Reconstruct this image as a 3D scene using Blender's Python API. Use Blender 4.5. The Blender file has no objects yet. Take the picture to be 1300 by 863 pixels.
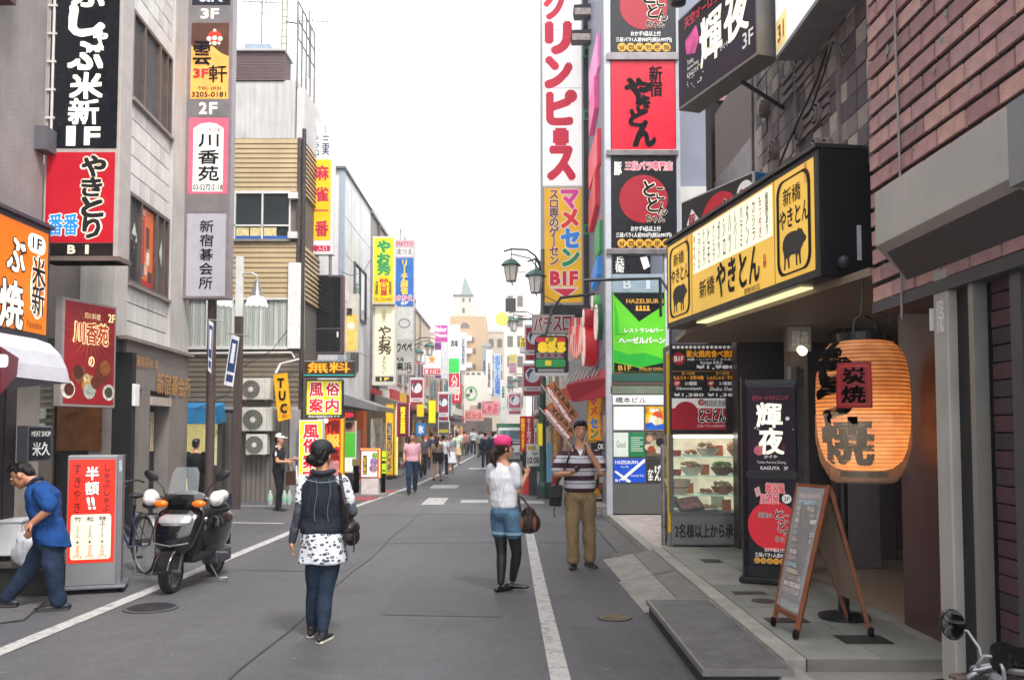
import bpy,math,random
from math import cos,sin,pi,tau
from mathutils import Vector,Matrix,noise
MR = Matrix.Rotation
R = random.Random(7)
SC = bpy.context.scene
COL = SC.collection
# ------------------------------------------------------------------ camera
F,PX,PY,TP,CAMH = 1100.0,650.0,492.5,0.05,1.65
PITCH = math.atan(TP)
cam = bpy.data.objects.new('camera',bpy.data.cameras.new('camera'))
COL.objects.link(cam)
cam.location = (0,0,CAMH)
cam.rotation_euler = (pi / 2 + PITCH,0,0)
cam.data.sensor_width = 36.0
cam.data.lens = 36.0 * F / 1300.0
cam.data.shift_y = (PY - 431.5) / 1300.0
cam.data.clip_start = 0.05
cam.data.clip_end = 3000
SC.camera = cam
# ------------------------------------------------------------------ sky,sun,exposure
SUN_EL,SUN_AZ = math.radians(55),math.radians(150)
world = bpy.data.worlds.new('World')
SC.world = world
world.use_nodes = True
wn,wl = world.node_tree.nodes,world.node_tree.links
sky = wn.new('ShaderNodeTexSky')
sky.sky_type = 'NISHITA'
sky.sun_disc = False
sky.sun_elevation = SUN_EL
sky.sun_rotation = SUN_AZ
sky.air_density = 1.0
sky.dust_density = 5.0
sky.ozone_density = 0.6
hs = wn.new('ShaderNodeHueSaturation')
hs.inputs['Saturation'].default_value = 0.12
mixc = wn.new('ShaderNodeMix')
mixc.data_type = 'RGBA'
mixc.inputs['Factor'].default_value = 0.72          # overcast: an even white cloud sheet over the sky
mixc.inputs['B'].default_value = (6.2,6.35,6.6,1)
wl.new(sky.outputs['Color'],hs.inputs['Color'])
wl.new(hs.outputs['Color'],mixc.inputs['A'])
wl.new(mixc.outputs['Result'],wn['Background'].inputs['Color'])
wn['Background'].inputs['Strength'].default_value = 0.15
sl = bpy.data.lights.new('sun','SUN')
sl.energy = 1.5
sl.angle = math.radians(12)
sl.color = (1.0,0.975,0.94)
sun = bpy.data.objects.new('sun',sl)
COL.objects.link(sun)
sd = Vector((sin(SUN_AZ) * cos(SUN_EL),cos(SUN_AZ) * cos(SUN_EL),sin(SUN_EL)))
sun.rotation_euler = (-sd).to_track_quat('-Z','Y').to_euler()
sun.location = (0,0,30)
SC.view_settings.view_transform = 'Standard'
SC.view_settings.look = 'None'
SC.view_settings.gamma = 1.0
SC.view_settings.exposure = 1.3
SC.cycles.max_bounces = 6
SC.cycles.transparent_max_bounces = 12
# ------------------------------------------------------------------ pixels to places
CP,SP = cos(PITCH),sin(PITCH)
def ray(px,py):
    dx,du = (px - PX) / F,-(py - PY) / F
    return Vector((dx,CP - SP * du,SP + CP * du))
def at(px,py,Y):
    d = ray(px,py)
    return d * (Y / d.y) + Vector((0,0,CAMH))
def gnd(px,py,z=0.0):
    d = ray(px,py)
    return d * ((z - CAMH) / d.z) + Vector((0,0,CAMH))
def V(*a): return Vector(a)
# ------------------------------------------------------------------ materials
def lin(c):
    if isinstance(c,str):
        c = c.lstrip('#')
        c = [int(c[i:i + 2],16) / 255 for i in (0,2,4)]
        c = [x / 12.92 if x <= .04045 else ((x + .055) / 1.055) ** 2.4 for x in c]
    return tuple(c)
MC = {}
def M(c,rough=.6,var=.12,scale=6.0,bump=0.0,emit=0.0,metal=0.0,streak=0.0,alpha=1.0,bscale=None,coat=0.0,trans=0.0):
    key = (c,rough,var,scale,bump,emit,metal,streak,alpha,bscale,coat,trans)
    if key in MC: return MC[key]
    m = bpy.data.materials.new('surface_%d' % len(MC))
    MC[key] = m
    m.use_nodes = True
    n,l = m.node_tree.nodes,m.node_tree.links
    b = n['Principled BSDF']
    col = lin(c)
    b.inputs['Roughness'].default_value = rough
    b.inputs['Metallic'].default_value = metal
    b.inputs['Coat Weight'].default_value = coat
    b.inputs['Transmission Weight'].default_value = trans
    b.inputs['Alpha'].default_value = alpha
    tc = n.new('ShaderNodeTexCoord')
    src = tc.outputs['Object']
    if var or streak:
        def nz(sc,det,vec):
            t = n.new('ShaderNodeTexNoise'); t.inputs['Scale'].default_value = sc; t.inputs['Detail'].default_value = det
            l.new(vec,t.inputs['Vector']); return t.outputs['Fac']
        f = nz(scale,5,src)
        if streak:
            mp = n.new('ShaderNodeMapping'); mp.inputs['Scale'].default_value = (9,9,.55)
            l.new(src,mp.inputs['Vector'])
            g = nz(1.6,4,mp.outputs['Vector'])
            a = n.new('ShaderNodeMath'); a.operation = 'MULTIPLY_ADD'
            a.inputs[1].default_value = streak; l.new(g,a.inputs[0])
            s2 = n.new('ShaderNodeMath'); s2.operation = 'MULTIPLY'; s2.inputs[1].default_value = 1 - streak
            l.new(f,s2.inputs[0]); l.new(s2.outputs[0],a.inputs[2]); f = a.outputs[0]
            var = max(var,.35 * streak + .1)
        r = n.new('ShaderNodeMapRange')
        r.inputs['From Min'].default_value = .3; r.inputs['From Max'].default_value = .7
        r.inputs['To Min'].default_value = 1 - var; r.inputs['To Max'].default_value = 1 + var * .6
        l.new(f,r.inputs['Value'])
        mx = n.new('ShaderNodeVectorMath'); mx.operation = 'SCALE'
        mx.inputs[0].default_value = col
        l.new(r.outputs['Result'],mx.inputs['Scale'])
        l.new(mx.outputs[0],b.inputs['Base Color'])
        if emit:
            l.new(mx.outputs[0],b.inputs['Emission Color'])
        rr = n.new('ShaderNodeMapRange'); rr.inputs['To Min'].default_value = max(0,rough - .1); rr.inputs['To Max'].default_value = min(1,rough + .12)
        l.new(f,rr.inputs['Value']); l.new(rr.outputs['Result'],b.inputs['Roughness'])
    else:
        b.inputs['Base Color'].default_value = (*col,1)
        b.inputs['Emission Color'].default_value = (*col,1)
    if emit: b.inputs['Emission Strength'].default_value = emit
    if bump:
        t2 = n.new('ShaderNodeTexNoise'); t2.inputs['Scale'].default_value = bscale or scale * 6; t2.inputs['Detail'].default_value = 4
        l.new(src,t2.inputs['Vector'])
        bp = n.new('ShaderNodeBump'); bp.inputs['Strength'].default_value = bump; bp.inputs['Distance'].default_value = .02
        l.new(t2.outputs['Fac'],bp.inputs['Height']); l.new(bp.outputs[0],b.inputs['Normal'])
    return m
def nodes_mat(name):
    m = bpy.data.materials.new(name); m.use_nodes = True
    n,l = m.node_tree.nodes,m.node_tree.links
    return m,n,l,n['Principled BSDF']
def glass(c='#dfe9ea',rough=.04,alpha=.25):
    return M(c,rough,0,alpha=alpha)
# ------------------------------------------------------------------ mesh building
class MB:
    def __init__(s): s.v,s.f = [],[]
    def quad(s,a,b,c,d):
        i = len(s.v); s.v += [a,b,c,d]; s.f.append((i,i + 1,i + 2,i + 3)); return s
    def hexa(s,p):          # 8 points: bottom ring ccw,top ring ccw
        i = len(s.v); s.v += [Vector(q) for q in p]
        s.f += [(i + 3,i + 2,i + 1,i),(i + 4,i + 5,i + 6,i + 7)] + [(i + k,i + (k + 1) % 4,i + 4 + (k + 1) % 4,i + 4 + k) for k in range(4)]
        return s
    def box(s,x0,x1,y0,y1,z0,z1):
        return s.hexa([(x0,y0,z0),(x1,y0,z0),(x1,y1,z0),(x0,y1,z0),(x0,y0,z1),(x1,y0,z1),(x1,y1,z1),(x0,y1,z1)])
    def cbox(s,c,size,rz=0.0,mat=None):
        m = mat or MR(rz,3,'Z')
        h = [x / 2 for x in size]
        return s.hexa([Vector(c) + m @ Vector((a * h[0],b * h[1],e * h[2])) for e in (-1,1) for a,b in ((-1,-1),(1,-1),(1,1),(-1,1))])
    def bar(s,p0,p1,w,h=None):   # rectangular bar between points
        p0,p1 = Vector(p0),Vector(p1); h = h or w
        d = (p1 - p0).normalized()
        up = V(0,0,1) if abs(d.z) < .95 else V(0,1,0)
        a = d.cross(up).normalized() * w / 2; b = a.cross(d).normalized() * h / 2
        return s.hexa([p0 - a - b,p0 + a - b,p0 + a + b,p0 - a + b,p1 - a - b,p1 + a - b,p1 + a + b,p1 - a + b])
    def rings(s,rs,close=True,caps=True):
        i = len(s.v); n = len(rs[0])
        for r in rs: s.v += [Vector(q) for q in r]
        for j in range(len(rs) - 1):
            for k in range(n if close else n - 1):
                k2 = (k + 1) % n
                s.f.append((i + j * n + k,i + j * n + k2,i + (j + 1) * n + k2,i + (j + 1) * n + k))
        if caps and close:
            s.f.append(tuple(i + k for k in range(n))[::-1]); s.f.append(tuple(i + (len(rs) - 1) * n + k for k in range(n)))
        return s
    def tube(s,pts,r,n=8,caps=True,loop=False):
        pts = [Vector(p) for p in pts]; rs = []
        rad = r if isinstance(r,(list,tuple)) else [r] * len(pts)
        u = None
        for j,p in enumerate(pts):
            if loop: d = pts[(j + 1) % len(pts)] - pts[j - 1]
            else: d = pts[min(j + 1,len(pts) - 1)] - pts[max(j - 1,0)]
            d.normalize()
            if u is None:
                u = d.cross(V(0,0,1) if abs(d.z) < .9 else V(1,0,0)).normalized()
            else:
                u = (u - d * u.dot(d)).normalized()
            w = d.cross(u)
            rs.append([p + (u * cos(tau*k/n) + w * sin(tau*k/n)) * rad[j] for k in range(n)])
        if loop: rs.append(rs[0]); caps = False
        return s.rings(rs,True,caps)
    def lathe(s,prof,c=(0,0,0),n=24,axis=None,sx=1.0):   # prof [(r,z)],axis matrix
        c = Vector(c); m = axis or Matrix.Identity(3)
        return s.rings([[c + m @ Vector((max(r,1e-4) * sx * cos(tau*k/n),max(r,1e-4) * sin(tau*k/n),z)) for k in range(n)] for r,z in prof])
    def ball(s,c,r,n=12,m=None):
        r = r if isinstance(r,(tuple,list)) else (r,r,r); m = m or Matrix.Identity(3); c = Vector(c)
        rs = []
        for j in range(n // 2 + 1):
            a = pi * (j / (n // 2) - .5)
            a = max(-1.55,min(1.55,a))
            rs.append([c + m @ Vector((r[0] * cos(a) * cos(tau*k/n),r[1] * cos(a) * sin(tau*k/n),r[2] * sin(a))) for k in range(n)])
        return s.rings(rs)
    def caps(s,p0,p1,r0,r1,n=12):      # tapered capsule
        p0,p1 = Vector(p0),Vector(p1); d = (p1 - p0)
        if d.length < 1e-6: return s.ball(p0,r0,n)
        d.normalize(); pts,rad = [],[]
        for a in (-1.45,-.9,-.45,0): pts.append(p0 + d * r0 * sin(a)); rad.append(r0 * cos(a))
        for a in (0,.45,.9,1.45): pts.append(p1 + d * r1 * sin(a)); rad.append(r1 * cos(a))
        return s.tube(pts,rad,n)
    def loft(s,rows,n=20,sup=2.0):       # rows: (x,y,z,rx,ry[,rot]) elliptical rings
        rs = []
        for q in rows:
            x,y,z,rx,ry = q[:5]; ro = q[5] if len(q) > 5 else 0
            ring = []
            for k in range(n):
                a = tau*k/n
                ca,sa = cos(a),sin(a)
                e = 2 / sup
                X = rx * math.copysign(abs(ca) ** e,ca); Y = ry * math.copysign(abs(sa) ** e,sa)
                ring.append(V(x + X * cos(ro) - Y * sin(ro),y + X * sin(ro) + Y * cos(ro),z))
            rs.append(ring)
        return s.rings(rs)
    def prism(s,poly,dvec):               # planar polygon (ccw seen from front) extruded backwards by dvec
        i = len(s.v); n = len(poly); d = Vector(dvec)
        s.v += [Vector(p) for p in poly] + [Vector(p) + d for p in poly]
        s.f.append(tuple(i + k for k in range(n))); s.f.append(tuple(i + n + k for k in range(n))[::-1])
        s.f += [(i + (k + 1) % n,i + k,i + n + k,i + n + (k + 1) % n) for k in range(n)]
        return s
    def mesh(s,name,off=V(0,0,0),smooth=False):
        me = bpy.data.meshes.new(name)
        me.from_pydata([tuple(Vector(p) - off) for p in s.v],[],s.f)
        if smooth:
            me.polygons.foreach_set('use_smooth',[True] * len(me.polygons))
        me.update()
        return me
def link(name,me,mat=None,parent=None,loc=None):
    o = bpy.data.objects.new(name,me)
    COL.objects.link(o)
    if mat is not None: me.materials.append(mat) if not len(me.materials) else None
    if parent is not None: o.parent = parent
    if loc is not None: o.location = loc
    return o
def bev(o,w=.006,seg=2):
    b = o.modifiers.new('bevel','BEVEL'); b.width = w; b.segments = seg; b.limit_method = 'ANGLE'; b.angle_limit = .6
    return o
def smooth_by_angle(o):
    me = o.data
    me.polygons.foreach_set('use_smooth',[True] * len(me.polygons))
    try: me.set_sharp_from_angle(angle=.7)
    except Exception: pass
    return o
def dress(o,label=None,cat=None,group=None,kind=None):
    if label: o['label'] = label
    if cat: o['category'] = cat
    if group: o['group'] = group
    if kind: o['kind'] = kind
    return o
class Thing:
    """an Empty at the thing's base; parts are built in world coordinates"""
    def __init__(s,name,label,cat,loc,group=None,kind=None):
        s.loc = Vector(loc)
        s.o = bpy.data.objects.new(name,None); COL.objects.link(s.o)
        s.o.location = s.loc; s.o.empty_display_size = .1
        dress(s.o,label,cat,group,kind)
    def part(s,name,mb,mat,under=None,bevel=0,smooth=False,label=None):
        o = link(name,mb.mesh(name,s.loc),mat,under or s.o)
        if smooth: smooth_by_angle(o)
        if bevel: bev(o,bevel)
        if label: o['label'] = label
        return o
def structure(name,mb,mat,smooth=False):
    o = link(name,mb.mesh(name),mat); o['kind'] = 'structure'
    if smooth: smooth_by_angle(o)
    return o
# ------------------------------------------------------------------ flat frames for signs
class Fr:
    """front face of a board: top-left corner O,horizontal unit U,size w x h"""
    def __init__(s,O,U,w,h):
        s.O,s.U,s.w,s.h = Vector(O),Vector(U).normalized(),w,h
        s.N = s.U.cross(V(0,0,1)).normalized()
        s.D = V(0,0,-1)
    def pt(s,u,v,out=0.0): return s.O + s.U * (u * s.w) + s.D * (v * s.h) + s.N * out
    def sub(s,b):
        f = Fr(s.pt(b[0],b[1]),s.U,s.w * (b[2] - b[0]),s.h * (b[3] - b[1])); f.D = s.D; f.N = s.N; return f
def front(x0,y0,x1,y1,Y):
    a,b = at(x0,(y0 + y1) / 2,Y),at(x1,(y0 + y1) / 2,Y)
    xm = (x0 + x1) / 2
    zt,zb = at(xm,y0,Y).z,at(xm,y1,Y).z
    return Fr((a.x,Y,zt),(1,0,0),b.x - a.x,zt - zb)
def slant(xl,Yl,xr,Yr,yt,yb):
    """left end at pixel xl / depth Yl (pixel heights yt..yb there),right end at xr / Yr"""
    a,b = at(xl,(yt + yb) / 2,Yl),at(xr,(yt + yb) / 2,Yr)
    zt,zb = at(xl,yt,Yl).z,at(xl,yb,Yl).z
    d = V(b.x - a.x,b.y - a.y,0)
    return Fr((a.x,a.y,zt),d,d.length,zt - zb)
def slab(fr,b,depth,out=0.0):
    """box whose front face is the sub-rectangle b,'out' in front of fr,'depth' deep"""
    u0,v0,u1,v1 = b
    p = [fr.pt(u0,v1,out),fr.pt(u1,v1,out),fr.pt(u1,v1,out - depth),fr.pt(u0,v1,out - depth),
         fr.pt(u0,v0,out),fr.pt(u1,v0,out),fr.pt(u1,v0,out - depth),fr.pt(u0,v0,out - depth)]
    return MB().hexa(p)
FULL = (0,0,1,1)
def face(t,fr,b,mat,name='panel',out=.004,depth=.012,under=None,bevel=0):
    return t.part(name,slab(fr,b,depth,out),mat,under,bevel)
def shape(t,fr,pts,mat,name='emblem',out=.006,depth=.003,under=None):
    pts = [fr.pt(u,v,out) for u,v in pts]
    nrm = V(0,0,0)
    for i in range(len(pts)): nrm += pts[i].cross(pts[(i + 1) % len(pts)])
    if nrm.dot(fr.N) < 0: pts.reverse()
    return t.part(name,MB().prism(pts,-fr.N * depth),mat,under)
def disc(t,fr,cu,cv,r,mat,name='disc',out=.006,n=28,under=None,squash=1.0):
    return shape(t,fr,[(cu + r * cos(a) / fr.w,cv + r * squash * sin(a) / fr.h) for a in [tau*k/n for k in range(n)]],mat,name,out,.003,under)
def ring_shape(t,fr,pts_out,pts_in,mat,name='outline',out=.007):
    mb = MB(); n = len(pts_out)
    for k in range(n):
        a,b2 = pts_out[k],pts_out[(k + 1) % n]; c,d = pts_in[(k + 1) % n],pts_in[k]
        mb.quad(fr.pt(*a,out),fr.pt(*b2,out),fr.pt(*c,out),fr.pt(*d,out))
    return t.part(name,mb,mat)
def rrect(b,rad,n=5,asp=1.0):
    u0,v0,u1,v1 = b; pts = []
    ru,rv = rad,rad * asp
    for cx,cy,a0 in ((u1 - ru,v0 + rv,-90),(u1 - ru,v1 - rv,0),(u0 + ru,v1 - rv,90),(u0 + ru,v0 + rv,180)):
        for k in range(n + 1):
            a = math.radians(a0 + 90 * k / n); pts.append((cx + ru * cos(a),cy + rv * sin(a)))
    return pts
# ------------------------------------------------------------------ lettering (built-in font),made in one batch
JOBS = []
def text(t,fr,s,b,mat,vert=False,bold=0.0,out=.008,under=None,brush=0.0,shear=0.0,name='lettering',mirror=False,fn=None):
    """the string fills the sub-rectangle b of fr"""
    JOBS.append(dict(t=t,fr=fr,s=s,b=b,mat=mat,vert=vert,bold=bold,out=out,under=under,brush=brush,shear=shear,name=name,mirror=mirror,fn=fn))
def text2(t,fr,s,b,mat,omat,vert=False,bold=.02,edge=.05,out=.008,**k):
    text(t,fr,s,b,omat,vert,bold + edge,out,name='lettering_outline',**k)
    text(t,fr,s,b,mat,vert,bold,out + .004,**k)
    JOBS[-2]['grow'] = edge
def run_text():
    keys = {}
    for j in JOBS:
        s = j['s']
        if j['vert']: s = '\n'.join(s.replace('ー','丨'))
        j['key'] = (s,j['vert'])
        keys.setdefault(j['key'],None)
    tmp = []
    for k in keys:
        cu = bpy.data.curves.new('lettering','FONT'); cu.body = k[0]; cu.resolution_u = 2
        cu.align_x = 'CENTER' if k[1] else 'LEFT'; cu.space_line = .86
        o = bpy.data.objects.new('lettering',cu); COL.objects.link(o); tmp.append((k,o,cu))
    bpy.context.view_layer.update()
    dg = bpy.context.evaluated_depsgraph_get()
    for k,o,cu in tmp:
        me = bpy.data.meshes.new_from_object(o.evaluated_get(dg))
        vs = [(v.co.x,v.co.y) for v in me.vertices]; fs = [tuple(p.vertices) for p in me.polygons]
        keys[k] = (vs,fs); bpy.data.meshes.remove(me)
    for k,o,cu in tmp:
        bpy.data.objects.remove(o); bpy.data.curves.remove(cu)
    for j in JOBS:
        vs,fs = keys[j['key']]
        if not vs: continue
        x0 = min(v[0] for v in vs); x1 = max(v[0] for v in vs); y0 = min(v[1] for v in vs); y1 = max(v[1] for v in vs)
        if j['vert'] and x1 - x0 < .5: x0,x1 = (x0 + x1) / 2 - .3,(x0 + x1) / 2 + .3
        if j['s'] in ('一','ー','丨','-','・'):
            pad = .28; y0 -= pad; y1 += pad
        W,H = max(x1 - x0,1e-3),max(y1 - y0,1e-3)
        fr,b = j['fr'],j['b']
        bw,bh = (b[2] - b[0]) * fr.w,(b[3] - b[1]) * fr.h
        sx,sy = bw / W,bh / H
        bo = j['bold'] * (sx + sy) / 2
        n = 0 if bo == 0 else (4 if bo < .06 * (sx + sy) / 2 else 8)
        offs = [(0,0)] + [(bo * cos(2 * pi * (q + .5) / n),bo * sin(2 * pi * (q + .5) / n)) for q in range(n)]
        V0,F0 = [],[]
        ph = R.random() * 50
        P0 = fr.pt(b[0],b[3],0); U,UP,N = fr.U,-fr.D,fr.N
        for q,(ox,oy) in enumerate(offs):
            i0 = len(V0)
            for x,y in vs:
                tx,ty = (x - x0) * sx,(y - y0) * sy
                if j['mirror']: tx = bw - tx
                if j['shear']: tx += (ty - bh / 2) * j['shear']
                if j['brush']:
                    a = j['brush'] * (sx + sy) / 2
                    nv = noise.noise_vector(V(x * 4.3 + ph,y * 4.3,ph))
                    tx += nv.x * a; ty += nv.y * a
                if j['fn']:
                    V0.append(j['fn']((tx + ox) / bw,(ty + oy) / bh,q * .0003) - j['t'].loc); continue
                V0.append(P0 + U * (tx + ox) + UP * (ty + oy) + N * (j['out'] + q * .0003) - j['t'].loc)
            F0 += [tuple(i0 + a for a in f) for f in fs]
        me = bpy.data.meshes.new('lettering')
        me.from_pydata([tuple(v) for v in V0],[],F0); me.update()
        link(j['name'],me,j['mat'],j['under'] or j['t'].o)
    JOBS.clear()
def copy_tree(o,parent=None):
    c = o.copy(); COL.objects.link(c)
    if parent is not None: c.parent = parent
    for ch in list(o.children): copy_tree(ch,c)
    return c
WHITE = M('#e9e7e2',.55,.06); OFFW = M('#d9d4c8',.6,.1,streak=.3)
BLACK = M('#15151a',.4,.2); CHAR = M('#2b2b30',.5,.15); INK = M('#0d0d10',.5,0)
STEEL = M('#9a989a',.35,.15,metal=.7); DSTEEL = M('#55545a',.4,.2,metal=.6); GREYP = M('#77757a',.5,.12)
RED = M('#c8102a',.45,.06); YEL = M('#f2bd0c',.45,.06); PAPER = M('#efece4',.7,.03)
LIT = lambda c,e=.45: M(c,.4,.14,1.3,emit=e * .4,streak=.18)  # broad tone noise imitates uneven backlighting in the colour; streaks are dirt
TXW = M('#ece9e4',.5,0,emit=.08); TXK = INK; TXR = M('#c4122c',.5,0); TXG = M('#e0a020',.5,0)
INK.node_tree.nodes['Principled BSDF'].inputs['Specular IOR Level'].default_value = .1
# ================================================================== GROUND
def asphalt(name,base,patch):
    m,n,l,b = nodes_mat(name)
    tc = n.new('ShaderNodeTexCoord')
    def nz(sc,det,ro=.55,vec=None):
        t = n.new('ShaderNodeTexNoise'); t.inputs['Scale'].default_value = sc; t.inputs['Detail'].default_value = det; t.inputs['Roughness'].default_value = ro
        l.new(vec or tc.outputs['Object'],t.inputs['Vector']); return t
    big = nz(.35,5); fine = nz(60,3,.7)
    mp = n.new('ShaderNodeMapping'); mp.inputs['Scale'].default_value = (1.1,.10,1)
    l.new(tc.outputs['Object'],mp.inputs['Vector'])
    lane = nz(1.3,4,.5,mp.outputs['Vector'])
    cr = n.new('ShaderNodeValToRGB')
    e = cr.color_ramp.elements
    e[0].position = .3; e[0].color = (*[x * .72 for x in base],1)
    e[1].position = .72; e[1].color = (*[x * 1.25 for x in base],1)
    add = n.new('ShaderNodeMath'); add.operation = 'ADD'
    l.new(big.outputs['Fac'],add.inputs[0]); l.new(lane.outputs['Fac'],add.inputs[1])
    half = n.new('ShaderNodeMath'); half.operation = 'MULTIPLY'; half.inputs[1].default_value = .5
    l.new(add.outputs[0],half.inputs[0]); l.new(half.outputs[0],cr.inputs['Fac'])
    fr_ = n.new('ShaderNodeMapRange'); fr_.inputs['From Min'].default_value = .3; fr_.inputs['From Max'].default_value = .7; fr_.inputs['To Min'].default_value = .55; fr_.inputs['To Max'].default_value = 1.45
    mid = nz(7,6,.7); mr = n.new('ShaderNodeMapRange'); mr.inputs['From Min'].default_value = .3; mr.inputs['From Max'].default_value = .7; mr.inputs['To Min'].default_value = .84; mr.inputs['To Max'].default_value = 1.14
    l.new(mid.outputs['Fac'],mr.inputs['Value']); l.new(fine.outputs['Fac'],fr_.inputs['Value'])
    mm = n.new('ShaderNodeMath'); mm.operation = 'MULTIPLY'; l.new(mr.outputs[0],mm.inputs[0]); l.new(fr_.outputs[0],mm.inputs[1])
    ov = n.new('ShaderNodeMix'); ov.data_type = 'RGBA'; ov.blend_type = 'MULTIPLY'; ov.inputs['Factor'].default_value = 1.0
    l.new(cr.outputs['Color'],ov.inputs['A']); l.new(mm.outputs[0],ov.inputs['B'])
    bl = nz(.9,5,.6); br_ = n.new('ShaderNodeMapRange'); br_.inputs['From Min'].default_value = .56; br_.inputs['From Max'].default_value = .68; br_.inputs['To Min'].default_value = 1.0; br_.inputs['To Max'].default_value = .8
    l.new(bl.outputs['Fac'],br_.inputs['Value']); m5 = n.new('ShaderNodeMath'); m5.operation = 'MULTIPLY'; l.new(br_.outputs[0],m5.inputs[0]); l.new(mm.outputs[0],m5.inputs[1]); l.new(m5.outputs[0],ov.inputs['B'])
    vo = n.new('ShaderNodeTexVoronoi'); vo.inputs['Scale'].default_value = 3.2; l.new(tc.outputs['Object'],vo.inputs['Vector'])
    lt = n.new('ShaderNodeMath'); lt.operation = 'LESS_THAN'; lt.inputs[1].default_value = .055; l.new(vo.outputs['Distance'],lt.inputs[0])
    sp = n.new('ShaderNodeMix'); sp.data_type = 'RGBA'; sp.inputs['B'].default_value = (*patch,1)
    sf = n.new('ShaderNodeMath'); sf.operation = 'MULTIPLY'; sf.inputs[1].default_value = .75; l.new(lt.outputs[0],sf.inputs[0])
    l.new(sf.outputs[0],sp.inputs['Factor']); l.new(ov.outputs['Result'],sp.inputs['A'])
    l.new(sp.outputs['Result'],b.inputs['Base Color'])
    rr = n.new('ShaderNodeMapRange'); rr.inputs['To Min'].default_value = .55; rr.inputs['To Max'].default_value = .85
    l.new(lane.outputs['Fac'],rr.inputs['Value']); l.new(rr.outputs['Result'],b.inputs['Roughness'])
    bp = n.new('ShaderNodeBump'); bp.inputs['Strength'].default_value = .25; bp.inputs['Distance'].default_value = .01
    l.new(fine.outputs['Fac'],bp.inputs['Height']); l.new(bp.outputs[0],b.inputs['Normal'])
    return m
ASPH = asphalt('asphalt',(.079,.077,.083),(.17,.17,.17))
ASPHP = asphalt('asphalt_patched',(.070,.069,.075),(.16,.16,.16))
ASPH2 = asphalt('asphalt_pale',(.092,.089,.092),(.17,.17,.17))
structure('road',MB().quad(V(-400,-30,0),V(400,-30,0),V(400,900,0),V(-400,900,0)),ASPH)
structure('repaved_road',MB().quad(V(-3.5,17.5,.004),V(1.2,17.3,.004),V(1.0,26,.004),V(-3.4,26.4,.004)),ASPH2)
def worn_paint(c):
    m,n,l,b = nodes_mat('road_paint')
    tc = n.new('ShaderNodeTexCoord')
    t = n.new('ShaderNodeTexNoise'); t.inputs['Scale'].default_value = 9; t.inputs['Detail'].default_value = 8; t.inputs['Roughness'].default_value = .75
    l.new(tc.outputs['Object'],t.inputs['Vector'])
    r = n.new('ShaderNodeValToRGB'); e = r.color_ramp.elements
    e[0].position = .36; e[0].color = (.15,.145,.14,1); e[1].position = .50; e[1].color = (*c,1)
    l.new(t.outputs['Fac'],r.inputs['Fac']); l.new(r.outputs['Color'],b.inputs['Base Color'])
    b.inputs['Roughness'].default_value = .7
    return m
PAINT = worn_paint((.40,.39,.375)); PAINTR = worn_paint((.30,.035,.04))
def strip(pts,w,z=.006):
    mb = MB(); pts = [Vector((*p,z)) for p in pts]; L,Rr = [],[]
    for i,p in enumerate(pts):
        d = pts[min(i + 1,len(pts) - 1)] - pts[max(i - 1,0)]; d.normalize()
        s = V(d.y,-d.x,0) * w / 2; L.append(p - s); Rr.append(p + s)
    for i in range(len(pts) - 1): mb.quad(L[i],Rr[i],Rr[i + 1],L[i + 1])
    return mb
structure('lane_line',strip([(.335,3),(.325,5.7),(.30,9),(.285,14.2)],.135),PAINT)
structure('edge_line',strip([(-3.9,3),(-3.84,6.4),(-3.76,9),(-3.68,12),(-3.6,15),(-3.62,17.2)],.15),PAINT)
structure('edge_line',strip([(-3.5,18.3),(-3.0,26),(-2.75,34),(-2.6,60)],.14),PAINT)
structure('side_street_line',strip([(-12,17.3),(-8,16.9),(-6.2,16.2),(-4.9,15.75),(-4.1,15.65)],.12),PAINT)
structure('side_street_line',strip([(-12,19.6),(-7,19.3),(-5.1,19.25)],.12),PAINT)
for (a,b2,y0,y1) in ((-2.05,-1.55,19.6,21.6),(-1.2,-.55,20.1,21.0),(.2,.75,19.9,20.7),(-2.4,-1.6,25.2,26.8),(-1.6,-.9,62,74),(-1.9,-.6,38,39.4)):
    structure('stop_mark',MB().quad(V(a,y0,.008),V(b2,y0,.008),V(b2 - .02,y1,.008),V(a - .02,y1,.008)),PAINT)
structure('red_road_paint',MB().quad(V(-4.3,20.6,.006),V(-3.35,20.9,.006),V(-3.2,24.5,.006),V(-4.2,24.2,.006)),PAINTR)
TAR = M('#2a292c',.5,.3)
structure('tar_seam',strip([(-1.86 + .03 * sin(k * 1.7),3 + k * 1.05) for k in range(20)],.022,.005),TAR)
structure('tar_seam',strip([(-3.6,13.1),(-2,12.9),(0,13.05),(1.2,12.9)],.03,.005),TAR)
structure('asphalt_patch',MB().quad(V(-1.2,7.9,.004),V(-.1,7.8,.004),V(-.05,9.9,.004),V(-1.22,10.0,.004)),ASPHP)
structure('asphalt_patch',MB().quad(V(-3.3,10.4,.004),V(-1.95,10.3,.004),V(-1.95,13.0,.004),V(-3.4,13.05,.004)),ASPHP)
structure('asphalt_patch',MB().quad(V(.55,4.6,.004),V(1.15,4.6,.004),V(1.12,7.4,.004),V(.5,7.45,.004)),ASPHP)
structure('tar_seam',strip([(-.9 + .02 * sin(k),12 + k * .8) for k in range(9)],.015,.005),TAR)
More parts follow.
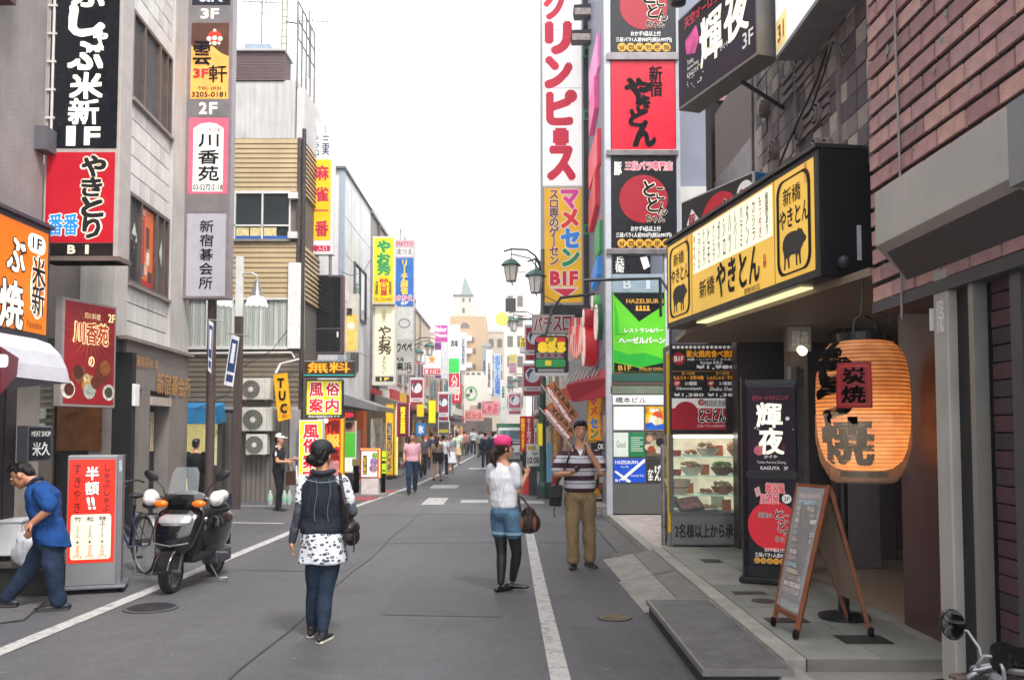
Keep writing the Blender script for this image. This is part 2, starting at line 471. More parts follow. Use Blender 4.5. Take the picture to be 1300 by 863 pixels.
def manhole(x,y,r,label,mat,rim):
    t = Thing('manhole_cover',label,'manhole',(x,y,0))
    t.part('cover',MB().lathe([(0,.004),(r,.004),(r,.011),(0,.011)],(x,y,0),28),mat)
    mb = MB(); n = 28
    mb.rings([[V(x + q * cos(tau*k/n),y + q * sin(tau*k/n),z) for k in range(n)] for q,z in ((r + .035,.004),(r + .035,.013),(r + .004,.014))],caps=False)
    t.part('rim',mb,rim)
    mb = MB()
    for i in range(-4,5):
        L = math.sqrt(max(0,r * r - (i * r / 4.6) ** 2)) * .9
        if L > .03: mb.box(x - L,x + L,y + i * r / 4.6 - .008,y + i * r / 4.6 + .008,.011,.015)
    t.part('tread',mb,mat)
g = gnd(192,772); manhole(g.x,g.y,.21,'round dark manhole cover in the asphalt in front of the scooter',M('#37363a',.5,.3,metal=.3),M('#4a494c',.6,.2))
g = gnd(780,784); manhole(g.x,g.y,.12,'small rusty tan drain cover in the road beside the grating step',M('#6c5c42',.5,.5,20),M('#57534e',.7,.3))
CONC = M('#8d8984',.8,.22,3.5,bump=.25,streak=.2); CONC2 = M('#79756f',.85,.25,4,bump=.3); KERB = M('#9c978f',.8,.22,5,bump=.2)
SLABG = [M(c,.7,.22,3.0,bump=.12) for c in ('#7d807a','#868781','#75776f','#8c8a82')]
PINKT = [M(c,.7,.16,3.0,bump=.1) for c in ('#b2a49c','#a99d97','#b8aca4')]
structure('ground_slab',MB().box(1.95,9,5.80,11.35,0,.148),CONC2)
structure('ground_slab',MB().box(1.92,9,11.35,120,0,.094),CONC2)
structure('ground_slab',MB().box(1.9,9,-5,5.8,0,.07),CONC)
pav = Thing('pavement',None,None,(1.9,6,0),kind='structure')
k = 0
y = 5.80
while y < 11.3:
    L = .92
    y1 = min(y + L,11.35)
    bev(pav.part('kerb_stone',MB().box(1.80,1.945,y + .004,y1 - .004,0,.155),KERB),.012)
    y += L
nx,x = 0,1.95
ys = [5.8 + .555 * i for i in range(11)]
for i in range(10):
    for j in range(8):
        x0 = 1.95 + .5 * j
        pav.part('paving_slab',MB().box(x0 + .003,x0 + .497,ys[i] + .003,ys[i + 1] - .003,.1,.153 + R.uniform(-.001,.001)),R.choice(SLABG))
y = 11.35
while y < 30:
    pav.part('kerb_stone',MB().box(1.79 - max(0,y - 17) * .045,1.93,y + .004,y + .996,0,.104),KERB); y += 1.0
for i in range(26):
    for j in range(5):
        x0,y0 = 1.93 + .3 * j,11.36 + .3 * i
        pav.part('paving_tile',MB().box(x0 + .002,x0 + .298,y0 + .002,y0 + .298,.08,.101),R.choice(PINKT))
y = 2.0
while y < 5.7:
    bev(pav.part('kerb_stone',MB().box(1.70,1.9,y + .005,y + .9,0,.10),KERB),.02); y += .92
MET = M('#3b3b3a',.5,.3,metal=.4)
for x0,x1,y0,y1 in ((2.02,2.34,6.88,7.05),(2.36,2.7,6.2,6.45),(2.2,2.42,10.0,10.25),(2.05,2.35,8.05,8.2)):
    pav.part('metal_lid',MB().box(x0,x1,y0,y1,.15,.158),MET)
pav.part('round_lid',MB().lathe([(0,.15),(.1,.15),(.1,.159),(0,.159)],(2.22,7.75,0),24),MET)
t = Thing('grating_step','low black step with a steel grating top between road and raised pavement','step',(1.5,6.7,0))
bxm = M('#1d1c1d',.6,.3)
x0,x1,y0,y1 = 1.21,1.79,5.58,7.9
bev(t.part('box',MB().box(x0 + .02,x1 - .02,y0 + .02,y1 - .02,0,.105),bxm),.01)
mb = MB()
for a in ((x0,x1,y0,y0 + .02),(x0,x1,y1 - .02,y1),(x0,x0 + .02,y0 + .02,y1 - .02),(x1 - .02,x1,y0 + .02,y1 - .02)): mb.box(*a,.10,.142)
t.part('frame',mb,STEEL)
mb = MB()
for i in range(47): mb.box(x0 + .021,x1 - .021,y0 + .03 + i * .0487,y0 + .036 + i * .0487,.118,.14)
t.part('cross_bar',mb,STEEL)
mb = MB()
for i in range(30): mb.box(x0 + .03 + i * .0182,x0 + .034 + i * .0182,y0 + .021,y1 - .021,.112,.1385)
t.part('bearing_bar',mb,M('#a9a8a6',.35,.15,metal=.5))
STPL = M('#8a8681',.55,.3,5,bump=.12,metal=.15)
for (ya,yb,nm) in ((7.95,9.55,'nearer sheet steel kerb ramp with bent seam next to grating step'),(9.58,11.2,'farther worn sheet steel kerb ramp beside the food display case')):
    t = Thing('kerb_ramp',nm,'ramp',(1.5,ya,0),group='kerb ramps')
    t.part('plate',MB().hexa([(1.2,ya,0),(1.55,ya,.0),(1.55,yb,.0),(1.16,yb,0),(1.2,ya,.012),(1.55,ya,.085),(1.55,yb,.085),(1.16,yb,.012)]),STPL,bevel=.004)
    t.part('top_plate',MB().hexa([(1.552,ya + .01,.0),(1.795,ya + .01,.0),(1.785,yb - .01,0),(1.552,yb - .01,0),(1.552,ya + .01,.088),(1.795,ya + .01,.135),(1.785,yb - .01,.135),(1.552,yb - .01,.088)]),M('#6f6a66',.6,.3,5,metal=.2))
t = Thing('drain_grate','ribbed grey drain grate in the gutter behind the man in stripes','drain',(1.6,12,0))
t.part('tray',MB().box(1.42,1.77,11.5,15.6,0,.008),M('#4a4947',.7,.3))
mb = MB()
for i in range(58): mb.box(1.43,1.76,11.54 + i * .07,11.575 + i * .07,.008,.022)
t.part('slat',mb,M('#7e7b77',.5,.3,metal=.3))
t = Thing('rubber_mat','bent dark rubber cable cover lying across the gutter grate','mat',(1.6,11.4,0))
t.part('cover',MB().rings([[V(1.28 + .05 * i,11.32 + .02 * sin(i),.005 + .03 * sin(i * .5)) + V(0,q,s) for q,s in ((-.09,0),(-.05,.03),(.05,.03),(.09,0))] for i in range(10)]),M('#6a6762',.8,.2))
# ================================================================== LEFT SIDE
# ---- grey building at the far left
PLAST = M('#938b89',.85,.18,2.2,bump=.35,bscale=40,streak=.35); BROWN = M('#3d2a2b',.6,.2,streak=.3)
t = Thing('grey_building','grey rendered building at the left edge above the orange lit sign','building',(-6.2,8,0))
GB = t
t.part('wall',MB().box(-9,-6.02,9.3,10.97,2.5,15),PLAST)
t.part('wall',MB().box(-9,-5.86,0,9.298,4.25,15),M('#4b3639',.7,.2,streak=.3),label='dark brown clad upper wall')
t.part('brick_fascia',MB().box(-9,-5.8,2,9.9,6.62,8.0),M('#5c3c3a',.7,.2,streak=.3))
t.part('wall',MB().box(-9,-6.05,8.9,11.1,0,2.498),M('#8d857b',.8,.2,streak=.4),label='cream lower wall')
t.part('shopfront',MB().box(-9,-5.2,2,8.88,0,2.45),M('#2c2526',.6,.25,streak=.3)); t.part('wall',MB().box(-9,-5.9,2,8.88,2.452,4.24),M('#4b4042',.7,.2,streak=.3))
t.part('shutter_post',MB().box(-5.45,-5.2,8.9,9.1,0,2.45),M('#3b3132',.5,.2))
t.part('bracket',MB().box(-6.02,-5.87,10.75,11.2,5.2,5.5),M('#5d5a60',.6,.1))
mb = MB(); mb.tube([(-5.94,10.99,5.2),(-5.94,10.99,13)],.018,6)
for i in range(16): mb.box(-6.02,-5.9,10.975,11.0,5.3 + i * .37,5.33 + i * .37)
t.part('conduit',mb,M('#cfc8c2',.5,.1))
t.part('cable',MB().tube([V(-5.6,9.15,2.5 - .0) ,V(-5.55,9.15,2.3),V(-5.62,9.1,2.0),V(-5.66,9.1,1.75)],.012,6),BLACK)
# ---- orange lit sign
t = Thing('lit_sign','orange backlit wall sign with white round floor tag at left edge','sign',(-5.8,9.5,2.8))
a,b2 = at(57,297,10.67),at(57,430,10.67)
fr = Fr((-5.75,8.4,a.z),(0,1,0),2.27,a.z - b2.z)
t.part('case',slab(fr,(-.01,-.04,1.01,1.03),.14,0),M('#3c3a42',.4,.2),bevel=.008)
t.part('rain_cover',slab(fr,(.0,-.075,1.02,-.042),.2,.04),M('#46424c',.5,.2))
ORG = LIT('#f07a0c',.35)
face(t,fr,(.005,.01,.985,.97),ORG)
shape(t,fr,rrect((.79,.06,.955,.235),.045,5,1.6),M('#f6f2ea',.5,0,emit=.4),'floor_tag')
text(t,fr,'1F',(.825,.095,.915,.195),INK,bold=.02,out=.012)
SHW = M('#fdf6e6',.5,0,emit=.4)
text2(t,fr,'しゃぶ',(.30,-.25 + .1,.42,.50),SHW,M('#3a1c08',.6,0),True,.02,.035,brush=.04)
text2(t,fr,'ぶ',(.60,.17,.76,.46),SHW,M('#3a1c08',.6,0),False,.03,.04,brush=.05)
text2(t,fr,'焼',(.55,.56,.75,.96),SHW,M('#3a1c08',.6,0),False,.03,.04,brush=.05)
text2(t,fr,'米新',(.83,.26,.955,.80),M('#141014',.6,0),SHW,True,.02,.03,brush=.04)
n = 32
ring_shape(t,fr,[(.89 + .07 * cos(tau*k/n),.55 + .29 * sin(tau*k/n)) for k in range(n)],[(.89 + .062 * cos(tau*k/n),.55 + .27 * sin(tau*k/n)) for k in range(n)],SHW)
text(t,fr,'Yoneshin',(.79,.86,.94,.93),M('#7a3a08',.5,0))
# ---- awning
t = Thing('awning','curved shop awning with grey end cap and maroon front at left edge','awning',(-5.2,8.9,2.1))
g = lambda px,py,Y: at(px,py,Y)
top = [(-70,470),(-40,446),(0,436),(20,430),(45,430),(62,436),(76,450),(84,468),(88,486)]
mb = MB(); A = [g(x,y,8.6) for x,y in top]; B = [p + V(-.5,-2.2,.06) for p in A]
for i in range(len(A) - 1): mb.quad(A[i],A[i + 1],B[i + 1],B[i])
t.part('hood',mb,M('#b9b7bd',.6,.1,bump=.15),smooth=True)
t.part('end_cap',MB().prism([g(*p,8.61) for p in ([(-70,500),(88,486)] + top[::-1][1:])],(0,.02,0)),M('#a7a4aa',.6,.12,4,bump=.2))
fm = M('#7c0f2e',.6,.12)
mb = MB(); P = [g(-70,425,6.6),g(0,440,7.3),g(33,461,8.4),g(0,499,7.3),g(-70,545,6.6)]
t.part('valance',MB().prism(P[::-1],(0,.02,0)),fm)
fr = front(-10,446,12,470,7.0)
shape(t,fr,rrect((.1,.15,.95,.85),.2),WHITE,'white_letter')
# ---- tall blade sign over the pavement
BS = 11.0
t = Thing('blade_sign','tall black and red blade sign with white vertical lettering, leftmost','sign',at(105,330,BS))
fr = front(58,-40,153,331,BS)
def uv(x,y): return ((x - 58) / 95,(y + 40) / 371)
def ub(x0,y0,x1,y1): return (*uv(x0,y0),*uv(x1,y1))
t.part('case',slab(fr,FULL,.34,0),M('#b2a8a2',.45,.12,streak=.25),bevel=.01)
t.part('bottom_tray',slab(fr,(-.01,.985,1.03,1.0),.36,.01),M('#6b5e58',.5,.2))
nav = M('#0d1119',.25,.05,emit=.0); face(t,fr,ub(62,-38,149,190),nav)
rd = LIT('#b8041f',.25); face(t,fr,ub(61,195,147.5,308.5),rd)
face(t,fr,ub(60.5,309,147.5,325),M('#12100f',.3,.1))
text(t,fr,'ぶ',ub(89,-22,130,10),LIT('#e9f0dc',.6),bold=.045,brush=.05)
for s_,bb,bo in (('し',(88,11,128,45),.06),('ゃ',(117,41,134,57),.05),('ぶ',(86,56,130,90),.05),('米',(89,95,129,127),.045),('新',(88,128,126,159),.035),('1',(87,164,95,185),.05),('F',(109,164,127,185),.045)):
    text(t,fr,s_,ub(*bb),LIT('#e9f0dc',.6),bold=bo,brush=.05 if s_ not in '1F' else 0)
for s_,bb in (('や',(106,200,136,226)),('き',(107,228,132,250)),('と',(107,252,134,276)),('り',(110,278,131,302))):
    text2(t,fr,s_,ub(*bb),M('#0c0a0b',.5,0),LIT('#f3ead0',.4),False,.05,.045,brush=.03)
text2(t,fr,'番番',ub(66,273,103,299),LIT('#1a86dc',.4),LIT('#f3ead0',.4),False,.03,.045)
text(t,fr,'B',ub(91,312,100,322),M('#e8e0c8',.5,0),bold=.05); text(t,fr,'1',ub(113.5,312,116.5,322),M('#e8e0c8',.5,0),bold=.05)
# ---- white-tiled building with dark ground floor
X0,Y0c = at(165,400,13.72).x,13.72
tfr = slant(165,13.72,241,16.8,-150,430)
zb = tfr.O.z - tfr.h
t = Thing('tiled_building','white tiled building with strip windows above a brown ground floor','building',(-7.5,15.2,0))
TB = t
L = tfr.w; La = 1.95
A0,A1 = tfr.pt(0,1),tfr.pt(1,1)
A2,A3 = V(-12,16.8,zb),V(-12,13.72,zb)
H = V(0,0,tfr.h)
back = tfr.N * -.03
GROUT = M('#5f5c5b',.8,.2)
t.part('wall',MB().hexa([A0 + back,A1 + back,A2,A3,A0 + back + H,A1 + back + H,A2 + H,A3 + H]),GROUT)
tileM = [M(c,.35,.08,3,streak=.25) for c in ('#d2cec8','#dad6d0','#c8c3bd','#d4d0cb')]
nc,tw,th = 8,La / 8,.3
rows = int(tfr.h / th)
frL = Fr(A0 + V(0,0,18 * th + 3.0),tfr.U,1,1)
def TBpt(u,z,out=0): return A0 + tfr.U * u + V(0,0,z) + tfr.N * out
tile_me = {}
for r_ in range(0,24):
    for c_ in range(nc):
        if 3 <= r_ < 8 or 13 <= r_ < 18: continue
        if ('t',0) not in tile_me:
            for q in range(4):
                mbx = MB(); g_ = .007
                mbx.hexa([tfr.U * g_ + tfr.N * .012,tfr.U * (tw - g_) + tfr.N * .012,tfr.U * (tw - g_) - tfr.N * .028,tfr.U * g_ - tfr.N * .028] and
                         [V(*(tfr.U * a + tfr.N * o_ + V(0,0,zz))) for zz in (g_ * 1.4,th - g_ * 1.4) for a,o_ in ((g_,.0),(tw - g_,.0),(tw - g_,-.03),(g_,-.03))])
                tile_me[('t',q)] = mbx.mesh('tile'); tile_me[('t',q)].materials.append(tileM[q])
        o = bpy.data.objects.new('tile',tile_me[('t',R.randrange(4))]); COL.objects.link(o); o.parent = t.o
        o.location = TBpt(c_ * tw,r_ * th,R.uniform(0,.003)) - t.loc
PIL = M('#bdb7b0',.5,.1,2,streak=.5)
def TBslab(u0,u1,z0,z1,d0,d1):
    return MB().hexa([TBpt(u,z,o_) for z in (z0,z1) for u,o_ in ((u0,d1),(u1,d1),(u1,d0),(u0,d0))])
t.part('pilaster',TBslab(La + .004,L,-.02,11,-.4,.06),PIL,bevel=.01)
t.part('pilaster',TBslab(-.5,-.004,-.0,11,-.5,.03),PIL,bevel=.01)
FRM = M('#6d5d55',.4,.2,metal=.4)
wgl = M('#5a5c60',.03,0,metal=.75)
for (z0,z1) in ((3 * th,8 * th),(13 * th,18 * th)):
    w = t.part('window',TBslab(.02,La - .02,z0 + .06,z1 - .06,-.06,-.03),wgl)
    mb = MB()
    for a in ((0,La,z0 + .01,z0 + .07),(0,La,z1 - .07,z1 - .01),(0.0,.06,z0 + .07,z1 - .07),(La - .06,La,z0 + .07,z1 - .07),(La * .66,La * .66 + .06,z0 + .07,z1 - .07),(La * .28,La * .28 + .04,z0 + .07,z1 - .07),(La * .86,La * .86 + .035,z0 + .07,z1 - .07)):
        q = TBslab(*a,-.05,.03); i0 = len(mb.v); mb.v += q.v; mb.f += [tuple(i0 + k for k in f) for f in q.f]
    t.part('frame',mb,FRM,w)
    t.part('sill',TBslab(-.02,La + .02,z0 - .04,z0 + .008,-.03,.08),M('#8a7f78',.5,.2),w)
z0 = 3 * th
pf = Fr(TBpt(.55,z0 + 1.4,-.024),tfr.U,.70,1.3)
po = t.part('poster',slab(pf,FULL,.004,0),LIT('#d4601c',.1))
for (b_,c_) in (((.0,.0,.42,.12),'#c21e22'),((.05,.15,.40,.75),'#b8352a'),((.5,.22,.72,.55),'#6a3a2a'),((.55,.50,.75,.72),'#e8d8c8'),((.45,.70,.62,.86),'#d8c0a8'),((.10,.74,.36,.9),'#40566c'),((.66,.80,.95,.94),'#54382c'),((0,.93,1,1),'#b8231c')):
    t.part('poster_print',slab(pf,b_,.002,.003),M(c_,.6,.25,12),po)
text(t,pf,'四川料理',(.02,.02,.40,.10),TXW,out=.006,under=po)
for u in (.22,1.55):
    pf = Fr(TBpt(u,z0 + 1.05,-.022),tfr.U,.26,.5)
    shape(t,pf,[(.5,0),(1,.5),(.5,1),(0,.5)],M('#c9d2c4',.5,.2,12),'window_sticker')
pf = Fr(TBpt(.2,z0 + .85,-.022),tfr.U,.25,.75); text(t,pf,'碁会所',FULL,M('#0e0f12',.5,0),True,.03)
GFW = M('#7e7670',.6,.15,2,bump=.15,streak=.15)
def GF(u0,u1,z0,z1,d0,d1): return TBslab(u0,u1,z0 - zb,z1 - zb,d0,d1)
gz = zb - .03
for a in ((-.05,L + .05,2.35,gz),(-.05,.10,0,2.348),(.66,1.05,0,2.348),(2.05,L + .05,0,2.348)):
    t.part('ground_floor_wall',GF(*a,-.5,.05),GFW)
t.part('ledge',GF(-.3,L + .1,gz + .002,gz + .06,-.5,.14),M('#857a74',.5,.2))
t.part('entrance',GF(.10,.66,0,2.346,-.5,-.25),M('#17130f',.5,.3))
mb = MB()
for i in range(9): mb.v and None; q = GF(.12 + i * .06,.135 + i * .06,0,2.3,-.22,-.2); i0 = len(mb.v); mb.v += q.v; mb.f += [tuple(i0 + k for k in f) for f in q.f]
t.part('lattice',mb,M('#332a20',.6,.2))
dgl = t.part('glass_door',GF(1.07,1.72,0,2.1,-.2,-.17),M('#39444c',.05,.1,coat=1))
for (u0,u1,z0_,z1_,c_) in ((1.1,1.36,.2,2.05,'#4f7ea8'),(1.4,1.66,1.5,2.0,'#9a8fa0'),(1.4,1.66,.95,1.45,'#8d6a86'),(1.4,1.66,.4,.9,'#c4c2c6'),(1.13,1.33,1.2,1.5,'#d5dfe6'),(1.70,1.9,1.3,2.0,'#cbb89a')):
    t.part('poster',GF(u0,u1,z0_,z1_,-.168,-.164),M(c_,.5,.5,25),dgl)
t.part('door_frame',GF(1.05,2.05,2.102,2.25,-.2,.09),M('#b2a397',.5,.1))
t.part('dark_opening',GF(1.74,2.04,0,2.1,-.5,-.2),M('#121512',.5,.2))
bev(t.part('meter_box',GF(-.06,.14,2.05,2.4,.052,.2),WHITE),.01)
gold = M('#d09a5c',.4,.2,10,metal=.35)
pf = Fr(A0 + tfr.U * .0 + V(0,0,-.16) + tfr.N * .052,tfr.U,L,gz)
def gfb(x0,y0,x1,y1):   # pixel box -> frame box at that wall
    def uu(x):
        d = ray(x,480); k = (A0 - V(0,0,0)); den = d.x * tfr.U.y - d.y * tfr.U.x
        s = (A0.x * d.y - A0.y * d.x) / den; return s / L
    def vv(x,y):
        u = uu(x); p = pf.pt(u,0); return (p.z - at(x,y,p.y).z) / pf.h
    xm = (x0 + x1) / 2
    return (uu(x0),vv(xm,y0),uu(x1),vv(xm,y1))
text(t,pf,'創業昭和41年',gfb(161,453,195,467),gold,bold=.015,out=.02)
text(t,pf,'新宿碁会所',gfb(194,476,237,502),gold,bold=.02,out=.02)
zc = 5.9
t.part('side_wall',MB().box(-9,A0.x - .53,13.60,13.9,2.95,zc),M('#6e6560',.6,.15,streak=.3))
t.part('side_wall',MB().box(-12,A0.x - .55,13.66,13.9,zc,14),PIL)
mb = MB()
for i in range(7): mb.box(A0.x - .62 + i * .085,A0.x - .575 + i * .085,13.54,13.7,3.12,5.9)
mb.box(A0.x - .62,A0.x,13.57,13.72,3.12,5.9)
t.part('corrugated_panel',mb,M('#8f8985',.5,.15,streak=.4))
t.part('lintel',MB().box(-9,A0.x,13.45,13.7,2.9,3.1),M('#2b2423',.5,.2))
t.part('entrance_wall',MB().box(-8.6,-8.3 + 1.1,13.6,13.8,0,2.9),M('#7f7568',.5,.25,3,bump=.2))
t.part('entrance_glow',MB().box(-7.15,-6.45,13.62,13.75,1.35,2.75),M('#5b3413',.3,.5,5,emit=.12))
t.part('entrance_dark',MB().box(-7.2,-6.0,13.66,13.8,0,2.9),M('#14100f',.5,.3))
mb = MB()
for i in range(14): mb.box(-7.38,-7.2,13.56,13.6,1.3 + i * .1,1.34 + i * .1)
t.part('vent_slat',mb,M('#8c8678',.5,.2))
for zz in (1.62,1.85): t.part('notice',MB().box(-7.42,-7.28,13.5,13.55,zz,zz + .16),M('#c8c4bc',.6,.4,30))
# ---- red restaurant board under the blade sign
t = Thing('restaurant_board','red framed restaurant board with rays and dish photos below blade sign','sign',at(113,515,11.6))
fr = slant(80,11.3,146,12.2,378,514)
t.part('case',slab(fr,(-.02,-.01,1.02,1.01),.12,0),M('#a39a98',.4,.1,metal=.3),bevel=.006)
face(t,fr,(.02,.015,.98,.985),M('#8e1420',.3,.15,3,emit=.08))
cr = M('#f2d9a0',.4,.15,4,emit=.35)
for k in range(26):
    a = tau*k/ 26 + .06
    r0,r1 = .10,.46 + .1 * (k % 2)
    c0 = (.5,.30)
    shape(t,fr,[(c0[0] + r0 * cos(a - .03),c0[1] + r0 * .6 * sin(a - .03)),(c0[0] + r1 * cos(a),max(.02,c0[1] + r1 * .55 * sin(a))),(c0[0] + r0 * cos(a + .09),c0[1] + r0 * .6 * sin(a + .09))],M('#c8692e',.4,.1,emit=.15),'ray',.005)
text2(t,fr,'川香苑',(.18,.20,.84,.40),M('#c23a26',.4,0,emit=.1),cr,False,.03,.05,brush=.04)
text(t,fr,'四川料理',(.38,.10,.68,.16),cr); text(t,fr,'2F',(.84,.08,.97,.16),cr,bold=.03)
text(t,fr,'の',(.47,.52,.58,.62),cr,bold=.03)
for (u,v,r_,c_) in ((.1,.85,.13,'#e6d9c8'),(.12,.85,.09,'#5a1c12'),(.3,.70,.13,'#8a4a2a'),(.28,.68,.1,'#54281a'),(.50,.80,.15,'#c89a50'),(.5,.86,.11,'#a8b0a0'),(.75,.68,.15,'#7a3018'),(.80,.62,.11,'#b06830'),(.88,.86,.12,'#ddd6cc'),(.88,.86,.08,'#4c4a30'),(.62,.77,.1,'#6a2a1c'),(.44,.73,.06,'#d6c48c')):
    disc(t,fr,u,v,r_ * fr.w,M(c_,.5,.5,18),'dish',.006 + .0006 * R.random() + .001 * (r_ < .12),20)
# ---- small butcher's sign
t = Thing('wall_sign','small dark lit sign with white brush lettering above the bending man','sign',at(50,585,9.2))
fr = slant(36,9.0,65,9.35,541,585)
t.part('case',slab(fr,(-.02,-.02,1.02,1.02),.13,0),M('#6d6c72',.4,.1),bevel=.006)
face(t,fr,(.03,.03,.97,.97),M('#23262e',.3,.1))
text(t,fr,'MEAT SHOP',(.10,.14,.92,.29),TXW,bold=.01); text(t,fr,'米久',(.16,.46,.90,.86),TXW,bold=.02,brush=.06)
# ---- lit floor sign on wheels
t = Thing('lit_floor_sign','red and white backlit floor sign on a wheeled base beside bending man','sign',gnd(118,752))
fr = slant(84,8.9,148,9.05,578,752)
fz = 1.0
t.part('case',slab(fr,(0,0,1,.955),.26,0),M('#8f8e90',.35,.12,3,metal=.5),bevel=.008)
t.part('side_panel',slab(fr,(1.001,.0,1.10,.955),.24,-.01),M('#7d7c80',.35,.12,metal=.5))
face(t,fr,(.03,.03,.96,.79),LIT('#e2250c',.6))
bd = fr.pt(.5,1)
t.part('base',slab(fr,(-.04,.955,1.22,.975),.5,.1),M('#76757a',.4,.2,metal=.5),bevel=.005)
for u,d_ in ((.02,.04),(1.12,.04),(.02,-.32),(1.12,-.32)):
    p = fr.pt(u,1,d_); o = t.part('caster',MB().lathe([(0,-.014),(.028,-.014),(.03,0),(.028,.014),(0,.014)],(p.x,p.y,.03),14,MR(pi / 2,3,'Y')),INK)
tr = M('#5c0d08',.5,0)
for s_,bb in (('すき吉き'[0:1],(.13,.06,.27,.14)),('き',(.14,.155,.27,.235)),('や',(.13,.25,.27,.325)),('き',(.14,.345,.27,.42))):
    text(t,fr,s_,bb,tr,bold=.015)
text(t,fr,'しゃぶしゃぶ',(.71,.06,.86,.42),tr,True,.015)
text2(t,fr,'半',(.37,.085,.62,.18),LIT('#fdf4ea',.8),M('#4c0804',.5,0),False,.03,.03)
text2(t,fr,'額',(.36,.195,.63,.29),LIT('#fdf4ea',.8),M('#4c0804',.5,0),False,.02,.03)
text2(t,fr,'!!',(.42,.31,.55,.395),LIT('#fdf4ea',.8),M('#4c0804',.5,0),False,.04,.03,shear=-.2)
shape(t,fr,rrect((.09,.435,.89,.765),.05,4,.5),LIT('#e6dcc0',.5),'price_panel',.008)
for i,(hd,num) in enumerate((('竹','3000円'),('松','4000円'),('特上','5000円'))):
    u = .16 + i * .245
    text(t,fr,hd,(u,.45,u + .14,.485 if i < 2 else .51),INK,bold=.01,out=.012,vert=(i == 2))
    text(t,fr,num,(u + .03,.515,u + .11,.61),M('#5a5450',.5,0),True,out=.012)
    text(t,fr,'↓',(u + .04,.62,u + .10,.645),INK,bold=.04,out=.012)
    text(t,fr,num.replace('000','500'[:1] + '00'),(u - .0,.66,u + .15,.755),M('#d2622c',.5,0),True,out=.012)
t.part('notice',slab(fr,(1.02,.04,1.08,.12),.002,-.006),M('#9fb4bc',.5,.3,30))
# ---- sign column on a pole
SY = 16.4
t = Thing('sign_column','tall column of stacked shop signs on a brown pole beside tiled building','sign',gnd(262,547 + 1815 / SY))
fr = front(236,-60,294,379,SY)
def sb(x0,y0,x1,y1): return ((x0 - 236) / 58,(y0 + 60) / 439,(x1 - 236) / 58,(y1 + 60) / 439)
t.part('case',slab(fr,FULL,.24,0),M('#8e8386',.4,.15,metal=.4,streak=.2),bevel=.008)
g1 = M('#8c8787',.35,.12,metal=.5)
NIGHT = M('#171a26',.3,.1)
face(t,fr,sb(241,-58,290,8),NIGHT); text(t,fr,'&K',sb(250,-16,280,4),M('#c8ccd8',.5,0),bold=.02)
for y0_,y1_,s_ in ((9,29,'3F'),(129,151,'2F')):
    face(t,fr,sb(239,y0_,291,y1_),g1); text(t,fr,s_[0],sb(253,y0_ + 4,262,y1_ - 4),LIT('#f6eedc',.5),bold=.04); text(t,fr,s_[1],sb(266,y0_ + 4,275,y1_ - 4),LIT('#f6eedc',.5),bold=.04)
face(t,fr,sb(239,249,291,271),g1)
face(t,fr,sb(241,31,289,128),M('#e8a24e',.35,.3,2.5,emit=.25)); op = fr.sub(sb(241,31,289,128))
shape(t,op,[(0,.0),(1,0),(1,.44),(.8,.40),(.55,.30),(.28,.38),(.0,.30)],M('#5c3420',.4,.35,3),'dark_field',.005)
disc(t,op,.62,.19,.16 * .84,M('#d8311e',.4,.1,emit=.2),'red_seal',.008); n = 28
for (u,v,r_) in ((.62,.10,.032),(.62,.20,.05),(.47,.21,.05),(.77,.21,.05),(.62,.27,.045),(.5,.27,.03),(.74,.27,.03)): disc(t,op,u,v,r_ * .9,LIT('#f4e4c8',.3),'seal_mark',.012)
text(t,op,'雲',(.06,.25,.52,.55),INK,bold=.02,brush=.06,out=.014); text(t,op,'軒',(.48,.56,.95,.78),INK,bold=.015,brush=.05,out=.012)
text(t,op,'3F',(.08,.61,.46,.72),TXR,bold=.05,out=.012); text(t,op,'TEL (03)',(.2,.84,.82,.89),INK,bold=.01,out=.012); text(t,op,'3205-0181',(.04,.91,.95,.975),INK,bold=.02,out=.012)
face(t,fr,sb(240,152,290,248),M('#c4566c',.35,.1,emit=.3)); op = fr.sub(sb(240,152,290,248))
shape(t,op,[(.12,.14),(.3,.08),(.5,.065),(.7,.08),(.88,.14),(.88,.97),(.12,.97)],LIT('#f0ece2',.5),'white_field',.006)
text(t,op,'四川料理',(.22,.13,.8,.19),M('#c4566c',.5,0),out=.012)
for s_,bb in (('川',(.26,.22,.76,.38)),('香',(.25,.43,.77,.61)),('苑',(.26,.64,.78,.83))): text(t,op,s_,bb,INK,bold=.025,out=.012,brush=.03)
text(t,op,'03-5272-2118',(.14,.88,.88,.95),INK,bold=.025,out=.012)
face(t,fr,sb(240,273,289,376),M('#a4a1a8',.35,.06,emit=.1)); op = fr.sub(sb(240,273,289,376))
for i,s_ in enumerate('新宿碁会所'): text(t,op,s_,(.34,.08 + i * .172,.68,.225 + i * .172),INK,bold=.012,out=.01,brush=.03)
pm = M('#4b3c38',.5,.2,streak=.3)
p = t.loc
t.part('pole',MB().tube([(p.x,p.y + .12,0),(p.x,p.y + .12,at(262,377,SY).z + .1)],.085,14),pm,smooth=True)
mb = MB()
for zz in (6.2,4.4,8.6): mb.box(-6.35,at(237,100,SY).x + .02,SY + .06,SY + .2,zz,zz + .28)
t.part('wall_bracket',mb,M('#6b5f5c',.5,.2))
t.part('base_collar',MB().lathe([(0,0),(.14,0),(.14,.05),(.1,.22),(0,.22)],(p.x,p.y + .12,0),16),pm)
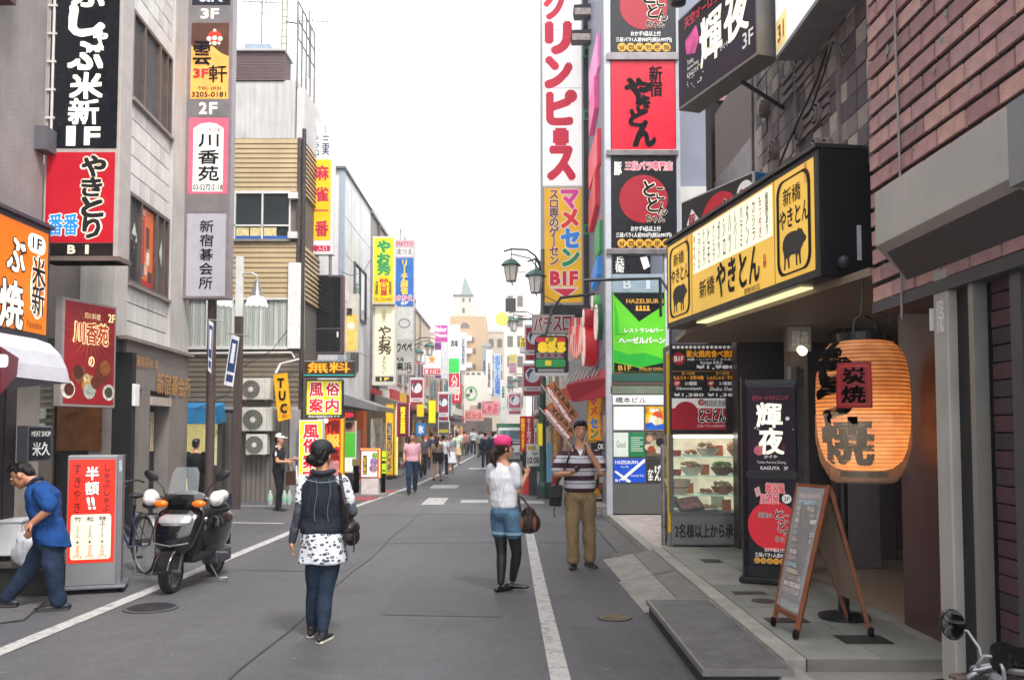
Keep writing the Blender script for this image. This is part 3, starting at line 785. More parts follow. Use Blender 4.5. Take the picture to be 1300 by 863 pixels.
# ---- street lamps with bell shades
def bell_lamp(t,c,sgn):
    t.part('arm',MB().tube([c + V(-sgn * .42,0,.62),c + V(-.1 * sgn,0,.62),c + V(0,0,.56),c + V(0,0,.45)],.02,8),M('#c8c6c4',.4,.1,metal=.4))
    mb = MB(); n = 24; rs = []
    for r_,z_ in ((.02,.46),(.05,.44),(.08,.30),(.12,.17),(.15,.1)): rs.append([c + V(r_ * cos(tau*k/n),r_ * sin(tau*k/n),z_) for k in range(n)])
    t.part('shade_cap',mb.rings(rs),M('#8d8a8a',.35,.15,metal=.5),smooth=True)
    mb = MB(); rs = []
    for r_,z_,wv in ((.15,.1,0),(.20,.04,.0),(.235,-.06,.02),(.24,-.10,.035),(.2,-.09,.02),(.02,.0,0)):
        rs.append([c + V(r_ * cos(tau*k/n),r_ * sin(tau*k/n),z_ - wv * (k % 2)) for k in range(n)])
    t.part('glass_shade',mb.rings(rs),M('#f2f0ea',.4,.03,emit=.1),smooth=True)
def left_lamp(px,Y,top_y,label,sides):
    b_ = at(px,500,Y); t = Thing('street_lamp',label,'street lamp',(b_.x,Y,0),group='bell-shaded street lamps on the left')
    zt = at(px,top_y,Y).z; zm = at(px,402,Y).z
    t.part('post',MB().box(b_.x - .075,b_.x + .075,Y - .075,Y + .075,0,zm),pm,bevel=.008)
    t.part('upper_post',MB().box(b_.x - .07,b_.x + .07,Y - .07,Y + .07,zm,zt),M('#e2e0dc',.45,.06),bevel=.008)
    zl = at(px,386,Y).z
    for sx in sides: bell_lamp(t,V(b_.x + sx * .38,Y - .02,zl + .05),sx)
    return t
lt_ = left_lamp(302,18.6,326,'brown street lamp post with two bell shades beside the tan building',(1,-1))
def hang_banner(xa,ya,xb,yb,xc,yc,xd,yd,Y,label,cols,tag):
    t = Thing('street_banner',label,'banner',at((xc + xd) / 2,yc,Y),group='narrow street banners')
    P = [at(xa,ya,Y),at(xb,yb,Y),at(xd,yd,Y),at(xc,yc,Y)]
    def seg(v0,v1,m_,nm,o_=0.0,u0=0.0,u1=1.0):
        def q(u,v): return (P[0].lerp(P[1],u)).lerp(P[3].lerp(P[2],u),v) + V(0,-o_,0)
        return t.part(nm,MB().prism([q(u0,v1),q(u1,v1),q(u1,v0),q(u0,v0)],(0,.004,0)),m_)
    seg(0,1,M(cols[0],.7,.1),'cloth')
    seg(.08,.72,M(cols[1],.7,.1),'printed_field',.004,.1,.92)
    seg(.16,.55,M('#e8e8ea',.7,.15,14),'print',.008,.3,.7)
    seg(.78,.92,M(cols[1],.7,.5,25),'print',.004,.15,.85)
    t.part('rod',MB().tube([P[0] + V(-.1,0,.02),P[1] + V(.25,0,.02)],.012,6),STEEL)
hang_banner(294,424,304,428,284,488,296,491,18.3,'tilted blue and white banner on the lamp post with bell shades',('#e4e4e6','#203a6a'),0)
hang_banner(265,406,271,410,264,470,268,474,16.2,'narrow blue and white banner seen edge-on behind brown sign pole',('#d8d6dc','#2a3c70'),0)
# ---- tan sided building across the side street
TY = 20.6
t = Thing('tan_building','three storey building with tan metal siding and curtained windows','building',(-6.5,TY + 1,0))
def tx(px): return at(px,400,TY).x
def tz(py): return at(340,py,TY).z
XR = tx(380)
def tbox(x0,x1,y0,y1,f0=0.0,f1=.2): return MB().box(tx(x0),tx(x1),TY - f1,TY - f0,tz(y1),tz(y0))
t.part('core',MB().box(-14,XR,TY,TY + 2.0,0,tz(176)),M('#6d655c',.7,.15))
t.part('upper_core',MB().box(-14,tx(372),TY + .1,TY + 2.0,tz(176),tz(100)),M('#c6c3c0',.7,.1,1.5,streak=.5))
TAN = M('#b59e78',.55,.12,1.2,streak=.3); TAND = M('#6e6252',.6,.15,1.2,streak=.3)
def siding(x0,x1,y0,y1,mat,nm='siding',side=True):
    mb = MB(); z0,z1 = tz(y1),tz(y0); p = .115; k = int((z1 - z0) / p); p = (z1 - z0) / k
    for i in range(k):
        zz = z0 + i * p
        mb.hexa([(tx(x0),TY - .06,zz),(tx(x1),TY - .06,zz),(tx(x1),TY,zz),(tx(x0),TY,zz),(tx(x0),TY - .04,zz + p),(tx(x1),TY - .04,zz + p),(tx(x1),TY,zz + p),(tx(x0),TY,zz + p)])
    t.part(nm,mb,mat)
    if side:
        mb = MB()
        for i in range(k):
            zz = z0 + i * p; xr = XR
            mb.hexa([(xr,TY + .05,zz),(xr + .06,TY + .05,zz),(xr + .06,TY + 1.95,zz),(xr,TY + 1.95,zz),(xr,TY + .05,zz + p),(xr + .022,TY + .05,zz + p),(xr + .022,TY + 1.95,zz + p),(xr,TY + 1.95,zz + p)])
        t.part('side_siding',mb,mat)
siding(150,377,177,244,TAN); siding(150,377,308,378,TAN); siding(150,381,446,516,TAND,side=False)
t.part('roof_band',tbox(150,357,67,103,-.6,.05),M('#5b4746',.6,.25,2,streak=.2))
mb = MB()
for i in range(9): mb.box(tx(150),tx(357),TY - .056,TY - .05,tz(103 - i * 4) ,tz(103 - i * 4) + .012)
t.part('roof_band_seam',mb,M('#7c6665',.6,.2))
t.part('roof_edge',tbox(150,359,64,67,-.7,.12),M('#b9b6b6',.5,.1))
t.part('plaster',tbox(150,371,104,176,-.1,.02),M('#c2bfbc',.75,.1,1.4,bump=.1,streak=.55))
t.part('side_plaster',MB().box(tx(371),XR + .04,TY + .1,TY + 1.95,tz(176),tz(110)),M('#cfccc8',.75,.12,1.4,streak=.5))
wf = M('#d8d6d2',.45,.1); wg = M('#2f3436',.04,.1,coat=.3)
w = t.part('window',tbox(297,366,247,304,.01,.03),M('#35393a',.05,.25,1.5,coat=.3))
mb = MB()
for a in ((296,367,243.5,246.5),(331,333,246.6,304),(296,366,286,288),(366,368,246.6,304),(296,298,246.6,304)): q = tbox(*a,.005,.07); i0 = len(mb.v); mb.v += q.v; mb.f += [tuple(i0 + k for k in f) for f in q.f]
t.part('frame',mb,wf,w); t.part('sill',tbox(165,369,304.5,307.5,.0,.12),M('#8a857e',.5,.2),w)
t.part('blue_strip',tbox(296,366,300,304,.031,.05),M('#1f5aa8',.5,.1),w)
for i in range(3): t.part('paper_notice',tbox(299 + i * 17.5,315 + i * 17.5,289,300,.031,.045),M('#dcc890',.6,.3,14),w)
t.part('blue_strip',tbox(200,240,288,303,.01,.05),M('#1f5aa8',.5,.1))
CUR = bpy.data.materials.new('curtain'); CUR.use_nodes = True
n_,l_ = CUR.node_tree.nodes,CUR.node_tree.links
tc = n_.new('ShaderNodeTexCoord'); wv = n_.new('ShaderNodeTexNoise'); mp = n_.new('ShaderNodeMapping'); mp.inputs['Scale'].default_value = (7,1,.15)
l_.new(tc.outputs['Object'],mp.inputs['Vector']); l_.new(mp.outputs[0],wv.inputs['Vector']); wv.inputs['Scale'].default_value = 2.2
cr_ = n_.new('ShaderNodeValToRGB'); cr_.color_ramp.elements[0].color = (.33,.33,.29,1); cr_.color_ramp.elements[1].color = (.62,.62,.55,1); cr_.color_ramp.elements[0].position = .35; cr_.color_ramp.elements[1].position = .65
l_.new(wv.outputs['Fac'],cr_.inputs[0]); l_.new(cr_.outputs[0],n_['Principled BSDF'].inputs['Base Color'])
def curtain(x0,x1,y0,y1):
    k = 40; mb = MB(); X0,X1 = tx(x0),tx(x1)
    for i in range(k):
        a,b_ = X0 + (X1 - X0) * i / k,X0 + (X1 - X0) * (i + 1) / k
        fa,fb = TY - .015 + .012 * sin(i * 1.9),TY - .015 + .012 * sin((i + 1) * 1.9)
        mb.quad(V(a,fa,tz(y1)),V(b_,fb,tz(y1)),V(b_,fb,tz(y0)),V(a,fa,tz(y0)))
    return t.part('curtain',mb,CUR)
for a,b_ in ((224,263),(266,296),(297,331),(333,366)):
    curtain(a,b_,381,440); t.part('pane',tbox(a,b_,381,440,.03,.034),glass('#c8d4d0',.03,.12))
mb = MB()
for a in ((150,367,378.5,381),(150,367,440,443.5),(263,266,381,440),(295.5,297.5,381,440),(331,333,381,440)): q = tbox(*a,.0,.08); i0 = len(mb.v); mb.v += q.v; mb.f += [tuple(i0 + k for k in f) for f in q.f]
t.part('window_frame',mb,wf)
t.part('white_duct',tbox(367,383,335,443,-.3,.14),M('#e6e4e0',.5,.05,streak=.2),bevel=.01)
t.part('corner_post',tbox(376,380,176,335,-.05,.07),M('#4b3f3c',.5,.2))
for a in ((366,378,246,254),(366,378,296,304)): t.part('bracket',tbox(*a,.0,.16),M('#d4d2ce',.5,.1))
t.part('pipe',MB().tube([(XR + .08,TY - .05,0),(XR + .08,TY - .05,tz(165))],.05,10),M('#3a3230',.5,.2),smooth=True)
t.part('pipe',MB().tube([(tx(150),TY - .1,tz(450)),(tx(372),TY - .1,tz(448)),(tx(376),TY - .1,tz(455))],.025,8),M('#cfc9c2',.5,.1))
t.part('ground_floor',tbox(288,376,517,640,.0,.05),M('#6c655f',.6,.15,2,streak=.4))
mb = MB()
for i in range(14): q = tbox(292 + i * 6,293 + i * 6,517,640,.05,.065); i0 = len(mb.v); mb.v += q.v; mb.f += [tuple(i0 + k for k in f) for f in q.f]
t.part('panel_rib',mb,M('#57504b',.6,.2))
t.part('belt_course',tbox(270,381,516,520,.0,.1),M('#a39d98',.6,.2))
t.part('grey_pillar',tbox(372,385,520,640,-.3,.2),M('#8d8988',.6,.12,streak=.4),bevel=.01)
t.part('booth_lining',tbox(236,288,536,640,-.02,.02),M('#b9a96a',.5,.15,emit=.35))
t.part('booth_door',tbox(262,284,545,640,.02,.05),M('#c8bd7c',.5,.2,emit=.3))
t.part('booth_panel',tbox(266,279,556,590,.05,.06),M('#ded7b0',.5,.15,emit=.2))
t.part('booth_jamb',tbox(284,290,536,640,.0,.3),M('#4c4340',.5,.2))
t.part('counter',tbox(262,284,590,640,.05,.3),M('#34302f',.5,.2))
fr = front(266,544,280,554,TY - .06); n = 20
ring_shape(t,fr,[(.5 + .25 * cos(tau*k/n),.5 + .36 * sin(tau*k/n)) for k in range(n)],[(.5 + .18 * cos(tau*k/n),.5 + .26 * sin(tau*k/n)) for k in range(n)],M('#3a3a36',.5,0),'no_smoking_mark',.01)
t.part('no_smoking_bar',slab(fr,(.38,.45,.62,.55),.002,.011),M('#3a3a36',.5,0))
aw = M('#2a8cc4',.5,.1,streak=.2)
t.part('blue_awning',MB().hexa([(tx(236),TY - .75,tz(538)),(tx(290),TY - .75,tz(538)),(tx(290),TY - .02,tz(538)),(tx(236),TY - .02,tz(538)),(tx(236),TY - .7,tz(518)),(tx(288),TY - .7,tz(518)),(tx(288),TY - .02,tz(511)),(tx(236),TY - .02,tz(511))]),aw,bevel=.01)
t.part('roof_box',MB().box(tx(297),tx(330),TY + .5,TY + 1.3,tz(66),tz(44)),M('#8d9bab',.5,.15))
t.part('roof_box_hole',MB().box(tx(303),tx(321),TY + .44,TY + .5,tz(63),tz(54)),M('#d6dade',.5,.1))
rw = M('#7b7673',.5,.2)
mb = MB()
for i in range(5):
    y_ = TY + .1 + i * .45
    mb.tube([(XR - .15,y_,tz(110)),(XR - .15,y_,tz(60) + 1.2)],.025,6)
for zz in (tz(60) + .3,tz(60) + .75,tz(60) + 1.2): mb.tube([(XR - .15,TY + .1,zz),(XR - .15,TY + 1.9,zz)],.02,6)
mb.tube([(tx(357),TY,tz(66) + .75),(XR - .15,TY + .1,tz(66) + .75)],.02,6)
t.part('roof_railing',mb,rw)
mb = MB(); xx = tx(352)
for dx in (-.06,.06): mb.tube([(xx + dx,TY + .3,tz(68)),(xx + dx,TY + .3,tz(-60))],.018,6)
for i in range(18): mb.bar((xx - .06,TY + .3,tz(66) + i * .17),(xx + .06,TY + .3,tz(66) + i * .17),.018)
t.part('ladder',mb,M('#8a7f66',.6,.2))
def antenna(px,py,Y,label,h=1.6,n=8):
    p = at(px,py,Y); t = Thing('tv_antenna',label,'antenna',p,group='roof aerials')
    t.part('mast',MB().tube([p,p + V(0,0,h)],.02,6),rw)
    mb = MB(); mb.tube([p + V(-.5,0,h * .86),p + V(.55,.1,h * .86)],.012,5)
    for i in range(n): xx = -.48 + i * .14; mb.tube([p + V(xx,-.25 + .01 * i,h * .86),p + V(xx,.25,h * .86)],.008,5)
    for i in range(3): mb.tube([p + V(-.3 + .2 * i,0,h * .6),p + V(-.3 + .2 * i,0,h * .86 + .2)],.008,5)
    t.part('element',mb,rw)
antenna(392,100,24.5,'fish-bone roof aerial on the white building behind mahjong sign',2.0)
antenna(332,60,21.8,'thin bent roof aerial above the tan building',1.4,5)
# ---- air conditioners on the wall
def aircon(x0,y0,x1,y1,label,fx):
    Y = TY - .07; t = Thing('air_conditioner',label,'air conditioner',at((x0 + x1) / 2,y1,Y),group='outdoor units stacked on the wall')
    fr = front(x0,y0,x1,y1,Y - .28); case = M('#cfcbc0',.5,.1,streak=.3)
    t.part('case',slab(fr,FULL,.27,0),case,bevel=.012)
    r = fr.h * .42; cu,cv = fx,.52
    disc(t,fr,cu,cv,r,M('#5b5852',.6,.2),'fan_recess',.004)
    mb = MB(); c = fr.pt(cu,cv,.01)
    for q in range(1,6):
        rr = r * q / 5; n = 26
        mb.tube([c + V(rr * cos(tau*k/n),0,rr * sin(tau*k/n)) for k in range(n)],.006,4,loop=True)
    for k in range(12): a = tau*k/ 12; mb.bar(c,c + V(r * cos(a),0,r * sin(a)),.006)
    t.part('fan_grille',mb,M('#8e8a80',.5,.15))
    disc(t,fr,cu,cv,r * .28,case,'fan_hub',.016)
    t.part('seam',slab(fr,(.80,.03,.81,.97),.004,.004),M('#8d897f',.5,.1))
    for u in (.1,.85): t.part('bracket',MB().bar(fr.pt(u,1.03,.02),fr.pt(u,1.03,-.28),.03).bar(fr.pt(u,1.3,-.27),fr.pt(u,1.03,-.02),.02),M('#6d6862',.5,.2))
aircon(308,480,343,507,'topmost of three wall-mounted air conditioners on the tan building',.30)
aircon(307,517,346,547,'large middle air conditioner with pale fan hub below the topmost one',.36)
aircon(312,551,339,577,'lowest smaller air conditioner of the three on dark siding',.40)
def board(name,label,cat,fr,base,depth,case,faces,texts=(),group=None,bevel=.006):
    t = Thing(name,label,cat,base,group)
    t.part('case',slab(fr,FULL,depth,0),case,bevel=bevel)
    for f_ in faces: face(t,fr,f_[0],f_[1],f_[2] if len(f_) > 2 else 'panel',f_[3] if len(f_) > 3 else .004)
    for x_ in texts:
        k = dict(x_[3]) if len(x_) > 3 else {}
        oc = k.pop('o',None)
        k.setdefault('bold',.02)
        if oc is not None: text2(t,fr,x_[0],x_[1],x_[2],oc,**k)
        else: text(t,fr,x_[0],x_[1],x_[2],**k)
    return t
def pxbox(fr_px):
    x0,y0,x1,y1 = fr_px
    return lambda a,b_,c,d: ((a - x0) / (x1 - x0),(b_ - y0) / (y1 - y0),(c - x0) / (x1 - x0),(d - y0) / (y1 - y0))
Y = 19.9
fr = front(348,474,367,534,Y)
t = Thing('shop_sign','tilted yellow vertical sign with black letters beside air conditioners','sign',fr.pt(.5,1))
A = [at(347,476,Y),at(364,473,Y),at(369,531,Y),at(353,535,Y)]
t.part('board',MB().prism([A[3],A[2],A[1],A[0]],(0,.08,0)),LIT('#e8a80c',.15))
for i,s_ in enumerate('TUC'):
    c = at(356.5 + i * 1.9,486 + i * 16,Y - .01); f2 = Fr(c + V(-.07,0,.1),(1,0,0),.14,.2); text(t,f2,s_,FULL,INK,bold=.05)
f2 = Fr(at(357,516,Y - .01),(1,0,0),.2,.07); text(t,f2,'SHOP',FULL,M('#c8641c',.5,0))
f2 = Fr(at(358,525,Y - .01),(1,0,0),.16,.08); text(t,f2,'←',FULL,M('#c8641c',.5,0),bold=.03)
t.part('bracket',MB().tube([at(349,474,Y) + V(0,.05,0),at(356,462,20.3),at(380,456,20.4)],.03,8),M('#c9c4bf',.5,.1))
B_ = pxbox((392,156,424,323)); fr = front(392,156,424,323,22.0)
MAG = M('#c81848',.5,0)
board('blade_sign','white and yellow vertical sign with magenta characters and red arrow','sign',fr,fr.pt(.5,1),.22,M('#dcdad8',.4,.08),
      [(B_(394,158,420,201),LIT('#dfe2ea',.2)),(B_(395,203,420,305),LIT('#f6bf04',.25)),(B_(395,307,420,321),LIT('#e4e2e6',.2))],
      [('三実',B_(408.5,173,417.5,197),M('#20243c',.5,0),dict(vert=True)),('テラコ',B_(397,173,405,198),M('#20243c',.5,0),dict(vert=True)),
       ('株式会社',B_(411,160,414,171),M('#50547c',.5,0),dict(vert=True,bold=0)),('株式会社',B_(399,160,402,171),M('#50547c',.5,0),dict(vert=True,bold=0)),
       ('麻',B_(399,211,417,229),MAG,dict(bold=.04,brush=.02)),('雀',B_(400,238,417,256),MAG,dict(bold=.04,brush=.02)),('一',B_(400,264,417,271),MAG,dict(bold=.04)),('番',B_(401,281,417,300),MAG,dict(bold=.04,brush=.02))])
t = None
o = [x for x in COL.objects if x.get('label','').startswith('white and yellow vertical sign with magenta')][0]
class Wrap:
    def __init__(s,o): s.o,s.loc = o,o.location.copy()
    part = Thing.part
tw_ = Wrap(o)
shape(tw_,fr,[B_(x,y,x,y)[:2] for x,y in ((396,315),(402,310),(402,312),(420,312),(420,319),(402,319),(402,320.5))],MAG,'arrow',.008)
text(tw_,fr,'入口',B_(404,313,416,318),TXW,out=.014)
tw_.part('pole',MB().tube([fr.pt(.85,1,-.1),fr.pt(.85,1.16,-.1)],.04,8),STEEL)
tw_.part('bracket',MB().box(XR - .3,fr.O.x + .02,22.05,22.2,at(390,290,22).z,at(390,283,22).z),STEEL)
B_ = pxbox((399,349,435,449)); fr = front(399,349,435,449,22.4)
t = board('blade_sign','dark switched-off sign box with a row of red bulbs on its edge','sign',fr,fr.pt(.5,1),.3,M('#4b4546',.5,.2),[(B_(401,352,432,416),M('#17191d',.12,.2)),(B_(401,418,432,446),M('#1c1d20',.12,.3))])
mb = MB()
for i in range(30): mb.ball(fr.pt(1.03,.02 + i * .033,-.04),.022,6)
t.part('bulb_row',mb,M('#a8322c',.4,.2))['kind'] = 'stuff'
t.part('sticker',slab(fr,(.8,.72,.86,.79),.003,.006),WHITE)
B_ = pxbox((386,457,449,479)); fr = front(386,457,449,479,20.2)
t = board('led_sign','dark LED sign with orange characters and green lamp border','sign',fr,fr.pt(.5,1),.2,M('#2c2a2c',.5,.2),[(B_(388,459,446,474),M('#4a2a0c',.4,.3,30))],
          [('無料',B_(391,460,444,473),LIT('#f29a10',.8),dict(bold=.02))])
mb = MB()
for i in range(34): mb.ball(fr.pt(.015 + i * .0295,.87,.01),.013,6)
t.part('lamp_row',mb,LIT('#37d0c0',.8))['kind'] = 'stuff'
mb = MB()
for i in range(34): mb.ball(fr.pt(.015 + i * .0295,.07,.01),.011,6)
t.part('lamp_row',mb,LIT('#c8d8d0',.4))['kind'] = 'stuff'
YG = LIT('#f4e60c',.35); RO = M('#d01028',.5,0,emit=.1)
B_ = pxbox((388,482,435,531)); fr = front(388,482,435,531,20.4)
t = board('guide_sign','square yellow sign with four outlined red characters under the LED sign','sign',fr,fr.pt(.5,1),.16,M('#26242a',.5,.2),[(B_(389.5,483.5,433.5,526),YG)],
          [(c,B_(*b_),RO,dict(o=LIT('#fbf6f0',.4),bold=.035,edge=.05)) for c,b_ in (('風',(393,486,410,503)),('俗',(414,486,431,502)),('案',(393,506,410,523)),('内',(414,506,430,523)))])
text(t,fr,'無料情報案内所です',B_(392,527,432,530),TXW,bold=0)
B_ = pxbox((379,533,409,640)); fr = front(379,533,409,640,20.2)
t = board('guide_sign','tall yellow floor-standing sign with red characters behind woman in vest','sign',fr,(fr.pt(.5,1).x,20.2,0),.2,M('#e8e4d8',.5,.1),[(B_(380.5,535,407.5,634),YG)],
          [(c,B_(*b_),RO,dict(o=LIT('#fbf6f0',.4),bold=.04,edge=.05)) for c,b_ in (('風',(385,539,404,556)),('俗',(385,557,404,574)),('案',(385,577,404,594)),('内',(385,596,404,613)),('所',(385,615,404,631)))])
t.part('foot',MB().box(fr.O.x - .05,fr.O.x + fr.w + .05,20.1,20.5,0,.06),CHAR)
B_ = pxbox((412,529,436,630)); fr = front(412,529,436,630,22.0)
t = board('guide_sign','red and orange lit upright sign with yellow edge behind woman in vest','sign',fr,(fr.pt(.5,1).x,22,0),.2,M('#c8901c',.5,.1),[(B_(413,531,432,628),LIT('#d8361c',.4)),(B_(432.5,531,435.5,628),LIT('#f2b418',.5))],
          [(c,B_(414.5,533 + i * 18,431,549 + i * 18),LIT('#f7c84c',.5) if i % 2 else M('#7c0c10',.5,0),dict(bold=.04)) for i,c in enumerate('情報無料所')])
t.part('lamp',MB().ball(fr.pt(.1,.05,.1),.06,10),LIT('#fff0d0',2.0),smooth=True)
t.part('print',slab(fr,(.1,.55,.75,.8),.003,.018),M('#e0a0a0',.5,.5,14))
B_ = pxbox((436,521,450,533)); fr = front(436,521,450,533,23)
board('led_sign','small red electronic sign above the green poster','sign',fr,fr.pt(.5,1),.15,CHAR,[(B_(437,522,449,531),M('#3a0a10',.4,.2))],[('営業中',B_(438,523.5,448.5,530),LIT('#f02c3c',1.0),{})])
B_ = pxbox((436,534,452,600)); fr = front(436,534,452,600,23.2)
t = board('poster_stand','tall poster stand with bright green lower half beside guide signs','poster',fr,(fr.pt(.5,1).x,23.2,0),.1,M('#d8d2c4',.5,.1),[(B_(437,536,451,548),M('#c89c78',.5,.4,10)),(B_(437,549,451,580),LIT('#4fb838',.3)),(B_(437,581,451,598),LIT('#e8f0d8',.4))])
disc(t,fr,.4,.09,.09,M('#5c3a30',.6,.3),'print'); t.part('legs',MB().box(fr.O.x,fr.O.x + fr.w,23.2,23.3,0,fr.O.z - fr.h),CHAR)
# ---- white two storey building and the row beyond on the left
LX = -4.95
t = Thing('white_building','white panelled building with a single framed window beside the mahjong signs','building',(LX - 2,25.2,0))
WP = M('#dcdbdb',.6,.08,1.5,streak=.35); z1 = at(434,215,25.2).z
t.part('wall',MB().box(-13,LX,25.2,30.0,0,z1),WP)
t.part('upper_wall',MB().box(-13,LX - .28,25.0,28.5,z1,at(428,100,25).z),M('#e6e4e2',.6,.08))
t.part('corner_trim',MB().box(LX - .12,LX + .02,25.16,25.3,3,z1),M('#9fa9b6',.5,.1))
t.part('parapet_cap',MB().box(-13,LX + .06,25.1,30.05,z1 + .002,z1 + .07),M('#6d6a6c',.5,.1))
mb = MB()
for zz in (4.2,5.5,6.9,8.0): mb.box(LX + .001,LX + .006,25.3,30,zz,zz + .02)
for yy in (26.4,27.9): mb.box(LX + .001,LX + .005,yy,yy + .02,2.6,z1)
t.part('panel_joint',mb,M('#a8a7a8',.6,.1))
def side_win(t,y0,y1,z0,z1,x=LX,fm_=M('#57534f',.5,.2),gm=M('#56605e',.05,.3,2,coat=.3)):
    w = t.part('window',MB().box(x - .05,x + .012,y0,y1,z0,z1),gm)
    mb = MB()
    for a in ((y0 - .05,y1 + .05,z1 + .001,z1 + .06),(y0 - .05,y1 + .05,z0 - .06,z0 - .001),(y0 - .05,y0 - .001,z0,z1),(y1 + .001,y1 + .05,z0,z1),((y0 + y1) / 2 - .02,(y0 + y1) / 2 + .02,z0,z1)): mb.box(x + .0,x + .05,*a)
    t.part('frame',mb,fm_,w)
    return w
side_win(t,26.9,29.0,5.3,6.9)
text(t,Fr((LX + .02,27.2,6.4),(0,1,0),.8,.8),'麻雀',(0,0,1,.6),M('#3f8f4a',.5,0))
side_win(t,26.6,27.6,3.6,4.6)
t.part('shopfront',MB().box(LX - .3,LX + .02,25.3,29.9,0,2.5),M('#2f2b29',.4,.4,4))
t.part('canopy',MB().hexa([(LX,25.4,2.42),(LX + 1.0,25.4,2.25),(LX + 1.0,29,2.25),(LX,29,2.42),(LX,25.4,2.75),(LX + 1.0,25.4,2.4),(LX + 1.0,29,2.4),(LX,29,2.75)]),M('#7d7c7c',.5,.15))
t.part('orange_column',MB().box(LX + .0,LX + .25,27.4,28.1,0,2.3),LIT('#d8602c',.25))
t.part('white_cabinet',MB().box(LX,LX + .22,26.3,27.1,0,1.7),M('#d6d8da',.4,.1))
def far_building(label,side,y0,y1,h,col,wins,storeys=3,extra=None,setb=0.0,sy=1.5):
    x = (LX - setb) if side < 0 else (2.35 + setb)
    t = Thing('street_building',label,'building',(x,y0,0),group='buildings lining the street')
    m_ = M(col,.7,.1,1.0,streak=.35)
    if side < 0: t.part('wall',MB().box(x - 8,x,y0,y1,0,h),m_)
    else: t.part('wall',MB().box(x,x + 8,y0,y1,0,h),m_)
    c0,c1 = (x - 8.05,x + .08) if side < 0 else (x - .08,x + 8.05)
    t.part('parapet',MB().box(c0,c1,y0 - .06,y1 + .01,h + .002,h + .14),M('#a19c98',.6,.15))
    gm = M('#4a5256',.06,.3,2,coat=.3); fm_ = M('#8a8682',.5,.15)
    nw = max(1,int((y1 - y0) / 2.2))
    for s_ in range(1,storeys):
        for k in range(nw):
            a = y0 + (k + .2) * (y1 - y0) / nw; b_ = y0 + (k + .8) * (y1 - y0) / nw; z0 = 3.0 * s_ + .75
            if z0 + 1.3 > h: continue
            if side < 0: w = t.part('window',MB().box(x - .05,x + .012,a,b_,z0,z0 + sy),gm); mb = MB().box(x + .0,x + .05,a - .05,b_ + .05,z0 - .08,z0 - .001)
            else: w = t.part('window',MB().box(x - .012,x + .05,a,b_,z0,z0 + sy),gm); mb = MB().box(x - .05,x,a - .05,b_ + .05,z0 - .08,z0 - .001)
            t.part('sill',mb,fm_,w)
    sx = (x - .2,x + .015) if side < 0 else (x - .015,x + .2)
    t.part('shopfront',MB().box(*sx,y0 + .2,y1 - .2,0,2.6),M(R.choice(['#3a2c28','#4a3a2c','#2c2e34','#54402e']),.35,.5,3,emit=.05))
    ax = (x,x + .9) if side < 0 else (x - .9,x)
    face_x = x + .004 if side < 0 else x - .004; s_ = 1 if side < 0 else -1
    def fbox(y0_,y1_,z0_,z1_,d_): return MB().box(min(face_x,face_x + s_ * d_),max(face_x,face_x + s_ * d_),y0_,y1_,z0_,z1_)
    yy = y0 + .3
    while yy < y1 - 1.2:
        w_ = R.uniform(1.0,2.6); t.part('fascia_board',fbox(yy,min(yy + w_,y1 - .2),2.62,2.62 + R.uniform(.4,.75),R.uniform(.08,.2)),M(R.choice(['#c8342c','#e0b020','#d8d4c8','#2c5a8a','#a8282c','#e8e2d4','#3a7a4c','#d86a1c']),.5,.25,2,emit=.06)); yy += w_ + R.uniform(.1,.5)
    for k in range(int((y1 - y0) / 1.1)):
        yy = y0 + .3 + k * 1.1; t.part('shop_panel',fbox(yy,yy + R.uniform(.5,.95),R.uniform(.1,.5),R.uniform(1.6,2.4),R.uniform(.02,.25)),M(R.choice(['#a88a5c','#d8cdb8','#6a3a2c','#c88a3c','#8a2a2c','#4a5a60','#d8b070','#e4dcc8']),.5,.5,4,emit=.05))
    for k in range(max(1,int((y1 - y0) / 4))):
        yy = R.uniform(y0 + .5,y1 - 1.2); t.part('air_conditioner_box',fbox(yy,yy + .8,3.3,3.9,.3),M('#c9c5ba',.5,.15))
        t.part('downpipe',MB().tube([(face_x + s_ * .06,yy + 1.0,2.6),(face_x + s_ * .06,yy + 1.0,h)],.045,8),M(R.choice(['#8a8078','#5a504a','#bdb6ae']),.5,.2))
    if extra: t.part('awning',MB().hexa([(ax[0],y0 + .3,2.55),(ax[1],y0 + .3,2.55),(ax[1],y1 - .3,2.55),(ax[0],y1 - .3,2.55),(ax[0],y0 + .3,3.0 if side < 0 else 2.7),(ax[1],y0 + .3,2.7 if side < 0 else 3.0),(ax[1],y1 - .3,2.7 if side < 0 else 3.0),(ax[0],y1 - .3,3.0 if side < 0 else 2.7)]),M(extra,.6,.15))
    return t
far_building('taupe building next to the white panelled one on the left row',-1,30.02,34.5,9.3,'#8d8682',2,3,'#6d6a66')
t = far_building('pale grey narrow building with roof tank and railing on the left row',-1,34.52,44,8.2,'#c9c5c0',2,3,'#8a2a2a')
p = V(LX - .6,40,8.35)
t.part('roof_tank',MB().lathe([(0,0),(.6,0),(.6,1.2),(.5,1.45),(0,1.5)],p,20),M('#c8c0b2',.5,.15),smooth=True)
mb = MB()
for i in range(4): mb.tube([(LX,38 + i * 1.6,8.3),(LX,38 + i * 1.6,10.6)],.03,6)
for zz in (9.0,9.5,10.0,10.6): mb.tube([(LX,38,zz),(LX,42.8,zz)],.022,6)
t.part('roof_railing',mb,rw)
t.part('white_box',MB().box(LX - .7,LX + .05,42,43.8,7.2,8.1),M('#e4e2e0',.5,.05))
far_building('beige building halfway down the left row',-1,44.02,52,7.8,'#c4b49c',2,3,'#3a5a3a')
far_building('low brown building in the left row behind purple signs',-1,52.02,62,7.0,'#a8957f',2,3,'#7a2030')
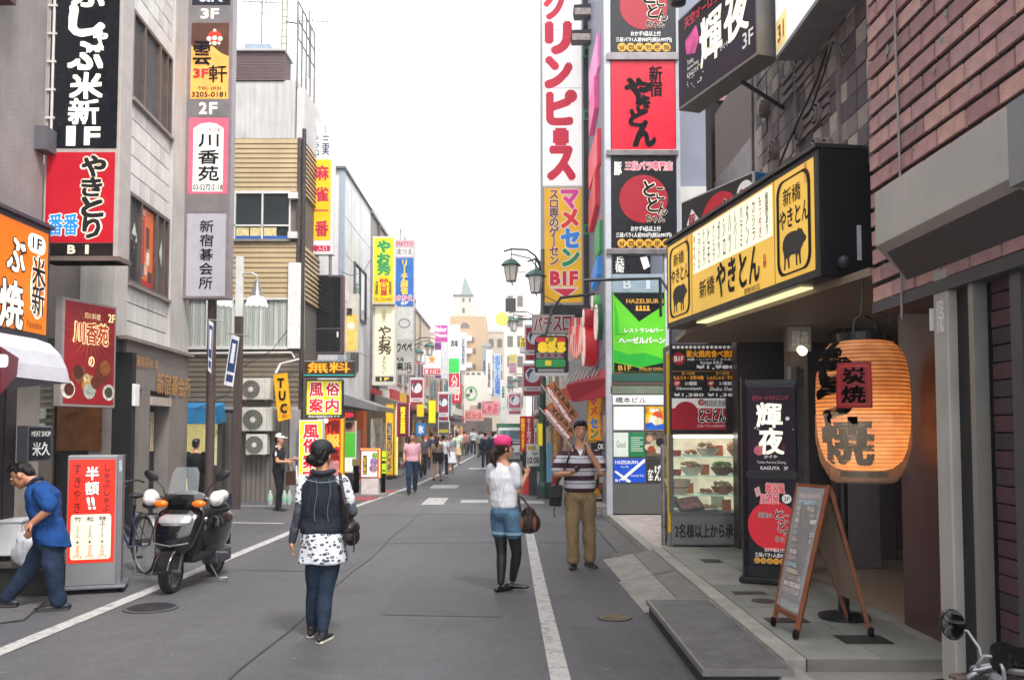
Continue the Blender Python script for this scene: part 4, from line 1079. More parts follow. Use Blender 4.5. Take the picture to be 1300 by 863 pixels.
far_building('cream building far down the left row',-1,62.02,78,8.6,'#c9b9a2',2,3,'#41464e',.3)
far_building('tallish tan building far down the left row',-1,78.02,100,10.5,'#b79f86',3,4,None,.6)
# ================================================================== RIGHT SIDE
def pix(fr,x,y):
    d = ray(x,y); o = V(0,0,CAMH)
    s = (fr.O - o).dot(fr.N) / d.dot(fr.N); p = o + d * s - fr.O
    return (p.dot(fr.U) / fr.w,p.dot(fr.D) / fr.h)
def pb(fr,x0,y0,x1,y1):
    ym,xm = (y0 + y1) / 2,(x0 + x1) / 2
    return (pix(fr,x0,ym)[0],pix(fr,xm,y0)[1],pix(fr,x1,ym)[0],pix(fr,xm,y1)[1])
# ---- brick-fronted building at the right edge
BX = 2.62
t = Thing('brick_building','brick fronted building at the right edge with a grey shutter box','building',(BX + .5,5,0))
MORT = M('#1c1416',.9,.2)
t.part('wall_core',MB().box(BX + .02,6,1.0,6.235,2.58,9),MORT)
bm = [M(c,.75,.28,7,bump=.25,bscale=60) for c in ('#b98e8a','#ae8380','#c29890','#b08a88','#c4988e','#9e7674')]
ch,bl = .137,.335
brk = []
for q in bm:
    mb = MB().hexa([(0,0,0),(0,-bl + .024,0),(.05,-bl + .024,0),(.05,0,0),(0,0,ch - .036),(0,-bl + .024,ch - .036),(.05,-bl + .024,ch - .036),(.05,0,ch - .036)])
    me = mb.mesh('brick'); me.materials.append(q); brk.append(me)
hb = []
for q in bm[:3]:
    mb = MB().hexa([(0,0,0),(0,-bl / 2 + .024,0),(.05,-bl / 2 + .024,0),(.05,0,0),(0,0,ch - .036),(0,-bl / 2 + .024,ch - .036),(.05,-bl / 2 + .024,ch - .036),(.05,0,ch - .036)])
    me = mb.mesh('brick'); me.materials.append(q); hb.append(me)
for r_ in range(30):
    z = 2.585 + r_ * ch
    y = 6.25
    if r_ % 2:
        o = link('brick',R.choice(hb),None,t.o); o.location = V(BX + R.uniform(-.004,.003),y,z) - t.loc; y -= bl / 2
    while y > 4.0:
        o = link('brick',R.choice(brk),None,t.o); o.location = V(BX + R.uniform(-.004,.003),y,z) - t.loc; y -= bl
t.part('end_wall',MB().box(BX + .06,3.4,6.236,6.26,2.58,9),M('#4a3033',.8,.2))
t.part('lintel',MB().box(BX - .01,3.1,4.0,6.24,2.50,2.575),M('#4a4748',.6,.2))
mk = M('#8f8f8a',.9,.3,30)
def scrape(y,z,s=.05):   # old mortar marks left on bricks,with their own shape
    n = 10; pts = [V(BX - .0052,y + s * (.6 + .4 * R.random()) * cos(tau*k/n),z + 1.2 * s * (.5 + .5 * R.random()) * sin(tau*k/n)) for k in range(n)]
    return t.part('mortar_mark',MB().prism(pts,(.003,0,0)),mk)
for k in range(26): scrape(R.uniform(4.6,6.15),2.66 + R.randrange(1,19) * ch,R.uniform(.012,.034))
t.part('cable',MB().tube([(BX - .015,5.75 + .012 * sin(i),9 - i * .33) for i in range(21)],.008,6),M('#8d8484',.6,.1))
SBX = 2.35
GREYB = M('#aaa49c',.5,.06,1.5,streak=.2)
t.part('shutter_box',MB().hexa([(SBX,4.05,2.84),(SBX,5.55,2.84),(BX + .02,5.75,2.66),(BX + .02,4.05,2.66),(SBX,4.05,3.19),(SBX,5.55,3.19),(BX - .002,5.55,3.19),(BX - .002,4.05,3.19)]),GREYB,bevel=.006,label='beige grey shutter housing')
t.part('box_end',MB().box(SBX + .002,BX,3.6,4.045,2.80,3.2),M('#7b7a7c',.5,.1))
t.part('box_underside',MB().hexa([(SBX + .03,4.06,2.825),(SBX + .03,5.5,2.825),(BX,5.7,2.65),(BX,4.06,2.65),(SBX + .03,4.06,2.83),(SBX + .03,5.5,2.83),(BX,5.7,2.655),(BX,4.06,2.655)]),M('#4d4a4a',.6,.1))
t.part('post',MB().box(BX - .0,BX + .12,5.19,5.36,.07,2.64),M('#aaa69e',.5,.08,2,streak=.35),bevel=.01)
t.part('notice',MB().box(BX + .0,BX + .06,5.405,5.41,2.28,2.42),WHITE)
t.part('sticker',MB().box(BX - .004,BX - .0,5.23,5.31,2.25,2.45),M('#d8d6d0',.6,.6,60))
t.part('groove',MB().box(BX + .06,BX + .5,4.96,5.188,.07,2.64),M('#121113',.6,.1))
t.part('rail',MB().box(BX + .02,BX + .1,4.93,4.985,.07,2.64),M('#8d8a84',.4,.1,metal=.4))
yb0,yb1 = 4.62,4.89
t.part('pier',MB().box(BX + .15,BX + .6,yb0,yb1,.07,2.6),MORT)
dbm = [M(c,.6,.25,7,bump=.2) for c in ('#4a2a30','#3d2b33','#43272c','#33272e')]
mes = []
for q in dbm:
    me = MB().box(0,.06,0,yb1 - yb0 - .006,0,.088).mesh('brick'); me.materials.append(q); mes.append(me)
for r_ in range(26):
    o = link('brick',R.choice(mes),None,t.o); o.location = V(BX + .1 + R.uniform(-.003,.003),yb0 + .003,.08 + r_ * .098) - t.loc
t.part('door_frame',MB().box(BX + .04,BX + .16,4.50,4.60,.07,2.55),M('#4e4d50',.4,.1,metal=.4))
t.part('door_frame',MB().box(BX + .1,BX + .2,4.42,4.48,.07,2.55),M('#6d6b6c',.4,.1,metal=.4))
t.part('door',MB().box(BX + .14,BX + .2,3.5,4.415,.07,2.5),M('#1c1b1d',.25,.15))
t.part('door_head',MB().box(BX + .02,BX + .6,3.5,4.89,2.56,2.63),M('#39383a',.5,.1))
for zz in (1.35,1.55): t.part('hinge',MB().lathe([(0,0),(.02,0),(.02,.14),(0,.14)],(BX + .08,4.47,zz),12),M('#6a696b',.3,.1,metal=.7))
t.part('door_rail',MB().box(BX + .11,BX + .14,3.5,4.4,1.25,1.29),M('#4c4b4d',.4,.1))
# ---- entrance building with stone relief wall
SX = 2.80
t = Thing('stone_relief_building','dark building with stone tile relief wall over an open entrance','building',(3.5,8,0))
t.part('upper_core',MB().box(SX + .03,9,6.27,9.75,2.95,11),M('#3b3234',.8,.2))
sm = [M(c,.75,.25,6,bump=.3,bscale=50,streak=.15) for c in ('#6d6062','#82746f','#54494c','#b0a29a','#62565a','#988a82')]
tws,ths = .203,.168
sms = []
for q in sm:
    me = MB().box(0,.04,.004,tws - .004,.004,ths - .004).mesh('stone_tile'); me.materials.append(q); sms.append(me)
nrow,ncol = 17,17
for r_ in range(nrow):
    off = 0
    for c_ in range(ncol):
        y = 6.29 + c_ * tws
        o = link('stone_tile',R.choice(sms),None,t.o); o.location = V(SX - .006 + R.uniform(-.005,.008),y,3.74 + r_ * ths) - t.loc
rel = M('#7a6d6c',.7,.25,8,bump=.2)
def spiral(y,z,r=.15):
    mb = MB(); rs = []
    for q,h in ((1,0),(1,.05),(.86,.06),(.84,.03),(.68,.03),(.66,.07),(.5,.075),(.48,.04),(.32,.04),(.3,.085),(.05,.09)):
        rs.append([V(SX - h,y + r * q * cos(tau*k/ 18),z + r * q * sin(tau*k/ 18)) for k in range(18)])
    t.part('relief_disc',mb.rings(rs),rel)
def rbars(y,z,L,n=3):
    mb = MB()
    for i in range(n): mb.box(SX - .035,SX,y,y + L,z + i * .1,z + i * .1 + .05)
    t.part('relief_bars',mb,rel)
def spz(px,py):
    Y = (SX) * F / (px - PX); p = at(px,py,Y); return p.y,p.z
for px_,py_ in ((971,33),(982,66),(979,138),(991,190),(1049,145),(1045,190),(1060,190),(1025,165),(975,5),(1002,215)): spiral(*spz(px_,py_),.105)
for px_,py_,L in ((1012,110,.45),(1040,152,.85),(1030,92,.5),(982,20,.5)):
    y,z = spz(px_,py_); rbars(y - L / 2,z - .1,L)
for px_ in (1019,962,1075):
    y,z = spz(px_,100); t.part('vertical_fin',MB().box(SX - .03,SX,y - .02,y + .02,3.5,8.5),rel)
t.part('cable',MB().tube([V(SX - .1,*spz(a,b_)) for a,b_ in ((1082,55),(1074,60),(1060,100),(1048,125),(1035,150),(1018,185),(1000,225))],.012,6),BLACK)
t.part('cable',MB().tube([V(SX - .1,*spz(a,b_)) for a,b_ in ((1097,73),(1090,57),(1080,58),(1070,90),(1050,140))],.01,6),BLACK)
SOF = M('#8d7a66',.6,.12,1.5)
t.part('soffit',MB().prism([V(6.5,6.30,2.79),V(2.62,6.30,2.79),V(2.56,6.75,2.79),V(2.03,10.1,2.79),V(2.1,11.1,2.79),V(6.5,11.1,2.79)],(0,0,.06)),SOF)
t.part('back_wall',MB().box(2.9,7,11.15,11.4,.1,3.3),M('#2c1d1c',.35,.2))
t.part('inner_wall',MB().box(5.2,5.4,6.3,11.1,.1,2.86),M('#2a1a1b',.35,.25))
t.part('entrance_floor',MB().box(3.1,5.2,6.7,11.1,.154,.165),M('#93826d',.35,.15,3))
BRN = M('#4a2c28',.32,.15,1.5,coat=.15)
t.part('glossy_panel',MB().box(3.05,3.35,5.55,6.82,.155,2.57),BRN,bevel=.008)
t.part('column',MB().box(3.62,4.02,9.5,9.9,.16,2.85),M('#3a2422',.3,.15),bevel=.01)
t.part('column',MB().box(3.02,3.22,9.4,9.6,.16,2.85),M('#73604e',.5,.15),bevel=.008)
t.part('column',MB().box(4.2,4.5,10.2,10.6,.16,2.85),M('#33201f',.3,.15),bevel=.01)
fr = front(1000,415,1029,446,9.35); face(t,fr,FULL,M('#a09c92',.6,.2),'stone_plaque',.02,.05); text(t,fr,'輝夜',(.15,.15,.9,.85),M('#dedad2',.5,0),bold=.02,out=.024,brush=.05)
fr = front(1108,418,1132,432,10.9)
for k in range(4): face(t,fr,(0,k * .25,1,k * .25 + .17),LIT('#e9ece4',1.2),'louvre_light',.02,.03)
t.part('upper_panel',MB().box(2.9,6,9.76,13,2.95,3.6),M('#38302e',.6,.2))
t.part('beige_soffit',MB().box(3.05,4.5,9.8,12.8,5.4,6.4),M('#5d544f',.6,.15))
t.part('dark_recess',MB().box(3.05,3.2,9.8,12.9,3.6,5.4),M('#0e0e10',.3,.2))  # near-black block stands for the shade inside the gap between buildings
t.part('far_pier',MB().box(3.02,3.4,12.92,13.3,.1,9),M('#1e1816',.8,.2))
for r_ in range(48):
    for c_ in range(2):
        y = 12.9
        o = link('brick',brk[r_ % 6] if False else hb[(r_ + c_) % 3],None,t.o)
        o.rotation_euler = (0,0,pi / 2); o.scale = (1,1,.75); o.location = V(3.02 + (c_ + 1) * .16 - (.08 if r_ % 2 else 0) + .02,12.89,3.4 + r_ * .105) - t.loc
t.part('wall_lamp',MB().lathe([(0,0),(.05,0),(.045,.08),(0,.09)],(3.1,9.2,2.5),14,MR(-1.2,3,'X')),LIT('#fff2d8',1.5))
t.part('switch_plate',MB().box(2.98,3.0,9.3,9.38,2.2,2.35),STEEL)
# ---- paper lantern
c = at(1095,517,6.55)
t = Thing('paper_lantern','large orange ribbed paper lantern with black brush characters at the entrance','lantern',V(c.x,c.y,1.27))
prof = [(.16,.50),(.22,.485),(.275,.43),(.31,.34),(.327,.22),(.332,.08),(.33,-.08),(.322,-.2),(.30,-.31),(.265,-.40),(.20,-.455),(.15,-.47)]
def prad(z,prof=prof):
    for (r0,z0),(r1,z1) in zip(prof,prof[1:]):
        if z1 <= z <= z0: f = (z - z0) / (z1 - z0); f = f * f * (3 - 2 * f) if False else f; return r0 + (r1 - r0) * f
    return .15
rows = []
NR = 33; zz0,zz1 = .5,-.47
for i in range(NR * 4 + 1):
    z = zz0 + (zz1 - zz0) * i / (NR * 4); ph = (i % 4) / 4
    rows.append((prad(z) + .005 * sin(pi * ph),z))
pm_,n_,l_,b_ = nodes_mat('lantern_paper')
tc = n_.new('ShaderNodeTexCoord'); sp_ = n_.new('ShaderNodeSeparateXYZ'); l_.new(tc.outputs['Object'],sp_.inputs[0])
nz_ = n_.new('ShaderNodeTexNoise'); nz_.inputs['Scale'].default_value = 7; l_.new(tc.outputs['Object'],nz_.inputs['Vector'])
rp = n_.new('ShaderNodeValToRGB'); rp.color_ramp.elements[0].color = (.58,.27,.10,1); rp.color_ramp.elements[1].color = (.76,.45,.22,1); rp.color_ramp.elements[0].position = .3; rp.color_ramp.elements[1].position = .7
l_.new(nz_.outputs['Fac'],rp.inputs[0]); l_.new(rp.outputs[0],b_.inputs['Base Color'])
b_.inputs['Roughness'].default_value = .55; b_.inputs['Transmission Weight'].default_value = 0
tl = n_.new('ShaderNodeBsdfTranslucent'); l_.new(rp.outputs[0],tl.inputs['Color'])
ms = n_.new('ShaderNodeMixShader'); ms.inputs[0].default_value = .55
l_.new(b_.outputs[0],ms.inputs[1]); l_.new(tl.outputs[0],ms.inputs[2]); l_.new(ms.outputs[0],n_['Material Output'].inputs['Surface'])
lp = t.part('paper_shade',MB().rings([[c + V(max(r,.001) * cos(tau*k/ 48),max(r,.001) * sin(tau*k/ 48),z) for k in range(48)] for r,z in rows],caps=False),pm_,smooth=True)
mb = MB()
for i in range(NR + 1):
    z = zz0 + (zz1 - zz0) * i / NR; r = prad(z) + .001
    mb.tube([c + V(r * cos(tau*k/ 40),r * sin(tau*k/ 40),z) for k in range(40)],.0022,4,loop=True)
t.part('rib',mb,M('#5c2f14',.6,.2),lp)
t.part('top_ring',MB().rings([[c + V(r * cos(tau*k/ 32),r * sin(tau*k/ 32),z) for k in range(32)] for r,z in ((.17,.49),(.175,.56),(.15,.56),(.145,.49))]),BLACK)
t.part('rain_cover',MB().rings([[c + V(r * (1 + .02 * (k % 2)) * cos(tau*k/ 24),r * (1 + .02 * (k % 2)) * sin(tau*k/ 24),z) for k in range(24)] for r,z in ((.335,-.05),(.335,-.25),(.30,-.42),(.23,-.55),(.18,-.57))],caps=False),M('#e9d3b4',.25,.2,alpha=.28))
t.part('bottom_ring',MB().lathe([(0,-.475),(.17,-.475),(.17,-.52),(0,-.52)],c,28),BLACK)
t.part('hanger',MB().tube([c + V(-.06,0,.56),c + V(-.05,0,.66),c + V(0,0,.70),c + V(.02,0,.9),c + V(.02,0,1.0)],.008,6),BLACK)
t.part('hanger',MB().tube([c + V(.13,0,.56),c + V(.10,0,.66),c + V(.03,0,.70)],.008,6),BLACK)
t.part('cable',MB().tube([c + V(.15,.03,.95),c + V(.16,.03,.8),c + V(.2,.03,.72),c + V(.24,.03,.62)],.007,6),BLACK)
pl = bpy.data.lights.new('lantern_bulb','POINT'); pl.energy = 5; pl.color = (1,.62,.28); pl.shadow_soft_size = .06
po = bpy.data.objects.new('lantern_bulb',pl); COL.objects.link(po); po.parent = t.o; po.location = c + V(0,0,-.22) - t.loc
lf = V(-c.x,-c.y,0).normalized(); lr = V(-lf.y,lf.x,0)
def lant(x0,y0,x1,y1,out=.007):      # bend flat lettering round the lantern
    a0,a1 = math.asin(max(-1,(x0 - 1095) / 56)),math.asin(min(1,(x1 - 1095) / 56)); z1,z0 = at(1095,y0,6.3).z - c.z,at(1095,y1,6.3).z - c.z
    def f_(u,v,e,c=c.copy(),lf=lf,lr=lr,prad=prad):
        a = a0 + (a1 - a0) * u; z = z0 + (z1 - z0) * v; r = prad(z) + out + e
        return c + (lf * cos(a) + lr * sin(a)) * r + V(0,0,z)
    return f_
ff = Fr((0,0,0),(1,0,0),.3,.3); lk = M('#070504',.9,0); lk.node_tree.nodes['Principled BSDF'].inputs['Specular IOR Level'].default_value = .05
for s_,bb,bo_ in (('も',(1040.2,434,1084,487),.08),('つ',(1043,489,1086,528),.07),('焼',(1046,531,1106,589),.05)): text(t,ff,s_,FULL,lk,bold=bo_,brush=.04,fn=lant(*bb),under=lp)
def lquad(bb,m_,out,nm):
    f_ = lant(*bb,out); mb = MB(); n = 12
    for i in range(n):
        for j in range(8): mb.quad(f_(i / n,j / 8,0),f_((i + 1) / n,j / 8,0),f_((i + 1) / n,(j + 1) / 8,0),f_(i / n,(j + 1) / 8,0))
    t.part(nm,mb,m_,lp)
lquad((1066,460,1106,518),M('#8e1418',.6,.1),.011,'red_label'); lquad((1069,464,1103,514),M('#c8342c',.6,.1),.0125,'red_label'); lquad((1070,465.5,1102,512.5),M('#8e1418',.6,.1),.014,'red_label')
for s_,bb in (('炭',(1074,467,1098,487)),('焼',(1073,490,1098,511))): text(t,ff,s_,FULL,lk,bold=.04,fn=lant(*bb,.017),under=lp)
# ---- black stand under the lantern
t = Thing('lantern_stand','dark post standing on the entrance floor below the paper lantern','post',(c.x + .02,c.y + .5,.155))
t.part('post',MB().tube([(c.x + .02,c.y + .5,.16),(c.x + .02,c.y + .5,1.35)],.045,12),BLACK)
t.part('foot',MB().lathe([(0,0),(.2,0),(.2,.02),(.05,.04),(0,.04)],(c.x + .02,c.y + .5,.158),20),BLACK)
# ---- yellow pub sign over the entrance
fr = slant(848,10.1,1037,6.7,314,411.5)
t = Thing('pub_sign','long yellow lit sign with pig silhouettes and menu strip over entrance','sign',fr.pt(.5,1))
csm = M('#1b191b',.35,.2)
t.part('case',slab(fr,(-.012,-.05,1.012,1.06),.48,0),csm,bevel=.008)
t.part('drip_cap',slab(fr,(-.02,-.085,1.02,-.052),.52,.03),M('#2a282c',.4,.2))
YL = M('#cfa440',.35,.16,.9,emit=.34)
uL,uR,um0,um1 = pix(fr,879,350)[0],pix(fr,984,290)[0],pix(fr,881,330)[0],pix(fr,981,275)[0]
face(t,fr,(.005,.01,.995,.99),YL)
t.part('seam',slab(fr,(uR - .002,.01,uR,.99),.002,.006),csm); t.part('seam',slab(fr,(uL - .002,.01,uL,.99),.002,.006),csm)
pig = [(.0,.36),(.03,.20),(.10,.10),(.22,.04),(.40,.02),(.56,.04),(.66,.06),(.70,.0),(.76,.06),(.82,.05),(.86,.12),(.92,.22),(1.0,.30),(.98,.40),(.90,.44),(.84,.52),(.78,.58),(.76,.72),(.78,.96),(.73,.98),(.70,.75),(.66,.66),(.62,.74),(.63,.98),(.58,.98),(.56,.66),(.36,.64),(.28,.70),(.30,.97),(.25,.98),(.22,.74),(.16,.66),(.13,.78),(.10,.99),(.05,.98),(.08,.74),(.06,.58)]
def pigpanel(u0,u1):
    w = u1 - u0; rr = lambda m: rrect((u0 + w * (.05 + m),.06 + m * .25,u1 - w * (.05 + m),.95 - m * .25),.03 - m * .02,4,4.5)
    ring_shape(t,fr,rr(0),rr(.075),INK,'outline',.008)
    shape(t,fr,[(u0 + w * (.20 + .62 * x),.56 + .34 * y) for x,y in pig],M('#1c1814',.5,0),'pig_silhouette',.008)
    text(t,fr,'新橋',(u0 + w * .24,.15,u0 + w * .70,.31),INK,bold=.012,brush=.02)
    text(t,fr,'やきとん',(u0 + w * .14,.34,u0 + w * .90,.52),INK,bold=.025,brush=.05)
    text(t,fr,'歌舞伎町店',(u0 + w * .80,.02,u0 + w * .88,.2),M('#b02c1c',.5,0),True)
pigpanel(.012,uL - .006); pigpanel(uR + .004,.992)
MS = M('#dcd9bd',.4,.08,emit=.45); face(t,fr,(um0,.03,um1,.52),MS,'menu_strip',.008)
cols = ['焼豚あり','もつやき','カシラ','タン','ハラミ','レバー','ハツ','シロ','ガツ','ナンコツ','ヒモ','テッポウ','コブクロ','キャベツ']
for i,s_ in enumerate(cols):
    u = um1 - (i + 1) * (um1 - um0) / len(cols)
    text(t,fr,s_,(u + .005,.07,u + .021,.48),M('#3c352a',.5,0) if i != 1 else TXR,True,.015,.012)
text(t,fr,'新橋',pb(fr,889,353,908,376),INK,bold=.015,brush=.03,out=.01)
text(t,fr,'やきとん',pb(fr,911,322,966,367),INK,bold=.035,brush=.06,out=.01)
text(t,fr,'歌舞伎町店',pb(fr,946,363,966,371),M('#4c3408',.5,0),bold=.01,out=.01)
text(t,fr,'名物',pb(fr,970,322,974,340),TXR,True,.03,out=.01)
t.part('light_strip',slab(fr,(.2,1.065,.88,1.08),.12,-.08),LIT('#eee8b0',1.2))
t.part('end_panel',slab(fr,(1.013,-.04,1.02,1.05),.44,-.02),M('#19181b',.3,.25,3))
t.part('floodlight',MB().ball(fr.pt(1.04,.95,-.15),.05,10),CHAR,smooth=True)
t.part('tube',slab(fr,(1.022,.62,1.026,.92),.03,-.3),M('#b8bcc0',.4,.1))
# ---- small black 2F sign behind it
fr = slant(866,10.0,957,8.8,258,330)
t = Thing('blade_sign','black slanted sign with red disc and white floor number above yellow sign','sign',fr.pt(.5,1))
t.part('case',slab(fr,(-.01,-.02,1.015,1.02),.2,0),M('#b9b4ae',.4,.1),bevel=.006)
t.part('end_panel',slab(fr,(1.016,0,1.02,1),.18,-.01),M('#1c6aa0',.4,.1))
face(t,fr,(.0,.01,.985,.99),M('#141217',.3,.1))
disc(t,fr,.56,.62,.36,LIT('#c8102a',.2),'red_disc'); disc(t,fr,.90,.28,.14,TXW,'floor_disc'); text(t,fr,'2F',(.84,.2,.96,.36),TXR,bold=.04,out=.012)
shape(t,fr,[(.16,.18),(.26,.38),(.18,.62),(.08,.42)],TXW,'diamond',.007); text(t,fr,'豚',(.12,.28,.22,.52),TXR,bold=.03,out=.012)
text(t,fr,'韓国風',(.07,.66,.30,.82),TXW,bold=.03); text(t,fr,'居酒屋',(.42,.36,.62,.50),TXW,bold=.01,out=.012); text2(t,fr,'とこ',(.62,.25,.74,.62),INK,TXW,True,.03,.04,out=.012)
# ---- slanted dark restaurant sign
fr = slant(862,9.4,961,8.0,27,138)
t = Thing('restaurant_sign','large slanted black and purple sign with white brush characters on third floor','sign',fr.pt(.5,1))
m_,n_,l_,b_ = nodes_mat('night_print')
tc = n_.new('ShaderNodeTexCoord'); nz_ = n_.new('ShaderNodeTexNoise'); nz_.inputs['Scale'].default_value = 1.7; nz_.inputs['Detail'].default_value = 6; l_.new(tc.outputs['Object'],nz_.inputs['Vector'])
rp = n_.new('ShaderNodeValToRGB'); e = rp.color_ramp.elements; e[0].position = .4; e[0].color = (.012,.01,.016,1); e[1].position = .66; e[1].color = (.028,.009,.028,1)
l_.new(nz_.outputs['Fac'],rp.inputs[0]); l_.new(rp.outputs[0],b_.inputs['Base Color']); b_.inputs['Roughness'].default_value = .5; b_.inputs['Specular IOR Level'].default_value = .2; l_.new(rp.outputs[0],b_.inputs['Emission Color']); b_.inputs['Emission Strength'].default_value = .12
NIGHTP = m_
t.part('case',slab(fr,(-.012,-.02,1.012,1.02),.26,0),M('#8d8782',.4,.15,metal=.4),bevel=.008)
face(t,fr,(.003,.005,.99,.985),NIGHTP)
shape(t,fr,[(.10,.30),(.26,.22),(.30,.40),(.24,.52),(.12,.46)],M('#b03a78',.5,.7,6,emit=.5),'pink_glow',.006)
text(t,fr,'天空オーロラダイニング',(.10,.045,.97,.17),LIT('#d01c30',.4),bold=.03,brush=.03)
text(t,fr,'輝',(.32,.22,.60,.74),LIT('#f6f0da',.8),bold=.03,brush=.06); text(t,fr,'夜',(.64,.20,.92,.68),LIT('#f6f0da',.8),bold=.035,brush=.06)
text(t,fr,'かぐや',(.58,.66,.68,.72),TXW,bold=.02); text(t,fr,'3F',(.85,.72,.97,.87),TXW,bold=.02)
for i,s_ in enumerate(('Tenku','Aurora Dining','KAGUYA')): text(t,fr,s_,(.13,.54 + i * .07,.22 + .07 * (i > 0),.595 + i * .07),TXW,bold=.01)
for k in range(16): disc(t,fr,R.uniform(.12,.36),R.uniform(.68,.9),R.uniform(.004,.012),TXW,'star',.007,8)
t.part('support',MB().bar(fr.pt(.62,1.03,-.2),fr.pt(.62,1.25,-.7),.03),CHAR)
t.part('spotlight',MB().lathe([(0,0),(.08,.02),(.1,.12),(0,.14)],fr.pt(.12,-.07,.1),14),CHAR)
t.part('spotlight',MB().lathe([(0,0),(.08,.02),(.1,.12),(0,.14)],fr.pt(.35,-.07,.1),14),CHAR)
# ---- white light box high on the stone wall
a,b_ = at(992,75,7.96),at(1052,3,6.77)
t = Thing('light_box','white projecting light box high on the stone relief wall','sign',V(2.6,7.3,a.z))
fr = Fr((2.475,7.96,a.z + 1.5),(0,-1,0),1.2,1.5)
t.part('case',slab(fr,(-.01,-.01,1.01,1.01),.33,0),M('#8e8b88',.5,.1,streak=.3),bevel=.006)
face(t,fr,(.02,.02,.985,.985),M('#dfe0e4',.3,.1,1.5,emit=.35));
t.part('print',slab(fr,(.03,.78,.28,.98),.002,.006),M('#e6cf8c',.4,.3,4,emit=.3)); text(t,fr,'31',(.08,.83,.22,.93),M('#c87a1c',.5,0),bold=.05)
# ---- four-board frontal sign column
SY = 16.2
DD = Thing('sign_column','tall frontal column of black, red and green boards beside grey wall','sign',at(815,652,SY))
t = DD
def cb(x0,y0,x1,y1,mat,nm='panel',out=.0,depth=.14,Yo=0):
    f_ = front(x0,y0,x1,y1,SY + Yo); t.part(nm,slab(f_,FULL,depth,out),mat,bevel=.004); return f_
fm_ = M('#8f8c92',.4,.15,metal=.4)
cb(769,-40,776,655,M('#c6c9d0',.4,.1,metal=.3),'post',0,.2)
cb(844,300,849,480,M('#c2c5cc',.4,.1),'post',0,.15)
cb(858,-40,863,322,M('#a7a9b0',.4,.1),'post',0,.2)
for y0_,y1_ in ((68,77),(191,198),(316,323)): cb(770,y0_,861,y1_,M('#928c8c',.3,.15,metal=.5),'crossbar',.05,.2)
bk = M('#15151b',.3,.1); rd = M('#c2102c',.3,.06,emit=.12); dr = M('#a50f26',.4,.1)
GOLD = M('#d8a136',.4,.1,emit=.1)
def pork_board(y0_,y1_,top):
    f_ = cb(776,y0_,858,y1_,bk,'board',.0,.12)
    h = f_.h
    cv = .46 if top else .5
    disc(t,f_,.5,cv,.46,dr,'red_disc',.006)
    if top: text2(t,f_,'三段バラ専門店',(.22,.055,.95,.15),LIT('#e23058',.3),TXW,False,.03,.05,out=.008); text(t,f_,'豚',(.05,.06,.16,.2),TXW,bold=.04)
    for s_,bb in (('と',(.50,.27,.68,.43)),('こ',(.70,.34,.82,.46)),('と',(.56,.45,.72,.60)),('ん',(.72,.50,.86,.63)),('ちゃん',(.54,.63,.82,.72))): text2(t,f_,s_,bb,INK,M('#e8dcc8',.5,0),False,.03,.045,out=.012,brush=.04)
    text(t,f_,'おかず4品以上付',(.3,.755,.76,.81),TXW,bold=.02); text(t,f_,'三段バラ1人前950円(税込997円)',(.07,.825,.93,.885),TXW,bold=.02)
    for i,s_ in enumerate('삼겹살전문점'): disc(t,f_,.16 + i * .137,.94,.085,GOLD,'gold_disc',.007,18); text(t,f_,s_,(.16 + i * .137 - .045,.915,.16 + i * .137 + .045,.967),M('#5c3408',.5,0),out=.012,bold=.02)
    return f_
pork_board(-42,67,True); pork_board(199,316,True)
f_ = cb(776,78,857,190,rd,'board',0,.12)
for s_,bb in (('新宿',(.60,.06,.80,.40)),): text(t,f_,s_,bb,INK,True,.03,brush=.04)
for s_,bb in (('や',(.22,.20,.62,.42)),('き',(.40,.40,.60,.58)),('と',(.28,.55,.52,.74)),('ん',(.36,.70,.70,.96))): text(t,f_,s_,bb,INK,bold=.06,brush=.09)
f_ = cb(778,325,826,347,bk,'board'); text(t,f_,'兵衛',(.06,.04,.3,.96),TXW,True,.02)
shape(t,f_,[(.72,.1),(.9,-.0),(.98,.6),(.82,.8)],TXW,'white_tag',.008)
f_ = cb(777,348,843,371,M('#8a9aa6',.4,.12,emit=.1),'band'); text(t,f_,'B',(.22,.3,.36,.8),M('#c8d4da',.5,0),bold=.03); text(t,f_,'1',(.66,.3,.72,.8),M('#c8d4da',.5,0),bold=.03)
f_ = cb(778,372,845,472,M('#5cc024',.4,.14,1.0,emit=.12),'board')
shape(t,f_,[(.02,0),(.98,0),(.98,.15),(.50,.36),(.02,.02)],bk,'black_wedge',.005); text(t,f_,'HAZELBURN',(.26,.075,.96,.13),GOLD,bold=.015)
for i in range(4): t.part('crown_mark',slab(f_,(.44 + i * .07,.16,.48 + i * .07,.21),.002,.008),GOLD)
t.part('crown_mark',slab(f_,(.43,.21,.71,.225),.002,.008),GOLD)
shape(t,f_,[(.02,.72),(.3,.78),(.6,.76),(.98,.84),(.98,.9),(.5,.93),(.02,.86)],M('#1f9a2c',.4,.1,emit=.2),'field_shape',.005)
shape(t,f_,[(.04,.12),(.10,.30),(.12,.52),(.04,.52)],M('#2fa02c',.4,.1,emit=.2),'field_shape',.005);
for v_ in (.52,.60): t.part('field_line',slab(f_,(.04,v_,.26,v_ + .008),.002,.006),M('#2fa02c',.4,.1))
t.part('field_line',slab(f_,(.02,.62,.98,.628),.002,.006),M('#b6f08c',.4,.1))
text(t,f_,'レストラン&バー',(.22,.445,.95,.50),TXW,bold=.04); text(t,f_,'ヘーゼルバーン',(.12,.56,.98,.64),TXW,bold=.05)
